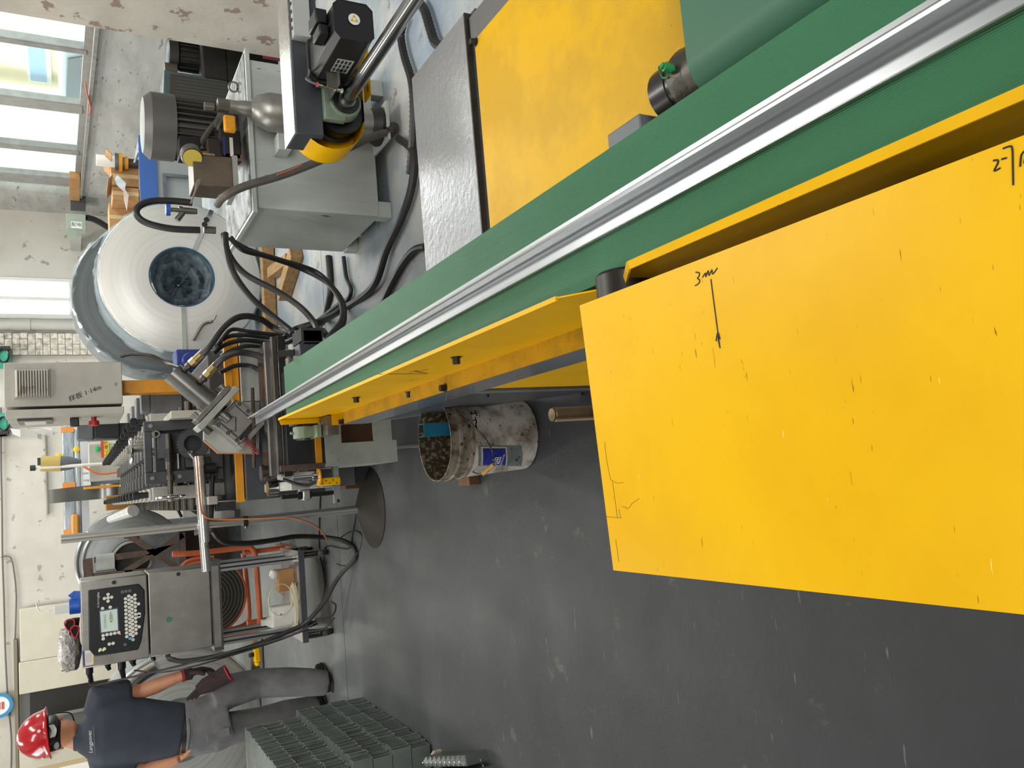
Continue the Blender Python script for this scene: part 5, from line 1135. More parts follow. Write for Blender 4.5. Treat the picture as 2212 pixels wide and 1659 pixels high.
# key panel
KP = PY-0.012
kc = [ay(x, y, PY) for x, y in ((190, 1275), (300, 1261), (312, 1275), (313, 1325), (305, 1385), (298, 1403), (205, 1418), (192, 1402))]
pn = obj('key_panel', B().prism(kc, (0, -0.012, 0)), mat('panel_black', '#17191b', 0.35), ctr, bevel=0.005)
def pp(x, y): q = ay(x, y, KP); return V((q[0], KP, q[2]))
scq = [pp(x, y) for x, y in ((216, 1321), (253, 1315), (255, 1361), (219, 1366))]
sc = obj('screen', B().prism([q+V((0, -0.003, 0)) for q in scq], (0, 0.003, 0)), mat('lcd', '#b9c4b8', 0.25, emit='#aab8aa', es=0.25), pn)
obj('screen_border', B().prism([pp(x, y)+V((0, -0.0015, 0)) for x, y in ((214, 1318), (255, 1312), (258, 1363), (216, 1369))], (0, 0.0015, 0)), mat('lcd_border', '#3c4f66', 0.4), pn)
TD = (V((1, 0, 0)), V((0, 0, 1)))
DKT = mat('lcd_text', '#4e5752', 0.5)
q = pp(240, 1333); text('screen_text', 'A200+', DKT, sc, q+V((0, -0.0035, 0)), TD[0], TD[1], 0.022)
q = pp(227, 1342); text('screen_text', 'DOMINO', mat('lcd_text_pale', '#8b9a92', 0.5), sc, q+V((0, -0.0035, 0)), TD[0], TD[1], 0.018)
q = pp(212, 1297); text('panel_text', 'A-Series', mat('panel_print', '#b9bab5', 0.5), pn, q+V((-0.012, -0.001, 0)), TD[0], TD[1], 0.016)
q = pp(212, 1286); text('panel_text', 'plus', mat('panel_print_white', '#dedfd9', 0.5), pn, q+V((0.002, -0.001, 0)), TD[0], TD[1], 0.018, shear=0.1)
KEYW = mat('key_white', '#d6d4c8', 0.4); KEYB = mat('key_blue', '#5a97c4', 0.4); KEYG = mat('key_green', '#9cc0a0', 0.4); KEYD = mat('key_dim', '#5c5f5f', 0.4)
def zk(cx, cy): return 180 + cx*150/1310, 1240 + cy*190/1659      # crop of the panel to picture pixels
def key(cx, cy, m_=KEYW, r=0.0088, par=None):
    x, y = zk(cx, cy); q = pp(x, y); return obj('key', B().cyl(q+V((0, 0.0005, 0)), q+V((0, -0.0025, 0)), r, n=14), m_, par or pn)
for cx, cy, n_, dx, dy in ((795, 465, 11, 2.4, 71.5), (856, 415, 11, 2.8, 72), (912, 443, 11, 2.4, 72), (972, 398, 11, 2.4, 72)):
    for k in range(n_): key(cx+dx*k, cy+dy*k)
for cx, cy in ((466, 384), (398, 461), (466, 447), (533, 437), (466, 511), (362, 648), (507, 624), (373, 1159), (447, 1141), (520, 1130), (593, 1115), (666, 1102), (375, 1222), (490, 1320), (562, 1306), (320, 1428), (397, 1411), (1040, 563), (1053, 994)): key(cx, cy)
for cx, cy in ((735, 338), (804, 326), (876, 316), (786, 1330)): key(cx, cy, KEYD)
key(881, 1214, KEYB); key(938, 1236, KEYG); key(1048, 760, KEYW, 0.011); key(1048, 795, KEYW, 0.010)
q = pp(*zk(695, 1132)); obj('lamp', B().ball(q+V((0, -0.001, 0)), 0.003, 8, 6), mat('led_red', '#ff5a3a', 0.4, emit='#ff5030', es=3), pn)
for cx, cy in ((298, 1452), (373, 1438)):
    q = pp(*zk(cx, cy)); obj('lamp', B().box(q[0]-0.004, q[0]+0.003, KP-0.0035, KP, q[2]-0.003, q[2]+0.003), mat('led_green', '#b6f03c', 0.4, emit='#a0e020', es=1.5), pn)
# sticker, plug sockets and cables at the left side
sk = [ay(x, y, PY-0.002) for x, y in ((178, 1406), (203, 1405), (203, 1435), (180, 1439))]
stk = obj('info_sticker', B().prism(sk, (0, 0.002, 0)), mat('sticker_cream', '#ddd8cf', 0.6), ctr)
obj('sticker_band', B().prism([sk[0]+V((0, -0.0006, 0)), sk[0]+(sk[1]-sk[0])*0.18+V((0, -0.0006, 0)), sk[3]+(sk[2]-sk[3])*0.18+V((0, -0.0006, 0)), sk[3]+V((0, -0.0006, 0))], (0, 0.0005, 0)), mat('sticker_navy', '#3a477e', 0.6), stk)
obj('sticker_edge', B().prism([sk[1]+(sk[0]-sk[1])*0.1+V((0, -0.0006, 0)), sk[1]+V((0, -0.0006, 0)), sk[2]+V((0, -0.0006, 0)), sk[2]+(sk[3]-sk[2])*0.1+V((0, -0.0006, 0))], (0, 0.0005, 0)), mat('sticker_gold', '#d2a63e', 0.6), stk)
qc = (sk[0]+sk[1]*2+sk[2]*2+sk[3])/6
for k in range(4):
    a0_ = sk[0]+(sk[1]-sk[0])*(0.3+0.14*k); b0_ = sk[3]+(sk[2]-sk[3])*(0.3+0.14*k)
    obj('sticker_line', B().bar(a0_+(b0_-a0_)*0.15+V((0, -0.0005, 0)), a0_+(b0_-a0_)*0.85+V((0, -0.0005, 0)), 0.002, 0.0006), mat('sticker_print', '#8a5a5a', 0.6), stk)
for k, (x, y, r, l) in enumerate(((192, 1452, 0.016, 0.1), (232, 1448, 0.014, 0.05), (262, 1455, 0.018, 0.11), (286, 1434, 0.016, 0.05), (330, 1430, 0.013, 0.04), (362, 1420, 0.014, 0.05))):
    q = ay(x, 1425, PY+0.12)
    s_ = obj('cable_socket', B().cyl((X0+0.004, PY+0.12, q[2]), (X0-l*0.5, PY+0.12, q[2]), r*1.3, n=16).cyl((X0-l*0.5, PY+0.12, q[2]), (X0-l, PY+0.12, q[2]-0.01), r, r*0.7, n=16), BLKP, ctr)
b = B(); b.tube([ay(192, 1470, 5.3), ay(197, 1479, 5.28), ay(215, 1478, 5.25), ay(260, 1468, 5.2), ay(330, 1452, 5.12), ay(400, 1435, 5.05), ay(480, 1412, 4.98), ay(560, 1392, 4.95), ay(640, 1368, 4.9), ay(690, 1340, 4.85), ay(718, 1330, 4.75), ay(725, 1308, 4.72), ay(715, 1300, 4.75)], 0.0055, 7)
obj('signal_cable', b, RUB, ctr)
b = B(); b.tube([ay(290, 1448, 5.25), ay(340, 1452, 5.15), ay(400, 1444, 5.05), ay(500, 1416, 5.0), ay(600, 1384, 4.95), ay(660, 1362, 4.95), ay(700, 1358, 4.9), ay(722, 1335, 4.8)], 0.0045, 7)
obj('signal_cable', b, RUB, ctr)
# cart
ct = thing('printer_cart', 'aluminium profile cart with casters carrying the inkjet coder', 'cart', (-0.63, 5.4, 0))
CZ = zY(478, 1310, PY)
obj('top_frame', B().box(X0-0.02, X1+0.03, PY-0.03, PY+0.0, CZ, zb-0.004).box(X0-0.02, X1+0.03, PY+0.32, PY+0.36, CZ, zb-0.004).box(X0-0.02, X0+0.02, PY, PY+0.32, CZ, zb-0.004).box(X1-0.01, X1+0.03, PY, PY+0.32, CZ, zb-0.004), mat('profile_dark', '#5c5d5c', 0.4, 0.6), ct)
obj('top_rail', B().box(X0, X1, PY-0.036, PY-0.03, CZ+0.012, zb-0.008), STN, ct)
bz = zY(642, 1280, PY)
for x in (X0+0.02, X1-0.02):
    for y in (PY+0.01, PY+0.33):
        lg = obj('leg', B().box(x-0.02, x+0.02, y-0.02, y+0.02, bz, CZ), ALU, ct, bevel=0.002)
        obj('leg_slot', B().box(x-0.005, x+0.005, y-0.0208, y-0.0198, bz, CZ), BLK, lg)
obj('base_shelf', B().box(X0-0.05, X1+0.03, PY-0.07, PY+0.42, bz-0.012, bz), STN, ct)
obj('base_frame', B().box(X0-0.055, X1+0.035, PY-0.085, PY-0.07, bz-0.035, bz), DGR, ct)
for x in (X0-0.02, X1+0.0):
    for y in (PY-0.03, PY+0.38):
        cs = obj('caster', B().cyl((x-0.014, y, 0.04), (x+0.014, y, 0.04), 0.04, n=20), RUB, ct)
        obj('caster_fork', B().box(x-0.022, x-0.016, y-0.02, y+0.03, 0.03, bz-0.012).box(x+0.016, x+0.022, y-0.02, y+0.03, 0.03, bz-0.012).cyl((x, y+0.015, 0.082), (x, y+0.015, bz-0.012), 0.014, n=12), STL, cs)
# things on the cart shelf
q0, q1 = ay(580, 1235, PY+0.1), ay(622, 1275, PY+0.1)
bx = thing('cardboard_box', 'small opened cardboard box on the cart shelf under the coder', 'box', ((q0[0]+q1[0])/2, PY+0.15, bz))
bxx0, bxx1 = q1[0], q0[0]
obj('box_body', B().box(bxx0, bxx1, PY+0.08, PY+0.2, bz, bz+0.09), CARD, bx)
obj('box_flap', B().bar((bxx0, PY+0.1, bz+0.09), (bxx0-0.03, PY+0.1, bz+0.06), 0.1, 0.003).bar((bxx1, PY+0.1, bz+0.09), (bxx1+0.01, PY+0.1, bz+0.13), 0.1, 0.003), CARD, bx)
obj('box_bag', B().ball((bxx1-0.02, PY+0.12, bz+0.11), (0.035, 0.03, 0.03)), mat('bag_grey', '#c9cbc9', 0.3), bx)
pb = ay(595, 1333, PY+0.06)
bo = thing('bottle', 'white square plastic bottle with label on the cart shelf', 'bottle', (pb[0], PY+0.08, bz))
obj('bottle_body', B().box(pb[0]-0.065, pb[0]+0.065, PY+0.03, PY+0.13, bz, bz+0.155), WHT, bo, bevel=0.015, seg=3)
obj('bottle_neck', B().lathe((pb[0]-0.025, PY+0.08, bz+0.15), (0, 0, 1), [(0, 0.04), (0.035, 0.02), (0.06, 0.02), (0.06, 0)], n=18), WHT, bo)
obj('bottle_label', B().box(pb[0]-0.005, pb[0]+0.035, PY+0.0292, PY+0.0302, bz+0.085, bz+0.125), PAPER, bo)
obj('label_mark', B().box(pb[0]+0.005, pb[0]+0.02, PY+0.0287, PY+0.0295, bz+0.095, bz+0.103), RED, bo)
b = B(); rnd = random.Random(4); tc_ = ay(625, 1310, PY-0.0); pts = []
for k in range(120):
    t = 2*PI*k/12; pts.append((tc_[0] + (0.125+0.015*rnd.random())*math.cos(t), PY+0.0+0.05*math.sin(t)*1.0, bz+0.008+0.02*(k/120)+0.008*rnd.random()))
b.tube(pts, 0.0035, 6, 2)
tcl = thing('tube_coil', 'coil of thin cream plastic tube lying on the cart shelf', 'tube', (tc_[0], PY, bz))
obj('coil_turns', b, mat('tube_cream', '#c9c3a4', 0.4), tcl)
b = B(); lc_ = ay(610, 1295, PY-0.02); b.tube([V((lc_[0]+0.095*math.cos(t), PY-0.02-0.01*math.sin(t), lc_[2]+0.075*math.sin(t)+0.01)) for t in [2*PI*k/24 for k in range(24)]], 0.0033, 6, 2, close=True); obj('loose_loop', b, MATS['tube_cream'], tcl)
# things on top of the coder
q = ay(170, 1310, PY+0.12)
bl = thing('solvent_bottle', 'clear wash bottle stuck in blue tape on top of the coder', 'bottle', (q[0], PY+0.12, zt))
obj('tape_wrap', B().lathe((q[0]+0.005, PY+0.12, zt), (0, 0, 1), [(0, 0.04), (0.002, 0.045), (0.055, 0.043), (0.055, 0.0)], n=20), mat('tape_blue', '#1f51b0', 0.35, bump=0.3, bs=40), bl)
obj('bottle_body', B().cyl((q[0], PY+0.12, zt+0.055), (q[0], PY+0.12, zt+0.125), 0.028, n=20), mat('clear_plastic', '#d9dcd6', 0.15, alpha=0.55), bl)
obj('bottle_cap', B().cyl((q[0], PY+0.12, zt+0.125), (q[0], PY+0.12, zt+0.155), 0.016, n=16), WHT, bl)
b = B(); b.tube([(q[0], PY+0.12, zt+0.155), (q[0], PY+0.12, zt+0.19), (q[0]+0.01, PY+0.12, zt+0.205), (q[0]+0.05, PY+0.12, zt+0.215)], 0.0035, 7); obj('spout', b, WHT, bl)
b = B(); b.prism([(q[0]+0.045, PY+0.1, zt), (q[0]+0.085, PY+0.1, zt), (q[0]+0.09, PY+0.1, zt+0.03), (q[0]+0.07, PY+0.1, zt+0.06), (q[0]+0.045, PY+0.1, zt+0.04)], (0, 0.02, 0)); obj('tape_tail', b, MATS['tape_blue'], bl)
q = ay(152, 1402, PY+0.1)
fo = thing('foil_parcel', 'crumpled silver film parcel lying on top of the coder', 'parcel', (q[0], PY+0.1, zt))
b = B(); rnd = random.Random(2)
R = []
for j in range(9):
    u = -0.11 + 0.22*j/8; w_ = 0.055*(1 - 0.25*abs(u/0.11)**3)
    R.append([V((q[0]+u+rnd.uniform(-.006, .006), PY+0.1+1.2*w_*math.cos(2*PI*i/16)+rnd.uniform(-.006, .006), zt+0.058+w_*math.sin(2*PI*i/16)*1.05+rnd.uniform(-.005, .005))) for i in range(16)])
b.rings(R); obj('parcel', b, mat('foil', '#a3a19c', 0.22, 0.85, c2='#7f7d79', ns=30, bump=0.7, bs=70), fo, ang=12)
q = ay(158, 1356, PY+0.06)
gl = thing('work_glove', 'black work glove with red cuff lying on top of the coder', 'glove', (q[0], PY+0.06, zt))
GLV = mat('glove_knit', '#2f2224', 0.9, c2='#3d2a2c', ns=60, bump=0.2, bs=200); CUF = mat('cuff_red', '#b02433', 0.8)
obj('palm', B().loft([((q[0]+0.05-0.02*k, PY+0.06+0.02*k, zt+0.03), (0, 0.03-0.002*k, 0.0), (0, 0, 0.026-0.002*k)) for k in range(6)]), GLV, gl)
for k, (cx, cy, cz, rx, rz_) in enumerate(((q[0]+0.02, PY+0.03, zt+0.055, 0.032, 0.022), (q[0]-0.02, PY+0.025, zt+0.03, 0.034, 0.018))):
    b = B(); b.tube([V((cx+rx*math.cos(t), cy, cz+rz_*math.sin(t)+0.006*math.sin(2*t))) for t in [2*PI*i/20 for i in range(20)]], 0.004, 6, 2, close=True); obj('cuff', b, CUF, gl)
    b = B(); b.loft([((cx, cy+0.002, cz), (rx, 0, 0), (0, 0, rz_)), ((cx, cy+0.05, cz), (rx*0.8, 0, 0), (0, 0, rz_*0.9))]); obj('cuff_inside', b, mat('cuff_black', '#151213', 0.9), gl)

# ------------------------------------------------------------------ floor fan with orange tube frame
fn = thing('floor_fan', 'dark round floor fan in an orange tube frame behind the coder', 'fan', (-0.65, 6.2, 0))
FOR = mat('fan_orange', '#b9603a', 0.4, c2='#a85433', ns=9)
FYc = 6.2
A2 = lambda x, y: ay(x, y, FYc)
obj('frame_loop', B().tube([A2(372, 1197), A2(420, 1195), A2(500, 1186), A2(535, 1182), A2(548, 1190), A2(553, 1215), A2(558, 1280), A2(561, 1340), A2(555, 1358), A2(535, 1366), A2(480, 1374)], 0.02, 10, 6), FOR, fn)
obj('frame_loop', B().tube([ay(525, 1195, 6.5), ay(533, 1260, 6.5), ay(538, 1330, 6.5), ay(530, 1348, 6.5), ay(505, 1358, 6.45), ay(470, 1362, 6.4)], 0.018, 10, 6), FOR, fn)
fc = ay(445, 1290, 6.25)
fc.y = 6.3
obj('rear_drum', B().lathe((fc[0], 6.22, fc[2]), (0, 1, 0), [(0, 0.25), (0.0, 0.262), (0.16, 0.262), (0.17, 0.25), (0.17, 0.0)], n=48), mat('fan_drum', '#36342f', 0.5), fn)
obj('orange_ring', B().tube([(fc[0]+0.268*math.cos(t), 6.22, fc[2]+0.268*math.sin(t)) for t in [2*PI*k/48 for k in range(48)]], 0.008, 8, 1, close=True), FOR, fn)
for k in range(9):
    r = 0.05+0.024*k
    obj('grille_ring', B().tube([(fc[0]+r*math.cos(t), 6.205, fc[2]+r*math.sin(t)) for t in [2*PI*i/40 for i in range(40)]], 0.0035, 5, 1, close=True), mat('grille_grey', '#66635b', 0.4, 0.5), fn)
b = B(); b.tube([ay(462, 1203, 6.15), ay(430, 1205, 6.15), ay(405, 1212, 6.15), ay(388, 1228, 6.15)], 0.012, 8); obj('orange_bracket', b, FOR, fn)
b = B(); b.tube([ay(450, 1213, 6.15), ay(425, 1214, 6.15), ay(405, 1220, 6.15), ay(392, 1232, 6.15)], 0.010, 8); obj('orange_bracket', b, FOR, fn)
for k, x in enumerate((-0.42, -0.92)):
    obj('frame_leg', B().cyl((x, 6.25, 0.02), (x, 6.22, 0.33), 0.018, n=12), FOR, fn)
    obj('frame_foot', B().tube([(x, 6.0, 0.02), (x, 6.25, 0.02), (x, 6.55, 0.02)], 0.018, 10), FOR, fn)

# ------------------------------------------------------------------ decoiler with coil behind the pole
DY = 8.3
dcn = ay(283, 1207, DY); drr = abs(zY(160, 1200, DY)-dcn[2])
dl = thing('decoiler', 'grey steel coil on a rusty cross frame decoiler behind the pole', 'decoiler', (dcn[0], DY+0.2, 0))
KM3 = coil_mat('coil_face_grey', dcn[0], dcn[2], '#7b7d7d', '#8b8d8d')
obj('coil', B().lathe((dcn[0], DY, dcn[2]), (0, 1, 0), [(0.0, 0.17), (0.0, drr-0.01), (0.01, drr), (0.4, drr), (0.41, drr-0.01), (0.41, 0.17), (0, 0.17)], n=80, cap=False), KM3, dl, ang=50)
b = B()
for r in (drr*0.97, drr*0.86):
    b2 = B(); b2.tube([(dcn[0]+r*math.cos(t), DY-0.012, dcn[2]+r*math.sin(t)) for t in [PI*0.28+PI*1.1*k/30 for k in range(31)]], 0.012, 6, 1); obj('bright_turn', b2, ALU, dl)
obj('spindle', B().pipe((dcn[0], DY-0.18, dcn[2]), (dcn[0], DY+0.1, dcn[2]), 0.165, 0.15, 36), GREY, dl)
obj('spindle_core', B().cyl((dcn[0], DY-0.1, dcn[2]), (dcn[0], DY+0.1, dcn[2]), 0.145, n=30), mat('core_dark', '#38352f', 0.6), dl)
ir = DY-0.26
def iron(p, q, w_=0.05): obj('frame_bar', B().bar(V((p[0], ir, p[2])), V((q[0], ir, q[2])), w_, w_), RUST, dl)
I = lambda x, y: ay(x, y, ir)
iron(I(203, 1210), I(310, 1195)); iron(I(200, 1245), I(330, 1232)); iron(I(193, 1206), I(195, 1252)); iron(I(283, 1160), I(382, 1225)); iron(I(395, 1155), I(270, 1235)); iron(I(268, 1160), I(302, 1160), 0.03); iron(I(393, 1150), I(396, 1225)); iron(I(310, 1195), I(385, 1180))
i0, i1 = I(207, 1212), I(248, 1240)
obj('guide_drum', B().cyl((i0[0]-0.02, ir+0.02, (i0[2]+i0[2])/2), (i0[0]-0.02, ir+0.02, i1[2]), 0.075, n=24), GREY, dl)
obj('rust_plate', B().box(I(185, 1250)[0], I(185, 1208)[0], ir-0.01, ir+0.03, I(190, 1230)[2], I(180, 1230)[2]), RUST, dl)
obj('stand', B().box(dcn[0]-0.25, dcn[0]+0.25, DY+0.42, DY+0.6, 0, dcn[2]+0.15), RUST, dl)
obj('stand_foot', B().box(dcn[0]-0.4, dcn[0]+0.35, DY-0.1, DY+0.7, 0.0, 0.05), DGR, dl)
# coils behind the operator
LY = 7.6
lcn = ay(330, 1590, LY); lr = 0.66
lcn[2] = lr
c3 = thing('steel_coil', 'dark grey steel coil with pale edge turns standing behind the person', 'steel coil', (lcn[0], LY+0.2, 0))
KM4 = coil_mat('coil_face_left', lcn[0], lcn[2], '#8a8c8b', '#a3a49f')
obj('coil_body', B().lathe((lcn[0], LY, lcn[2]), (0, 1, 0), [(0.0, 0.26), (0.0, lr-0.01), (0.01, lr), (0.45, lr), (0.46, lr-0.01), (0.46, 0.26), (0, 0.26)], n=90, cap=False), KM4, c3, ang=50)
for r, m_ in ((lr*0.985, ALU), (lr*0.93, mat('turn_cream', '#b7b3a6', 0.5)), (lr*0.84, RUB)):
    b2 = B(); b2.tube([(lcn[0]+r*math.cos(t), LY-0.01, lcn[2]+r*math.sin(t)) for t in [PI*0.1+PI*0.8*k/30 for k in range(31)]], 0.018 if m_ is not RUB else 0.03, 6, 1); obj('edge_turn', b2, m_, c3)
obj('wrap_film', crumple((lcn[0], LY+0.02, lcn[2]), (0, 1, 0), lr-0.02, lr+0.012, 0.44, 5, amp=0.01), FILM, c3, ang=12)
obj('inner_plate', B().cyl((lcn[0], LY+0.25, lcn[2]), (lcn[0], LY+0.27, lcn[2]), 0.26, n=40), mat('core_grey', '#7d7f7c', 0.5), c3)
q = ay(492, 1637, LY-0.2); timber(V((q[0]-0.09, LY-0.2, 0.05)), V((q[0]+0.07, LY-0.12, 0.05)), 0.1, 0.09, 'timber chock under the coil behind the person')
# yellow hoist pendant lying on a plank
tp_ = ay(545, 1410, 6.4)
q0, q1 = az(470, 1400, 0.03), az(575, 1428, 0.03)
pk = one('wood_plank', B().bar(az(548, 1372, 0.015), az(549, 1470, 0.015), 0.07, 0.028, up=(0, 0, 1)), WOOD, 'pale plank on the floor under the yellow pendant', 'timber')
pd_ = thing('hoist_pendant', 'yellow hoist pendant control with black button lying on the plank', 'pendant control', az(553, 1415, 0.03))
pA_, pB_ = az(553, 1395, 0.05), az(556, 1430, 0.05)
obj('pendant_body', B().bar(pA_, pB_, 0.075, 0.05).cyl(pB_, pB_+(pB_-pA_)*0.25, 0.03, 0.016, n=14), YEL, pd_, bevel=0.01)
pm2 = (pA_+pB_)/2; obj('pendant_knob', B().cyl(pm2+V((0, 0, 0.02)), pm2+V((0, -0.02, 0.06)), 0.02, n=14), BLKP, pd_)
b = B(); b.tube([pB_+(pB_-pA_)*0.22, pB_+(pB_-pA_)*0.6+V((0, 0, -0.01)), pB_+(pB_-pA_)*1.2+V((0, 0, -0.02)), pB_+(pB_-pA_)*2+V((0, 0, -0.025))], 0.009, 8); obj('pendant_cable', b, RUB, pd_)
hose('floor_cable', [az(566, 1380, 0.008), az(568, 1420, 0.008), az(570, 1470, 0.008)], 0.009, None, RUB, 6, 'black cable lying straight on the floor beside the plank', 'cable')
hose('floor_cable', [az(693, 1050, 0.006), az(690, 1120, 0.006), az(690, 1190, 0.006), az(698, 1230, 0.006), az(703, 1270, 0.006)], 0.005, None, RUB, 6, 'thin dark cable on the floor left of the machine', 'cable')
hose('floor_cable', [az(770, 1102, 0.006), az(762, 1150, 0.006), az(752, 1185, 0.006), az(705, 1180, 0.006), az(700, 1215, 0.006), az(703, 1260, 0.006), az(690, 1320, 0.006)], 0.004, None, RUB, 6, 'thin dark cable from the stand foot to the cart', 'cable')

# ------------------------------------------------------------------ oil pail with blue offcut
PC = V((0.128, 2.535, 0))
pail = thing('oil_pail', 'dirty white oil pail with blue label and wire handle under the conveyor', 'pail', PC)
PW = mat('pail_dirty', '#c3beb4', 0.5, c2='#7d7264', ns=14, lo=0.44, hi=0.66, c3='#4d4438', ns3=48, t3=0.63, bump=0.05)
PWD = mat('pail_inside', '#3a3226', 0.3, c2='#8a7a5e', ns=60, lo=0.5, hi=0.66, bump=0.2)
H_ = 0.34
prof = [(0, 0.118), (0.004, 0.122), (0.25, 0.134), (0.252, 0.139), (0.262, 0.139), (0.264, 0.135), (0.295, 0.137), (0.297, 0.143), (0.307, 0.143), (0.309, 0.138), (H_-0.004, 0.14), (H_, 0.142), (H_, 0.1365), (0.01, 0.118), (0.01, 0.0)]
shell = obj('pail_shell', B().lathe(PC, (0, 0, 1), prof[:3], n=64, cap=False), PW, pail)
obj('rim_band', B().lathe(PC, (0, 0, 1), prof[2:12], n=64, cap=False), mat('pail_rim_dirty', '#8d8374', 0.5, c2='#564a3c', ns=22, lo=0.4, hi=0.62, c3='#312a22', ns3=50, t3=0.6), pail)
obj('pail_lining', B().lathe(PC, (0, 0, 1), [(H_, 0.1415), (H_, 0.1365), (0.012, 0.116), (0.012, 0.0)], n=64, cap=False), PWD, pail)
# label: curved panel on the shell facing left of the camera
def shellpt(a, z, off=0.0012): r = 0.122 + 0.0488*z + off; return PC + V((r*math.cos(a), r*math.sin(a), z))
def shell_hit(x, y):
    d = ray(x, y).normalized()
    t = 0.5
    while t < 6:
        p = O0 + d*t; r = 0.122 + 0.0488*p.z
        if (p.x-PC.x)**2 + (p.y-PC.y)**2 < r*r and 0 <= p.z <= H_:
            a = math.atan2(p.y-PC.y, p.x-PC.x); return (a if a < 0.3 else a-2*PI), p.z
        t += 0.0008
    return shell_hit(x, y-2) if y > 880 else (-2.2, 0.15)
def panel(name, x0, y0, x1, y1, m_, off, par):
    pa, pb2, pc2, pd2 = [shell_hit(*q) for q in ((x0, y0), (x1, y0), (x1, y1), (x0, y1))]
    rows = []
    for i in range(9):
        s = i/8; row = []
        for j in range(13):
            t = j/12
            A_ = (pa[0]*(1-s)+pb2[0]*s)*(1-t) + (pd2[0]*(1-s)+pc2[0]*s)*t; Z_ = (pa[1]*(1-s)+pb2[1]*s)*(1-t) + (pd2[1]*(1-s)+pc2[1]*s)*t
            row.append(shellpt(A_, Z_, off))
        rows.append(row)
    return obj(name, B().sheet(rows, 0.0004, (0.3, 0.3, 0)), m_, par)
lbl = panel('label_band', 1032, 962, 1126, 1006, mat('label_grey', '#6f7673', 0.45, c2='#5d635f', ns=18, c3='#3c382f', ns3=30, t3=0.62), 0.001, pail)
blu = panel('label_rim', 1038, 965, 1094, 1005, mat('label_rim', '#b5b0a4', 0.5), 0.0016, pail)
blu = panel('label_blue', 1042, 968, 1091, 1004, mat('label_blue', '#27308c', 0.4, c2='#20276f', ns=22, c3='#5d5a66', ns3=40, t3=0.68), 0.0022, pail)
hh = shell_hit(1068, 990)
def curved_text(s, x, y, size, m_, par):
    a, z = shell_hit(x, y); p = shellpt(a, z, 0.004); n = V((math.cos(a), math.sin(a), 0)); xd = V((-n.y, n.x, 0))
    return text('label_text', s, m_, par, p, xd, (0, 0, 1), size, 0.0003)
LT = mat('label_white', '#cfd0d6', 0.5)
curved_text('油', 1073, 994, 0.036, LT, blu); curved_text('机', 1070, 1003, 0.03, LT, blu); curved_text('HYDRAULIC OIL', 1084, 994, 0.008, LT, blu)
for (x, y) in ((1028, 893), (1028, 908), (1028, 920)):
    h_ = shell_hit(x, y)
    if h_:
        p = shellpt(h_[0], h_[1], 0.0005); n = V((math.cos(h_[0]), math.sin(h_[0]), 0)); u_ = V((-n.y, n.x, 0))
        obj('handling_mark', B().obox(p, u_*0.011, V((0, 0, 0.0018)), n*0.0012).obox(p+V((0, 0, 0.022)), u_*0.006, V((0, 0, 0.008)), n*0.0012).obox(p+V((0, 0, 0.01)), u_*0.0016, V((0, 0, 0.012)), n*0.0012), INK, pail)
hp = [shell_hit(992, 897), shell_hit(1010, 915), shell_hit(1040, 945), shell_hit(1055, 968)]
P_ = [shellpt(a, z, o_) for (a, z), o_ in zip(hp, (0.004, 0.012, 0.02, 0.024))]
eh = ay(1066, 1004, P_[3].y-0.01); eh2 = ay(1042, 1024, P_[3].y+0.02); eh3 = ay(1020, 1019, P_[3].y+0.09)
obj('wire_handle', B().tube(P_+[eh, eh2, eh3], 0.0022, 7, 6), STLD, pail)
obj('wooden_grip', B().cyl(eh, eh2, 0.008, n=14), mat('grip_wood', '#c49a5e', 0.6), pail)
bz1 = ay(912, 930, 2.57)
of = thing('steel_offcut', 'bright blue channel offcut standing inside the dirty pail', 'offcut', (PC.x+0.0, 2.57, 0.02))
ox0, ox1 = xY(940, 942, 2.60), xY(940, 914, 2.60)
BL2 = mat('channel_blue', '#3a93b5', 0.25, 0.4, c2='#2f80a2', ns=20)
ztop = zY(912, 930, 2.60)
obj('channel', B().prism([(ox0, 2.585, 0.02), (ox1, 2.585, 0.02), (ox1, 2.63, 0.02), (ox1-0.002, 2.63, 0.02), (ox1-0.002, 2.587, 0.02), (ox0+0.002, 2.587, 0.02), (ox0+0.002, 2.63, 0.02), (ox0, 2.63, 0.02)], (0, 0, ztop-0.02)), BL2, of)
one('steel_offcut', B().prism([(0.15, 2.60, 0.02), (0.19, 2.60, 0.02), (0.19, 2.64, 0.02), (0.188, 2.64, 0.02), (0.188, 2.602, 0.02), (0.15, 2.602, 0.02)], (0, 0, ztop-0.03)), BL2, 'second blue offcut in the pail close to the machine side', 'offcut')
bq = ay(903, 1010, 2.8)
one('wood_block', B().box(-0.04, 0.02, 2.9, 3.0, 0, 0.05), WOODD, 'small dirty wooden block on the floor behind the pail', 'timber', bevel=0.004)
# ------------------------------------------------------------------ worker in a red helmet
PYY = 5.3
def Pp(x, y, dy=0.0): p = ay(x, y, PYY); p.y += dy; return p
UX, UY = V((1, 0, 0)), V((0, 1, 0))
def limb(b, pts, n=16):
    R = []
    for i, (p, rx, ry) in enumerate(pts):
        d = (V(pts[min(i+1, len(pts)-1)][0]) - V(pts[max(i-1, 0)][0])).normalized()
        v = UY - d*d.dot(UY); v.normalize(); u = v.cross(d)
        R.append((p, u*rx, v*ry))
    return b.loft(R, n)
pr_ = thing('person', 'person in red helmet, navy polo shirt and grey trousers holding a glove', 'person', (Pp(712, 1500)[0]-0.03, PYY, 0))
SKIN = mat('skin', '#c98f6c', 0.55, c2='#bb7f5d', ns=9)
SHIRT = mat('shirt_navy', '#30353f', 0.85, c2='#363c47', ns=8, bump=0.12, bs=22)
TROU = mat('trousers_grey', '#606062', 0.9, c2='#747373', ns=9, lo=0.35, hi=0.7, bump=0.35, bs=16)
HAIR = mat('hair_black', '#15120f', 0.8)
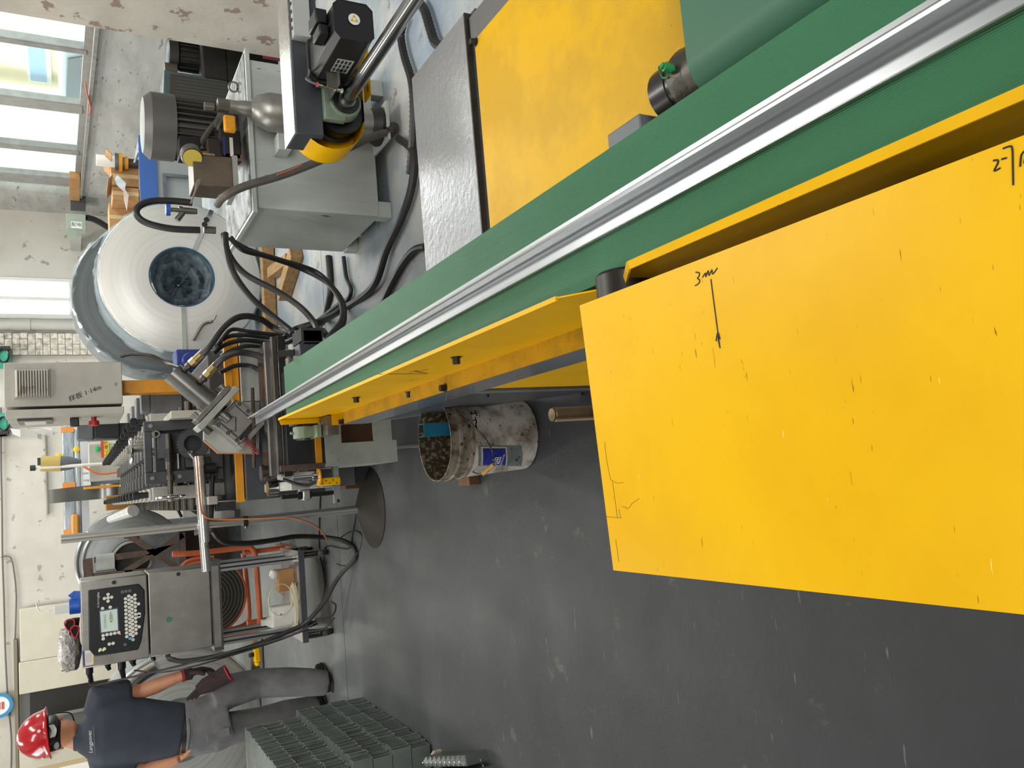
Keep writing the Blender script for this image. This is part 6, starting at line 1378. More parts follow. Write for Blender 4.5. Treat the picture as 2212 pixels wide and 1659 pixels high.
# body: one continuous surface (head, neck, trunk, arms, hands, legs)
hd0 = Pp(112, 1588)
b = B()
b.loft([(hd0+V((0, 0.0, dz)), UX*rx, UY*ry) for dz, rx, ry in ((-0.125, 0.03, 0.04), (-0.11, 0.05, 0.065), (-0.07, 0.068, 0.085), (-0.02, 0.075, 0.097), (0.04, 0.078, 0.1), (0.08, 0.07, 0.09), (0.105, 0.04, 0.05))], 20)
b.loft([(hd0+V((0, 0.10, -0.02+dz)), UX*r, UY*r) for dz, r in ((-0.025, 0.012), (-0.012, 0.018), (0.012, 0.012), (0.025, 0.006))], 10)       # nose
limb(b, [(Pp(135, 1590), 0.052, 0.055), (Pp(160, 1593), 0.056, 0.058), (Pp(180, 1595), 0.075, 0.07)])                               # neck
limb(b, [(Pp(188, 1590), 0.10, 0.06), (Pp(230, 1585), 0.15, 0.09), (Pp(310, 1580), 0.145, 0.10), (Pp(390, 1578), 0.125, 0.095), (Pp(440, 1560), 0.10, 0.085)], 20)
rs, re_, rw = Pp(212, 1508, 0.0), Pp(305, 1496, 0.03), Pp(398, 1456, -0.02)
limb(b, [(rs, 0.045, 0.05), ((rs+re_)/2, 0.05, 0.05), (re_, 0.043, 0.043), (re_*0.65+rw*0.35, 0.044, 0.042), (rw, 0.028, 0.03)])
ls, le, lw = Pp(222, 1655, 0.02), Pp(315, 1664, 0.0), Pp(385, 1632, -0.06)
limb(b, [(ls+V((0.02, 0, -0.02)), 0.04, 0.045), ((ls+le)/2, 0.05, 0.05), (le, 0.043, 0.043), (le*0.6+lw*0.4, 0.042, 0.04), (lw, 0.027, 0.03)])
def hand(b, w, d, palm, tdir, s=1.0, curl=0.5):
    d = V(d).normalized(); t = V(tdir); t = (t - d*t.dot(d)).normalized(); nrm = d.cross(t)
    if nrm.dot(V(palm)) < 0: nrm = -nrm
    b.loft([(w, t*0.026*s, nrm*0.018*s), (w+d*0.03*s, t*0.036*s, nrm*0.018*s), (w+d*0.075*s, t*0.041*s, nrm*0.016*s), (w+d*0.088*s, t*0.036*s, nrm*0.012*s)], 14)
    for k, (off, L) in enumerate(((0.03, 0.066), (0.0105, 0.076), (-0.0095, 0.071), (-0.029, 0.055))):
        p0 = w + d*0.08*s + t*off*s; d1 = (d + nrm*curl*0.5).normalized(); d2 = (d + nrm*curl*1.4).normalized(); d3 = (d*0.6 + nrm*curl*2).normalized()
        p1 = p0+d1*L*0.42*s; p2 = p1+d2*L*0.33*s; p3 = p2+d3*L*0.25*s
        b.tube([p0-d*0.02, p0, p1, p2, p3], [0.0095*s]*24, 8, 3)
    p0 = w + d*0.025*s + t*0.03*s; p1 = p0 + (t*0.7+d*0.6+nrm*0.3).normalized()*0.036*s; p2 = p1 + (d*0.9+t*0.25+nrm*0.5).normalized()*0.03*s
    b.tube([p0-t*0.012, p0, p1, p2], [0.0115*s]*24, 8, 3)
hand(b, lw, (Pp(430, 1612)-lw), (0.3, 1, 0), (0.3, -1, 0), 1.0, 0.35)
rk, ra_, lk, la = Pp(560, 1478, 0.03), Pp(695, 1474, -0.02), Pp(570, 1562, 0.05), Pp(690, 1538, 0.12)
limb(b, [(Pp(450, 1530), 0.06, 0.07), (rk, 0.055, 0.06), (Pp(620, 1474, 0), 0.048, 0.055), (ra_, 0.035, 0.045), (Pp(710, 1472, -0.02), 0.035, 0.05)])
limb(b, [(Pp(450, 1585), 0.06, 0.07), (lk, 0.055, 0.06), (Pp(625, 1548, 0.08), 0.048, 0.055), (la, 0.035, 0.045)])
body = obj('body', b, SKIN, pr_, remesh=0.007, smooth=2)
# face on the far side, ears, hair
for s_ in (-1, 1):
    e = obj('ear', B().loft([(hd0+V((s_*0.077, 0.012, dz)), UX*0.012, UY*ry) for dz, ry in ((-0.055, 0.006), (-0.04, 0.016), (-0.015, 0.021), (0.005, 0.018), (0.014, 0.008))], 12), SKIN, pr_)
    obj('eye', B().ball(hd0+V((s_*0.031, 0.089, 0.0)), 0.012, 12, 8), mat('eye_white', '#e8e4dd', 0.2), pr_)
obj('mouth', B().loft([(hd0+V((x, 0.088-abs(x)*0.3, -0.075)), UY*0.006, V((0, 0, 0.006))) for x in (-0.024, -0.012, 0, 0.012, 0.024)], 8), mat('lips', '#a3604f', 0.5), pr_)
obj('hair', B().loft([(hd0+V((0, -0.012, dz)), UX*rx, UY*ry) for dz, rx, ry in ((-0.055, 0.062, 0.06), (-0.04, 0.073, 0.082), (-0.01, 0.079, 0.094), (0.04, 0.082, 0.1), (0.09, 0.07, 0.09))], 22), HAIR, pr_)
# helmet with brim, cradle and vents
HRED = mat('helmet_red', '#b0121f', 0.16, c2='#a30f1b', ns=4, coat=0.6)
hc_ = Pp(104, 1584); tilt = Matrix.Rotation(math.radians(-5), 3, 'Y')
def T(v): return hc_ + tilt @ V(v)
shl = []
for dz, rx, ry in ((-0.005, 0.135, 0.155), (0.0, 0.137, 0.158), (0.006, 0.128, 0.148), (0.02, 0.125, 0.146), (0.06, 0.117, 0.137), (0.10, 0.095, 0.113), (0.13, 0.064, 0.078), (0.144, 0.036, 0.044), (0.149, 0.012, 0.015)):
    shl.append((T((0, 0.01, dz)), tilt @ (UX*rx), UY*ry))
hm = obj('helmet', B().loft(shl, 40), HRED, pr_, ang=50)
b = B(); b.loft([(T((0.0, 0.13, -0.004)), tilt @ (UX*0.10), UY*0.05), (T((0.0, 0.135, 0.004)), tilt @ (UX*0.10), UY*0.052)], 28); obj('peak', b, HRED, hm)
for t in (-1.0, -0.35, 0.42, 1.15):
    x_, y_ = 0.1235*math.sin(t), -0.144*math.cos(t)
    p = T((x_, y_+0.01, 0.034)); n_ = V((math.sin(t), -math.cos(t), 0.12)).normalized()
    obj('helmet_button', B().cyl(p-n_*0.004, p+n_*0.004, 0.0085, n=14), mat('button_white', '#dcc6bf', 0.4), hm)
cr_ = obj('cradle_band', B().loft([(T((0, 0.0, dz)), UX*rx, UY*ry) for dz, rx, ry in ((-0.05, 0.066, 0.085), (-0.04, 0.085, 0.108), (-0.012, 0.093, 0.116), (0.0, 0.09, 0.112))], 26), BLKP, pr_)
p = T((0.09*math.sin(-0.6), -0.113*math.cos(-0.6), -0.035)); n_ = V((math.sin(-0.6), -math.cos(-0.6), -0.2)).normalized()
obj('cradle_knob', B().loft([(p, UX*0.02, V((0, 0, 0.013))), (p+n_*0.006, UX*0.018, V((0, 0, 0.012)))], 18), mat('knob_grey', '#8d9290', 0.4), cr_)
wb = []
for k in range(7):
    t = 0.0+0.11*k; zz = -0.022-0.012*math.sin(PI*k/6); wb.append([T((0.097*math.sin(t), -0.121*math.cos(t), zz-0.012)), T((0.097*math.sin(t), -0.121*math.cos(t), zz+0.012))])
obj('cradle_strap', B().sheet(wb, 0.004, (0, 1, 0)), mat('strap_white', '#b9bab5', 0.5), cr_)
b = B(); b.tube([T((0.092, 0.02, -0.008)), T((0.086, 0.03, -0.06)), T((0.06, 0.055, -0.115)), T((0.0, 0.07, -0.128))], 0.0035, 6); obj('chin_strap', b, BLKP, hm)
# polo shirt
b = B()
limb(b, [(Pp(170, 1592), 0.072, 0.075), (Pp(182, 1592), 0.10, 0.085), (Pp(196, 1588), 0.155, 0.10), (Pp(220, 1582), 0.19, 0.122), (Pp(270, 1578), 0.187, 0.128), (Pp(330, 1578), 0.168, 0.122), (Pp(372, 1578), 0.158, 0.118), (Pp(391, 1578), 0.152, 0.117)], 28)
limb(b, [(rs+V((-0.07, 0, 0.01)), 0.07, 0.075), (rs+V((0.0, 0, 0.0)), 0.078, 0.08), (rs*0.55+re_*0.45+V((0.006, 0, 0)), 0.074, 0.074), (rs*0.25+re_*0.75+V((0.008, 0, 0)), 0.07, 0.068)], 20)
limb(b, [(ls+V((0.07, 0, 0.01)), 0.07, 0.075), (ls+V((-0.0, 0, 0.0)), 0.078, 0.08), (ls*0.55+le*0.45, 0.074, 0.074), (ls*0.25+le*0.75, 0.07, 0.068)], 20)
st_ = obj('polo_shirt', b, SHIRT, pr_, remesh=0.010, smooth=6)
obj('collar', B().loft([(Pp(163, 1594)+V((0, 0.0, 0.012)), UX*0.064, UY*0.066), (Pp(166, 1594), UX*0.070, UY*0.072), (Pp(180, 1594), UX*0.082, UY*0.08)], 26), SHIRT, st_)
lg_ = Pp(189, 1592)
ltx = text('shirt_print', 'Langpovec', mat('print_grey', '#b9babb', 0.6), st_, V((lg_[0], PYY-0.124, lg_[2]-0.012)), (1, 0.0, 0.02), (0, 0.42, 1), 0.028, 0.0006, shear=0.25)
obj('print_underline', B().bar(V((lg_[0]-0.07, PYY-0.1255, lg_[2]-0.032)), V((lg_[0]+0.08, PYY-0.1255, lg_[2]-0.029)), 0.002, 0.0015), mat('print_line', '#8a8c90', 0.6), st_)
obj('belt', B().loft([(Pp(388, 1576), UX*0.142, UY*0.112), (Pp(400, 1576), UX*0.143, UY*0.113)], 30), BLK, pr_)
# trousers
b = B()
limb(b, [(Pp(396, 1576), 0.146, 0.116), (Pp(420, 1572), 0.160, 0.125), (Pp(460, 1560), 0.168, 0.132), (Pp(492, 1548), 0.150, 0.12)], 26)
limb(b, [(Pp(455, 1512), 0.10, 0.118), (Pp(500, 1492, 0.01), 0.098, 0.11), (rk, 0.088, 0.095), (Pp(620, 1473, 0.0), 0.088, 0.092), (Pp(665, 1473, -0.01), 0.085, 0.09), (Pp(694, 1474, -0.015), 0.078, 0.088), (Pp(703, 1474, -0.015), 0.076, 0.086)], 22)
limb(b, [(Pp(455, 1590), 0.10, 0.118), (Pp(500, 1575, 0.02), 0.096, 0.108), (lk, 0.086, 0.095), (Pp(625, 1548, 0.08), 0.084, 0.09), (Pp(680, 1540, 0.11), 0.08, 0.085), (Pp(693, 1537, 0.12), 0.076, 0.082)], 22)
tr_ = obj('trousers', b, TROU, pr_, remesh=0.010, smooth=5)
TRS = mat('trouser_seam', '#403f40', 0.9)
for pts in (([(402, 1542), (405, 1560), (404, 1580), (401, 1608)]),):
    obj('waist_seam', B().tube([Pp(x, y, -0.128) for x, y in pts], 0.003, 6, 4), TRS, tr_)
p0 = [Pp(x, y, -0.128) for x, y in ((438, 1568), (488, 1560), (490, 1578), (442, 1592))]
obj('back_pocket', B().prism(p0, (0, 0.02, 0)), TROU, tr_, bevel=0.004)
# shoes
SHO = mat('shoe_black', '#1a1917', 0.5)
for q, dy in ((Pp(711, 1470), 0.0), (la+V((0, 0, 0)), 0.0)):
    q = V((q.x, q.y, 0)); yaw = V((0.3, 0.954, 0)); sd_ = V((0.954, -0.3, 0))
    b = B(); b.loft([(q-yaw*0.085+V((0, 0, 0.035)), sd_*0.03, V((0, 0, 0.033))), (q-yaw*0.06+V((0, 0, 0.05)), sd_*0.042, V((0, 0, 0.05))), (q+V((0, 0, 0.052)), sd_*0.044, V((0, 0, 0.05))), (q+yaw*0.08+V((0, 0, 0.04)), sd_*0.048, V((0, 0, 0.038))), (q+yaw*0.15+V((0, 0, 0.033)), sd_*0.046, V((0, 0, 0.03))), (q+yaw*0.19+V((0, 0, 0.026)), sd_*0.025, V((0, 0, 0.02)))], 18, 2.6)
    s1 = obj('shoe', b, SHO, pr_)
    b = B(); b.loft([(q-yaw*0.09+V((0, 0, 0.008)), sd_*0.036, V((0, 0, 0.009))), (q+yaw*0.08+V((0, 0, 0.008)), sd_*0.052, V((0, 0, 0.009))), (q+yaw*0.195+V((0, 0, 0.009)), sd_*0.028, V((0, 0, 0.009)))], 18, 3); obj('sole', b, mat('sole_brown', '#37322b', 0.7), s1)
# worn glove on the right hand and a second glove held in it
b = B(); rd = (Pp(452, 1442)-rw).normalized()
limb(b, [(rw-rd*0.02, 0.037, 0.038), (rw+rd*0.01, 0.037, 0.037), (rw+rd*0.04, 0.04, 0.036)], 18)
hand(b, rw+rd*0.005, rd, (-0.8, -0.5, -0.3), (0.2, -1, 0.3), 1.22, 0.75)
wg = obj('worn_glove', b, GLV, pr_, remesh=0.006, smooth=2)
obj('glove_cuff', B().pipe(rw-rd*0.018, rw-rd*0.008, 0.039, 0.03, 24), CUF, wg)
g0, g1 = Pp(440, 1475, -0.09), Pp(485, 1446, -0.11); gd_ = (g1-g0).normalized()
gg = thing('held_glove', 'dark maroon glove with red cuff held in the hand of the person', 'glove', g0)
b = B(); limb(b, [(g0-gd_*0.05, 0.03, 0.02), (g0, 0.048, 0.03), (g0+gd_*0.06, 0.046, 0.035), (g1, 0.05, 0.042)], 18)
for k in range(3): b.tube([g0-gd_*0.03+V((0.0, 0, -0.02+0.02*k)), g0-gd_*0.1+V((-0.02, 0, -0.03+0.022*k))], 0.011, 8, 1)
obj('glove_body', b, GLV, gg)
a_, u_, v_ = orth(gd_)
obj('glove_cuff', B().tube([g1+(u_*math.cos(t)+v_*math.sin(t))*0.045 for t in [2*PI*k/24 for k in range(24)]], 0.005, 8, 1, close=True), CUF, gg)
obj('glove_opening', B().cyl(g1-gd_*0.004, g1+gd_*0.002, 0.042, n=24), mat('cuff_black', '#151213', 0.9), gg)
# ------------------------------------------------------------------ stack of formed channel profiles at the lower left
SX = -1.195; SXL = -2.35; SY0, SY1 = 3.62, 4.66
GALD = mat('galv_dull', '#818a86', 0.36, 0.5, c2='#707975', ns=9)
EDGE = mat('cut_edge', '#c3c4bb', 0.4, 0.4)
def chan(n_):
    h = 0.0875; b = B(); t = 0.0022; f = 0.019
    sec = [(0, 0), (f, 0), (f, t), (t, t), (t, h-t), (f, h-t), (f, h), (0, h)]
    b.rings([[V((x, y, z)) for y, z in sec] for x in (SXL, SX)])
    return b
LAYER = ['bottom', 'second lowest', 'third lowest', 'middle', 'third highest', 'second highest', 'top']
PLAB = 'galvanised channel profile standing on edge in the %s layer of the tall stack'
proto = None; layers = 7; per = 41; pitch = (SY1-SY0)/per
off = [0.0, 0.006, -0.004, 0.004, -0.03, -0.036, -0.03]
for L_ in range(layers):
    for k in range(per):
        y = SY0 + k*pitch; z = 0.012 + L_*0.0905; dx = off[L_] + random.uniform(-.007, .007)
        if proto is None:
            proto = obj('steel_profile', chan(0), GALD, origin=(SX, 0, 0)); proto.data.materials.append(EDGE)
            for p_ in proto.data.polygons:
                if abs(p_.normal.x) > 0.9: p_.material_index = 1
            tag(proto, PLAB % LAYER[0], 'profile', 'profiles in the bottom layer of the stack')
            o = proto
        else:
            o = proto.copy(); COL.objects.link(o)
        o['label'] = PLAB % LAYER[L_]; o['group'] = 'profiles in the %s layer of the stack' % LAYER[L_]
        o.location = (SX+dx, y, z)
one('steel_channel', B().box(SXL+0.1, SX-0.05, SY0-0.05, SY0-0.004, 0.0, 0.012), GALD, 'flat galvanised sheet under the front of the profile stack', 'sheet') if False else None
for k in range(2):
    x = SX-0.3-0.5*k; one('wood_beam', B().box(x-0.04, x+0.04, SY0-0.02, SY1+0.02, 0.0, 0.0115), WOODD, ['thin wooden lath under the right end of the profile stack', 'thin wooden lath under the left half of the profile stack'][k], 'timber')
# spiked strips in front of the stack
pk2 = []
SPK = mat('spike_steel', '#6f7370', 0.3, 0.7)
s0 = az(1000, 1645, 0.12)
sg = None
rows_ = [(x, y) for x in range(3) for y in range(7)]
dn = V((-0.26, 0.966, 0)).normalized(); dv = V((-dn.y, dn.x, 0))
for r in range(4):
    c0 = V((-1.105, 3.04, 0.0)) + dv*0.055*r - dn*0.06*(r % 2); b = B()
    b.obox(c0+dn*0.24+V((0, 0, 0.045)), dn*0.24, dv*0.02, V((0, 0, 0.045)))
    for k in range(9):
        p = c0 + dn*(0.03+k*0.052); b.cyl(p+V((0, 0, 0.09)), p+V((0, 0, 0.105)), 0.022, 0.004, 4)
    o = one('nail_strip', b, SPK, ['rightmost studded steel strip in front of the profile stack', 'second studded steel strip in front of the profile stack', 'third studded steel strip in front of the profile stack', 'leftmost studded steel strip in front of the profile stack'][r], 'steel strip', 'studded strips before the stack')
    for k in range(9):
        p = c0 + dn*(0.03+k*0.052); obj('stud_tip', B().ball(p+V((0, 0, 0.106)), 0.0045, 8, 6), CHR, o)
q = az(955, 1625, 0.0)
one('cardboard_scrap', B().prism([(q[0]-0.03, q[1]+0.02, 0.0), (q[0]+0.01, q[1]+0.02, 0.0), (q[0]+0.01, q[1]+0.02, 0.035), (q[0]-0.015, q[1]+0.02, 0.06), (q[0]-0.03, q[1]+0.02, 0.062)], (0, -0.02, 0)), mat('scrap_pink', '#b5a597', 0.7), 'small pinkish off-cut standing on the floor by the studded strips', 'scrap')
hose('strapping', [az(985, 1650, 0.02), az(983, 1636, 0.03), az(1003, 1640, 0.02), az(1022, 1632, 0.04), az(1037, 1640, 0.03), az(1045, 1655, 0.02), az(1058, 1664, 0.02)], 0.005, None, STL, 6, 'curled piece of steel strapping on the floor at the lower left edge', 'strapping')

# ------------------------------------------------------------------ things along the right wall
RX = lambda x, y, X: ax(x, y, X)
bx0 = ay(238, 400, 8.6); 
sh_ = thing('steel_rack', 'steel rack with blue post holding cardboard boxes by the right wall', 'rack', (2.9, 8.4, 0))
pa, pb_ = ay(322, 345, 8.3), ay(304, 450, 8.3)
obj('blue_post', B().box(ay(322, 400, 8.3)[0]-0.45, ay(322, 400, 8.3)[0]+0.5, 8.3, 8.36, zY(340, 400, 8.3), zY(303, 400, 8.3)), mat('rack_blue', '#3a5fa0', 0.45), sh_)
obj('back_sheet', B().box(ay(322, 400, 8.3)[0]-0.45, ay(322, 400, 8.3)[0]+0.5, 8.32, 8.34, 0.2, zY(340, 400, 8.3)), mat('rack_grey', '#a4a6a5', 0.4, 0.3), sh_)
fz_ = zY(352, 400, 8.28)
obj('frame_bar', B().box(ay(360, 432, 8.28)[0], ay(360, 382, 8.28)[0], 8.27, 8.3, fz_-0.03, fz_).box(ay(400, 385, 8.28)[0], ay(400, 385, 8.28)[0]+0.03, 8.27, 8.3, 0.3, fz_), MGR, sh_)
for dx in (-0.42, 0.47):
    obj('upright', B().box(ay(322, 400, 8.3)[0]+dx-0.02, ay(322, 400, 8.3)[0]+dx+0.02, 8.36, 8.4, 0, zY(303, 400, 8.3)), MATS['rack_blue'], sh_)
xr = ay(322, 400, 8.3)[0]
obj('shelf', B().box(xr-0.45, xr+0.5, 8.36, 8.85, zY(303, 400, 8.3)-0.02, zY(303, 400, 8.3)), MATS['rack_grey'], sh_)
sz_ = zY(303, 400, 8.3)
def cbox(name, x0, x1, y0, y1, Y, d, label, flap=True):
    zt_, zb_ = zY(x0, (y0+y1)/2, Y), zY(x1, (y0+y1)/2, Y); xa_, xb_ = xY((x0+x1)/2, y1, Y), xY((x0+x1)/2, y0, Y)
    t = thing(name, label, 'box', ((xa_+xb_)/2, Y+d/2, zb_))
    obj('box_body', B().box(xa_, xb_, Y, Y+d, zb_, zt_), CARD, t, bevel=0.004)
    if flap:
        obj('box_flap', B().bar((xa_, Y, zt_), (xa_-0.05, Y, zt_+0.04), d*1.9, 0.006).bar((xb_, Y, zt_), (xb_+0.05, Y, zt_+0.05), d*1.9, 0.006), CARD, t)
    obj('tape', B().box((xa_+xb_)/2-0.02, (xa_+xb_)/2+0.02, Y-0.002, Y, zb_, zt_), mat('packing_tape', '#c6a97c', 0.3), t)
    return t
cbox('cardboard_box', 240, 302, 360, 402, 8.5, 0.3, 'upper opened cardboard box on the rack beside the pressure gauge')
cbox('cardboard_box', 243, 300, 405, 432, 8.42, 0.3, 'small closed cardboard box on the rack below the opened one', False)
cbox('cardboard_box', 236, 300, 440, 500, 8.7, 0.3, 'cardboard box half hidden behind the top of the bright coil', False)
p_ = [ay(x, y, 8.38) for x, y in ((254, 378), (272, 395), (270, 415), (253, 400), (248, 385))]
one('paper_bag', B().prism(p_, (0, 0.01, 0)), mat('paper_white_blue', '#d3d7dc', 0.6), 'crumpled white paper hanging out of the opened cardboard box', 'paper', bevel=0.002)
p_ = [ay(x, y, 8.36) for x, y in ((266, 402), (278, 422), (274, 455), (268, 432))]
one('carton_flap', B().prism(p_, (0, 0.008, 0)), mat('carton_pink', '#d9c4b8', 0.7), 'loose pale carton flap hanging over the cardboard boxes', 'flap')
# flanged valves on the boxes
vf = ay(265, 347, 8.4)
vv = thing('flange_valve', 'small valve with orange flanges and white pipe stub on the boxes', 'valve', (vf[0], vf[1], sz_))
for x0, x1, r, m_ in ((208, 248, 0.055, WHT), (248, 257, 0.085, STL), (257, 264, 0.09, ORY), (264, 269, 0.05, STL), (269, 277, 0.06, ORY), (277, 300, 0.045, STLD), (300, 310, 0.055, ORY)):
    a_, b_ = zY(x0, 347, 8.4), zY(x1, 347, 8.4)
    obj({id(WHT): 'pipe_stub', id(STL): 'flange', id(ORY): 'flange_ring', id(STLD): 'valve_body'}[id(m_)], B().cyl((vf[0], 8.45, b_), (vf[0], 8.45, a_), r, n=22), m_, vv)
q0, q1 = ay(290, 352, 8.35), ay(306, 314, 8.35)
obj('valve_lever', B().cyl(q0, q1, 0.012, n=10), CHR, vv); obj('lever_grip', B().cyl(q0*0.3+q1*0.7, q1, 0.017, n=10), mat('grip_teal', '#2f8f8c', 0.4), vv)
# carton and bracket on the sill end
sc_ = on_rw(176, 405)
cz_ = sc_[2]
se = thing('cardboard_box', 'small torn carton on the end of the long window sill', 'box', (sc_[0]-0.02, sc_[1], sl(sc_[1])-0.03))
a_, b_ = on_rw(176, 425), on_rw(176, 383)
obj('carton', B().box(wx(sc_[1])-0.045, wx(sc_[1])+0.04, min(a_[1], b_[1]), max(a_[1], b_[1]), sl(sc_[1])-0.03, sl(sc_[1])+0.09), CARD, se, bevel=0.004)
a_, b_ = on_rw(170, 436), on_rw(176, 427)
one('angle_bracket', B().box(wx(11.9)-0.10, wx(11.9)+0.05, a_[1]-0.3, a_[1]+0.05, a_[2]-0.08, a_[2]+0.1), mat('bracket_dark', '#4a4b4d', 0.5), 'dark angle bracket at the end of the window sill', 'bracket')
# wall junction box with open lid and label
jb = ay(165, 479, 11.6)
j0, j1 = ay(143, 494, 11.6), ay(185, 463, 11.6)
jx = thing('junction_box', 'green grey electrical box with open lid and label on the wall corner', 'electrical box', ((j0[0]+j1[0])/2, 11.65, j1[2]))
obj('box_case', B().box(j0[0], j1[0], 11.6, 11.8, j1[2], j0[2]), mat('box_greengrey', '#9aa392', 0.5), jx, bevel=0.006)
obj('box_lid', B().bar((j0[0], 11.6, (j0[2]+j1[2])/2+0.04), (j0[0]-0.14, 11.55, (j0[2]+j1[2])/2+0.06), 0.012, 0.1), MATS['box_greengrey'], jx)
qa, qb = ay(154, 492, 11.59), ay(177, 479, 11.59)
lb_ = obj('box_label', B().box(qa[0], qb[0], 11.594, 11.6, qb[2], qa[2]), PAPER, jx)
text('label_print', '配电', INK, lb_, V(((qa[0]+qb[0])/2, 11.593, (qa[2]+qb[2])/2)), (0, 0, -1), (1, 0, 0), 0.06)
obj('box_mount', B().box(j0[0]+0.05, j1[0]-0.05, 11.8, 12.8, j1[2]+0.05, j0[2]-0.05), PLB, jx)
hose('wall_cable', [ay(186, 470, 11.65), ay(200, 473, 11.7), ay(215, 480, 11.8), ay(232, 490, 11.9), ay(260, 500, 12.0), ay(330, 510, 12.2)], 0.04, None, RUB, 6, 'thick black cables leaving the bottom of the electrical box', 'cable')
hose('sill_cord', [on_rw(184, 165)+V((-0.06, 0, 0)), on_rw(186, 180)+V((-0.06, 0, 0)), on_rw(192, 205)+V((-0.06, 0, 0)), on_rw(195, 218)+V((-0.06, 0, 0)), on_rw(193, 232)+V((-0.06, 0, 0))], 0.008, None, mat('cord_red', '#b8503c', 0.5), 6, 'thin reddish cord hanging over the long window sill', 'cord')

# ------------------------------------------------------------------ back of the hall
BY = 10.9
# long wrapped packs of profiles on a rack
for k, (x0, x1, y0, y1, lab, m_) in enumerate(((136, 162, 918, 1166, 'upper long film wrapped silver pack with orange tape on the back rack', mat('pack_film', '#a9b2b8', 0.16, 0.5, c2='#858f96', ns=10, stretch=(0.4, 1, 6), bump=0.4, bs=30)), (163, 174, 925, 1166, 'lower thin film wrapped pack on the back rack', mat('pack_pale', '#c3c8ca', 0.2, 0.4, c2='#a1a8ac', ns=10, stretch=(0.4, 1, 6))))):
    zt_, zb_ = zY(x0, (y0+y1)/2, BY), zY(x1, (y0+y1)/2, BY); xa_, xb_ = xY(150, y1, BY), xY(150, y0, BY)
    t = thing('profile_pack', lab, 'pack', ((xa_+xb_)/2, BY+0.2, zb_))
    obj('pack_body', B().box(xa_, xb_, BY, BY+0.4, zb_, zt_), m_, t, bevel=0.015)
    if k == 0:
        for yy in (928, 1048, 1150):
            xx_ = xY(150, yy, BY); obj('orange_tape', B().box(xx_-0.03, xx_+0.03, BY-0.006, BY+0.4, zb_-0.002, zt_+0.006), mat('tape_or', '#d98632', 0.4), t)
rk = thing('storage_rack', 'low storage rack with labels carrying the wrapped packs at the back', 'rack', (0.3, BY+0.2, 0))
xa_, xb_ = xY(180, 1166, BY), xY(180, 925, BY); zt_ = zY(174, 1040, BY)-0.003
obj('beam', B().box(xa_, xb_, BY, BY+0.4, zt_-0.08, zt_), ALU, rk)
for x in (xa_+0.1, (xa_+xb_)/2, xb_-0.1): obj('upright', B().box(x-0.04, x+0.04, BY+0.05, BY+0.35, 0, zt_-0.08), MGR, rk)
for k, (yy, c) in enumerate(((1015, '#d8d4cc'), (1030, '#cfd8de'), (1045, '#d8cfc4'))):
    a_, b_ = ay(180, yy+6, BY-0.02), ay(196, yy-6, BY-0.02); obj('label_card', B().box(a_[0], b_[0], BY-0.02, BY-0.01, b_[2], a_[2]), mat('card_%d' % k, c, 0.7), rk)
a_, b_ = ay(155, 1160, BY-0.05), ay(170, 1110, BY-0.05)
tp2 = one('tape_bundle', B().box(a_[0], b_[0], BY-0.16, BY-0.01, b_[2], a_[2]), mat('tape_bundle', '#c98a3a', 0.4, bump=0.3, bs=50), 'bundle wrapped in orange brown tape beside the wrapped packs', 'bundle', bevel=0.02)
# electrical control box with green button and red yellow warning strip
cY = 10.2
a_, b_ = ay(193, 1040, cY), ay(262, 955, cY)
cbk = thing('operator_box', 'grey operator box with green button and yellow warning strip behind the stands', 'control box', ((a_[0]+b_[0])/2, cY+0.1, 0))
obj('box_case', B().box(a_[0], b_[0], cY, cY+0.2, b_[2]-0.1, a_[2]), CAB, cbk, bevel=0.01)
obj('stand_post', B().box((a_[0]+b_[0])/2-0.08, (a_[0]+b_[0])/2+0.08, cY+0.02, cY+0.18, 0, b_[2]-0.1), MGR, cbk)
g_ = ay(210, 970, cY); obj('green_button', B().lathe((g_[0], cY, g_[2]), (0, -1, 0), [(0, 0.028), (0.02, 0.03), (0.035, 0.026), (0.038, 0)], n=20), mat('button_green', '#1fae5a', 0.3), cbk)
w0, w1 = ay(225, 988, cY-0.01), ay(235, 952, cY-0.01)
ws = obj('warning_strip', B().box(w0[0], w1[0], cY-0.012, cY, w1[2], w0[2]), mat('strip_yellow', '#e0cf2f', 0.5), cbk)
obj('red_strip', B().box(w0[0], w1[0], cY-0.014, cY, w0[2], w0[2]+0.03), mat('strip_red', '#c8412a', 0.5), ws)
text('strip_text', '小心操作', INK, ws, V(((w0[0]+w1[0])/2, cY-0.0135, (w0[2]+w1[2])/2)), (1, 0, 0), (0, 0, 1), 0.045)
# lamp post with taped yellow cone
lY = 9.9
p0, p1 = ay(72, 1011, lY), ay(228, 1003, lY)
lp_ = thing('measuring_post', 'thin white post with a taped yellow cone behind the roll stands', 'post', (p1[0], lY, 0))
obj('post', B().cyl((p1[0], lY, 0), (p0[0], lY, p0[2]), 0.017, n=12), WHT, lp_)
q0, q1, q2 = ay(88, 1001, lY), ay(130, 1001, lY), ay(160, 1001, lY)
obj('yellow_sleeve', B().cyl((q1[0]+0.0, lY+0.06, q1[2]), (q0[0], lY+0.06, q0[2]), 0.082, n=24), mat('tape_straw', '#b79f55', 0.5), lp_)
obj('grey_cone', B().lathe((q1[0], lY+0.06, q1[2]), (0, 0, -1), [(0, 0.0), (0, 0.082), (0.1, 0.07), (0.2, 0.03), (0.2, 0)], n=24), MGR, lp_)
obj('top_hook', B().box(q0[0]-0.02, q0[0]+0.06, lY, lY+0.03, q0[2], q0[2]+0.03).cyl((p0[0], lY, p0[2]-0.02), (p0[0], lY, p0[2]+0.03), 0.03, n=12), BLKP, lp_)
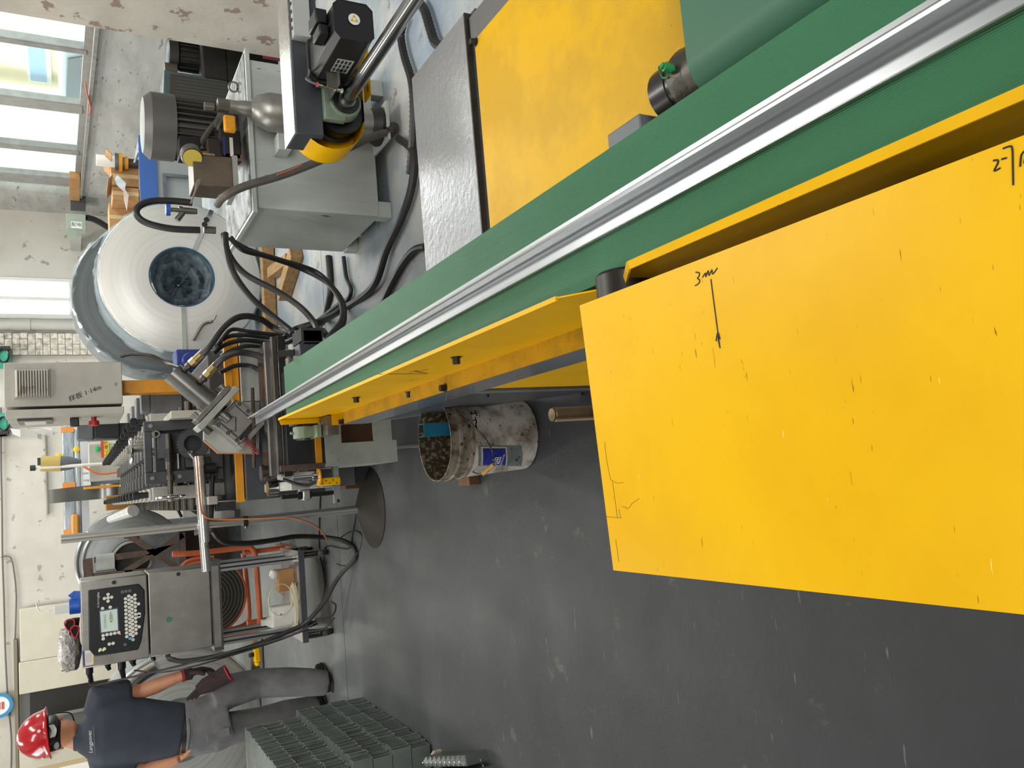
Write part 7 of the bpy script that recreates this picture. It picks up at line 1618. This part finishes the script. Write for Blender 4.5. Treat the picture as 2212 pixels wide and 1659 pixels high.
b = B(); b.tube([ay(180, 1008, 9.85), ay(200, 1018, 9.85), ay(220, 1024, 9.85), ay(245, 1021, 9.85), ay(262, 1019, 9.85)], 0.012, 7); obj('orange_cord', b, mat('tube_orange', '#c87444', 0.4), lp_)
for k, (x, y) in enumerate(((127, 985), (165, 971))):
    q = ay(x, y, BY-0.002); one('yellow_cap', B().lathe(q, (0, -1, 0), [(0, 0.02), (0.0, 0.035), (0.03, 0.035), (0.035, 0.02), (0.035, 0)], n=18), mat('cap_yellow', '#dcb92c', 0.4), ['upper small yellow cap in front of the wrapped pack', 'lower small yellow cap in front of the wrapped pack'][k], 'cap')
# green tool cases high at the back wall
GC = mat('case_green', '#2aa083', 0.4)
for k, (x0, x1, y0, y1, lab) in enumerate(((0, 20, 748, 790, 'right green case with black ends hanging at the picture top edge'), (-6, 17, 892, 940, 'left green case with black ends hanging beside the control cabinet'))):
    Y = 12.45; a_, b_ = ay(-22, y1, Y), ay(x1, y0, Y)
    t = thing('tool_case', lab, 'case', ((a_[0]+b_[0])/2, Y+0.1, b_[2]), 'green cases on the back wall')
    obj('case_shell', B().box(a_[0], b_[0], Y, Y+0.3, b_[2], a_[2]), GC, t, bevel=0.02)
    e0 = a_[0] if k else b_[0]-0.06
    obj('case_end', B().box(e0, e0+0.06, Y-0.02, Y+0.3, b_[2]-0.01, a_[2]+0.01), BLKP, t, bevel=0.01)
    qq = ay(8, (y0+y1)/2, Y-0.01); obj('case_handle', B().tube([qq+V((0.09*math.cos(t_), -0.02, 0.06*math.sin(t_))) for t_ in [2*PI*i/16 for i in range(16)]], 0.014, 6, 1, close=True), BLKP, t)
# thin cables over the back wall, conduit, round sign, notices
hose('wall_wire', [ay(2, 880, 12.76), ay(2, 1000, 12.76), ay(4, 1100, 12.76), ay(5, 1200, 12.76), ay(8, 1290, 12.76), ay(11, 1400, 12.76), ay(16, 1500, 12.76), ay(24, 1590, 12.76), ay(24, 1659, 12.76)], 0.010, None, mat('wire_grey', '#6b6861', 0.6), 5, 'long thin grey wire sagging along the top of the back wall', 'wire')
hose('wall_wire', [ay(2, 1204, 12.77), ay(22, 1203, 12.77), ay(30, 1235, 12.77), ay(35, 1290, 12.77), ay(32, 1385, 12.77)], 0.009, None, MATS['wire_grey'], 2, 'thin wire dropping from the long wire to the brown conduit', 'wire')
one('wall_conduit', B().cyl(ay(96, 940, 12.76), ay(101, 1112, 12.76), 0.022, n=10), PLC, 'pale thin conduit running across the back wall plaster', 'conduit')
sg_ = ay(-2, 1524, 12.7)
rs_ = thing('round_sign', 'round white sign with blue ring at the top of the back wall', 'sign', (sg_[0], 12.7, sg_[2]-0.2))
obj('sign_disc', B().cyl((sg_[0], 12.69, sg_[2]), (sg_[0], 12.75, sg_[2]), 0.15, n=32), PAPER, rs_)
obj('sign_ring', B().pipe((sg_[0], 12.67, sg_[2]), (sg_[0], 12.7, sg_[2]), 0.155, 0.115, 36), mat('ring_blue', '#2f86b4', 0.4), rs_)
for dz in (-0.04, -0.0):
    obj('sign_bar', B().box(sg_[0]-0.05, sg_[0]+0.04, 12.68, 12.69, sg_[2]+dz-0.012, sg_[2]+dz+0.012), mat('bar_red', '#c5513e', 0.5), rs_)
q0, q1 = ay(68, 1640, 12.6), ay(112, 1612, 12.6)
nt = one('notice_board', B().box(q0[0], q1[0], 12.66, 12.69, q1[2], q0[2]), PAPER, 'white notice behind the red helmet', 'notice'); 
obj('notice_band', B().box(q0[0], q0[0]+0.06, 12.655, 12.665, q1[2], q0[2]), mat('band_blue', '#3e7fae', 0.5), nt)
q0, q1 = ay(45, 1659, 11.5), ay(175, 1648, 11.5)
wbd = thing('cardboard_sheet', 'tan board with white paper leaning at the left edge behind the person', 'board', (q0[0], 11.5, 0))
a_, b_ = ay(45, 1664, 11.5), ay(190, 1636, 11.5)
obj('board', B().box(a_[0]-0.6, b_[0], 11.5, 11.53, 0.0, a_[2]-0.02), mat('board_tan', '#b8a27c', 0.7), wbd)
a_, b_ = ay(128, 1659, 11.49), ay(172, 1649, 11.49)
obj('white_sheet', B().box(a_[0]-0.5, b_[0], 11.48, 11.5, b_[2]-0.2, a_[2]), PAPER, wbd)
# small clutter around the left of the machine: tie-down hoses, wrapped pipe, junction
q0, q1 = ay(225, 1110, 8.9), ay(275, 1108, 8.9)
one('wrapped_pipe', B().cyl(ay(238, 1122, 8.0), ay(288, 1103, 7.6), 0.032, 0.05, n=14), mat('wrap_white', '#b4b4b0', 0.3, bump=0.7, bs=30), 'film wrapped white pipe leaning above the decoiler coil', 'pipe')
for k, (x0, y0, x1, y1) in enumerate(((396, 1062, 398, 1098),)):
    a_, b_ = ay(388, 1080, 5.6), ay(412, 1080, 5.6); a2 = ay(397, 1103, 5.6)
    t = thing('post_mount', 'black post with splayed feet left of the roll former', 'mount', (a_[0], 5.6, 0))
    obj('post', B().cyl((a_[0], 5.6, 0), (a_[0], 5.6, a_[2]), 0.03, n=14), BLK, t)
    for s_ in (-1, 1):
        obj('splay_arm', B().tube([(a_[0], 5.6, b_[2]+0.06), (a_[0]-0.05, 5.6, b_[2]+0.05+s_*0.03), (a_[0]-0.11, 5.6, b_[2]+0.0+s_*0.06)], 0.011, 8), BLK, t)
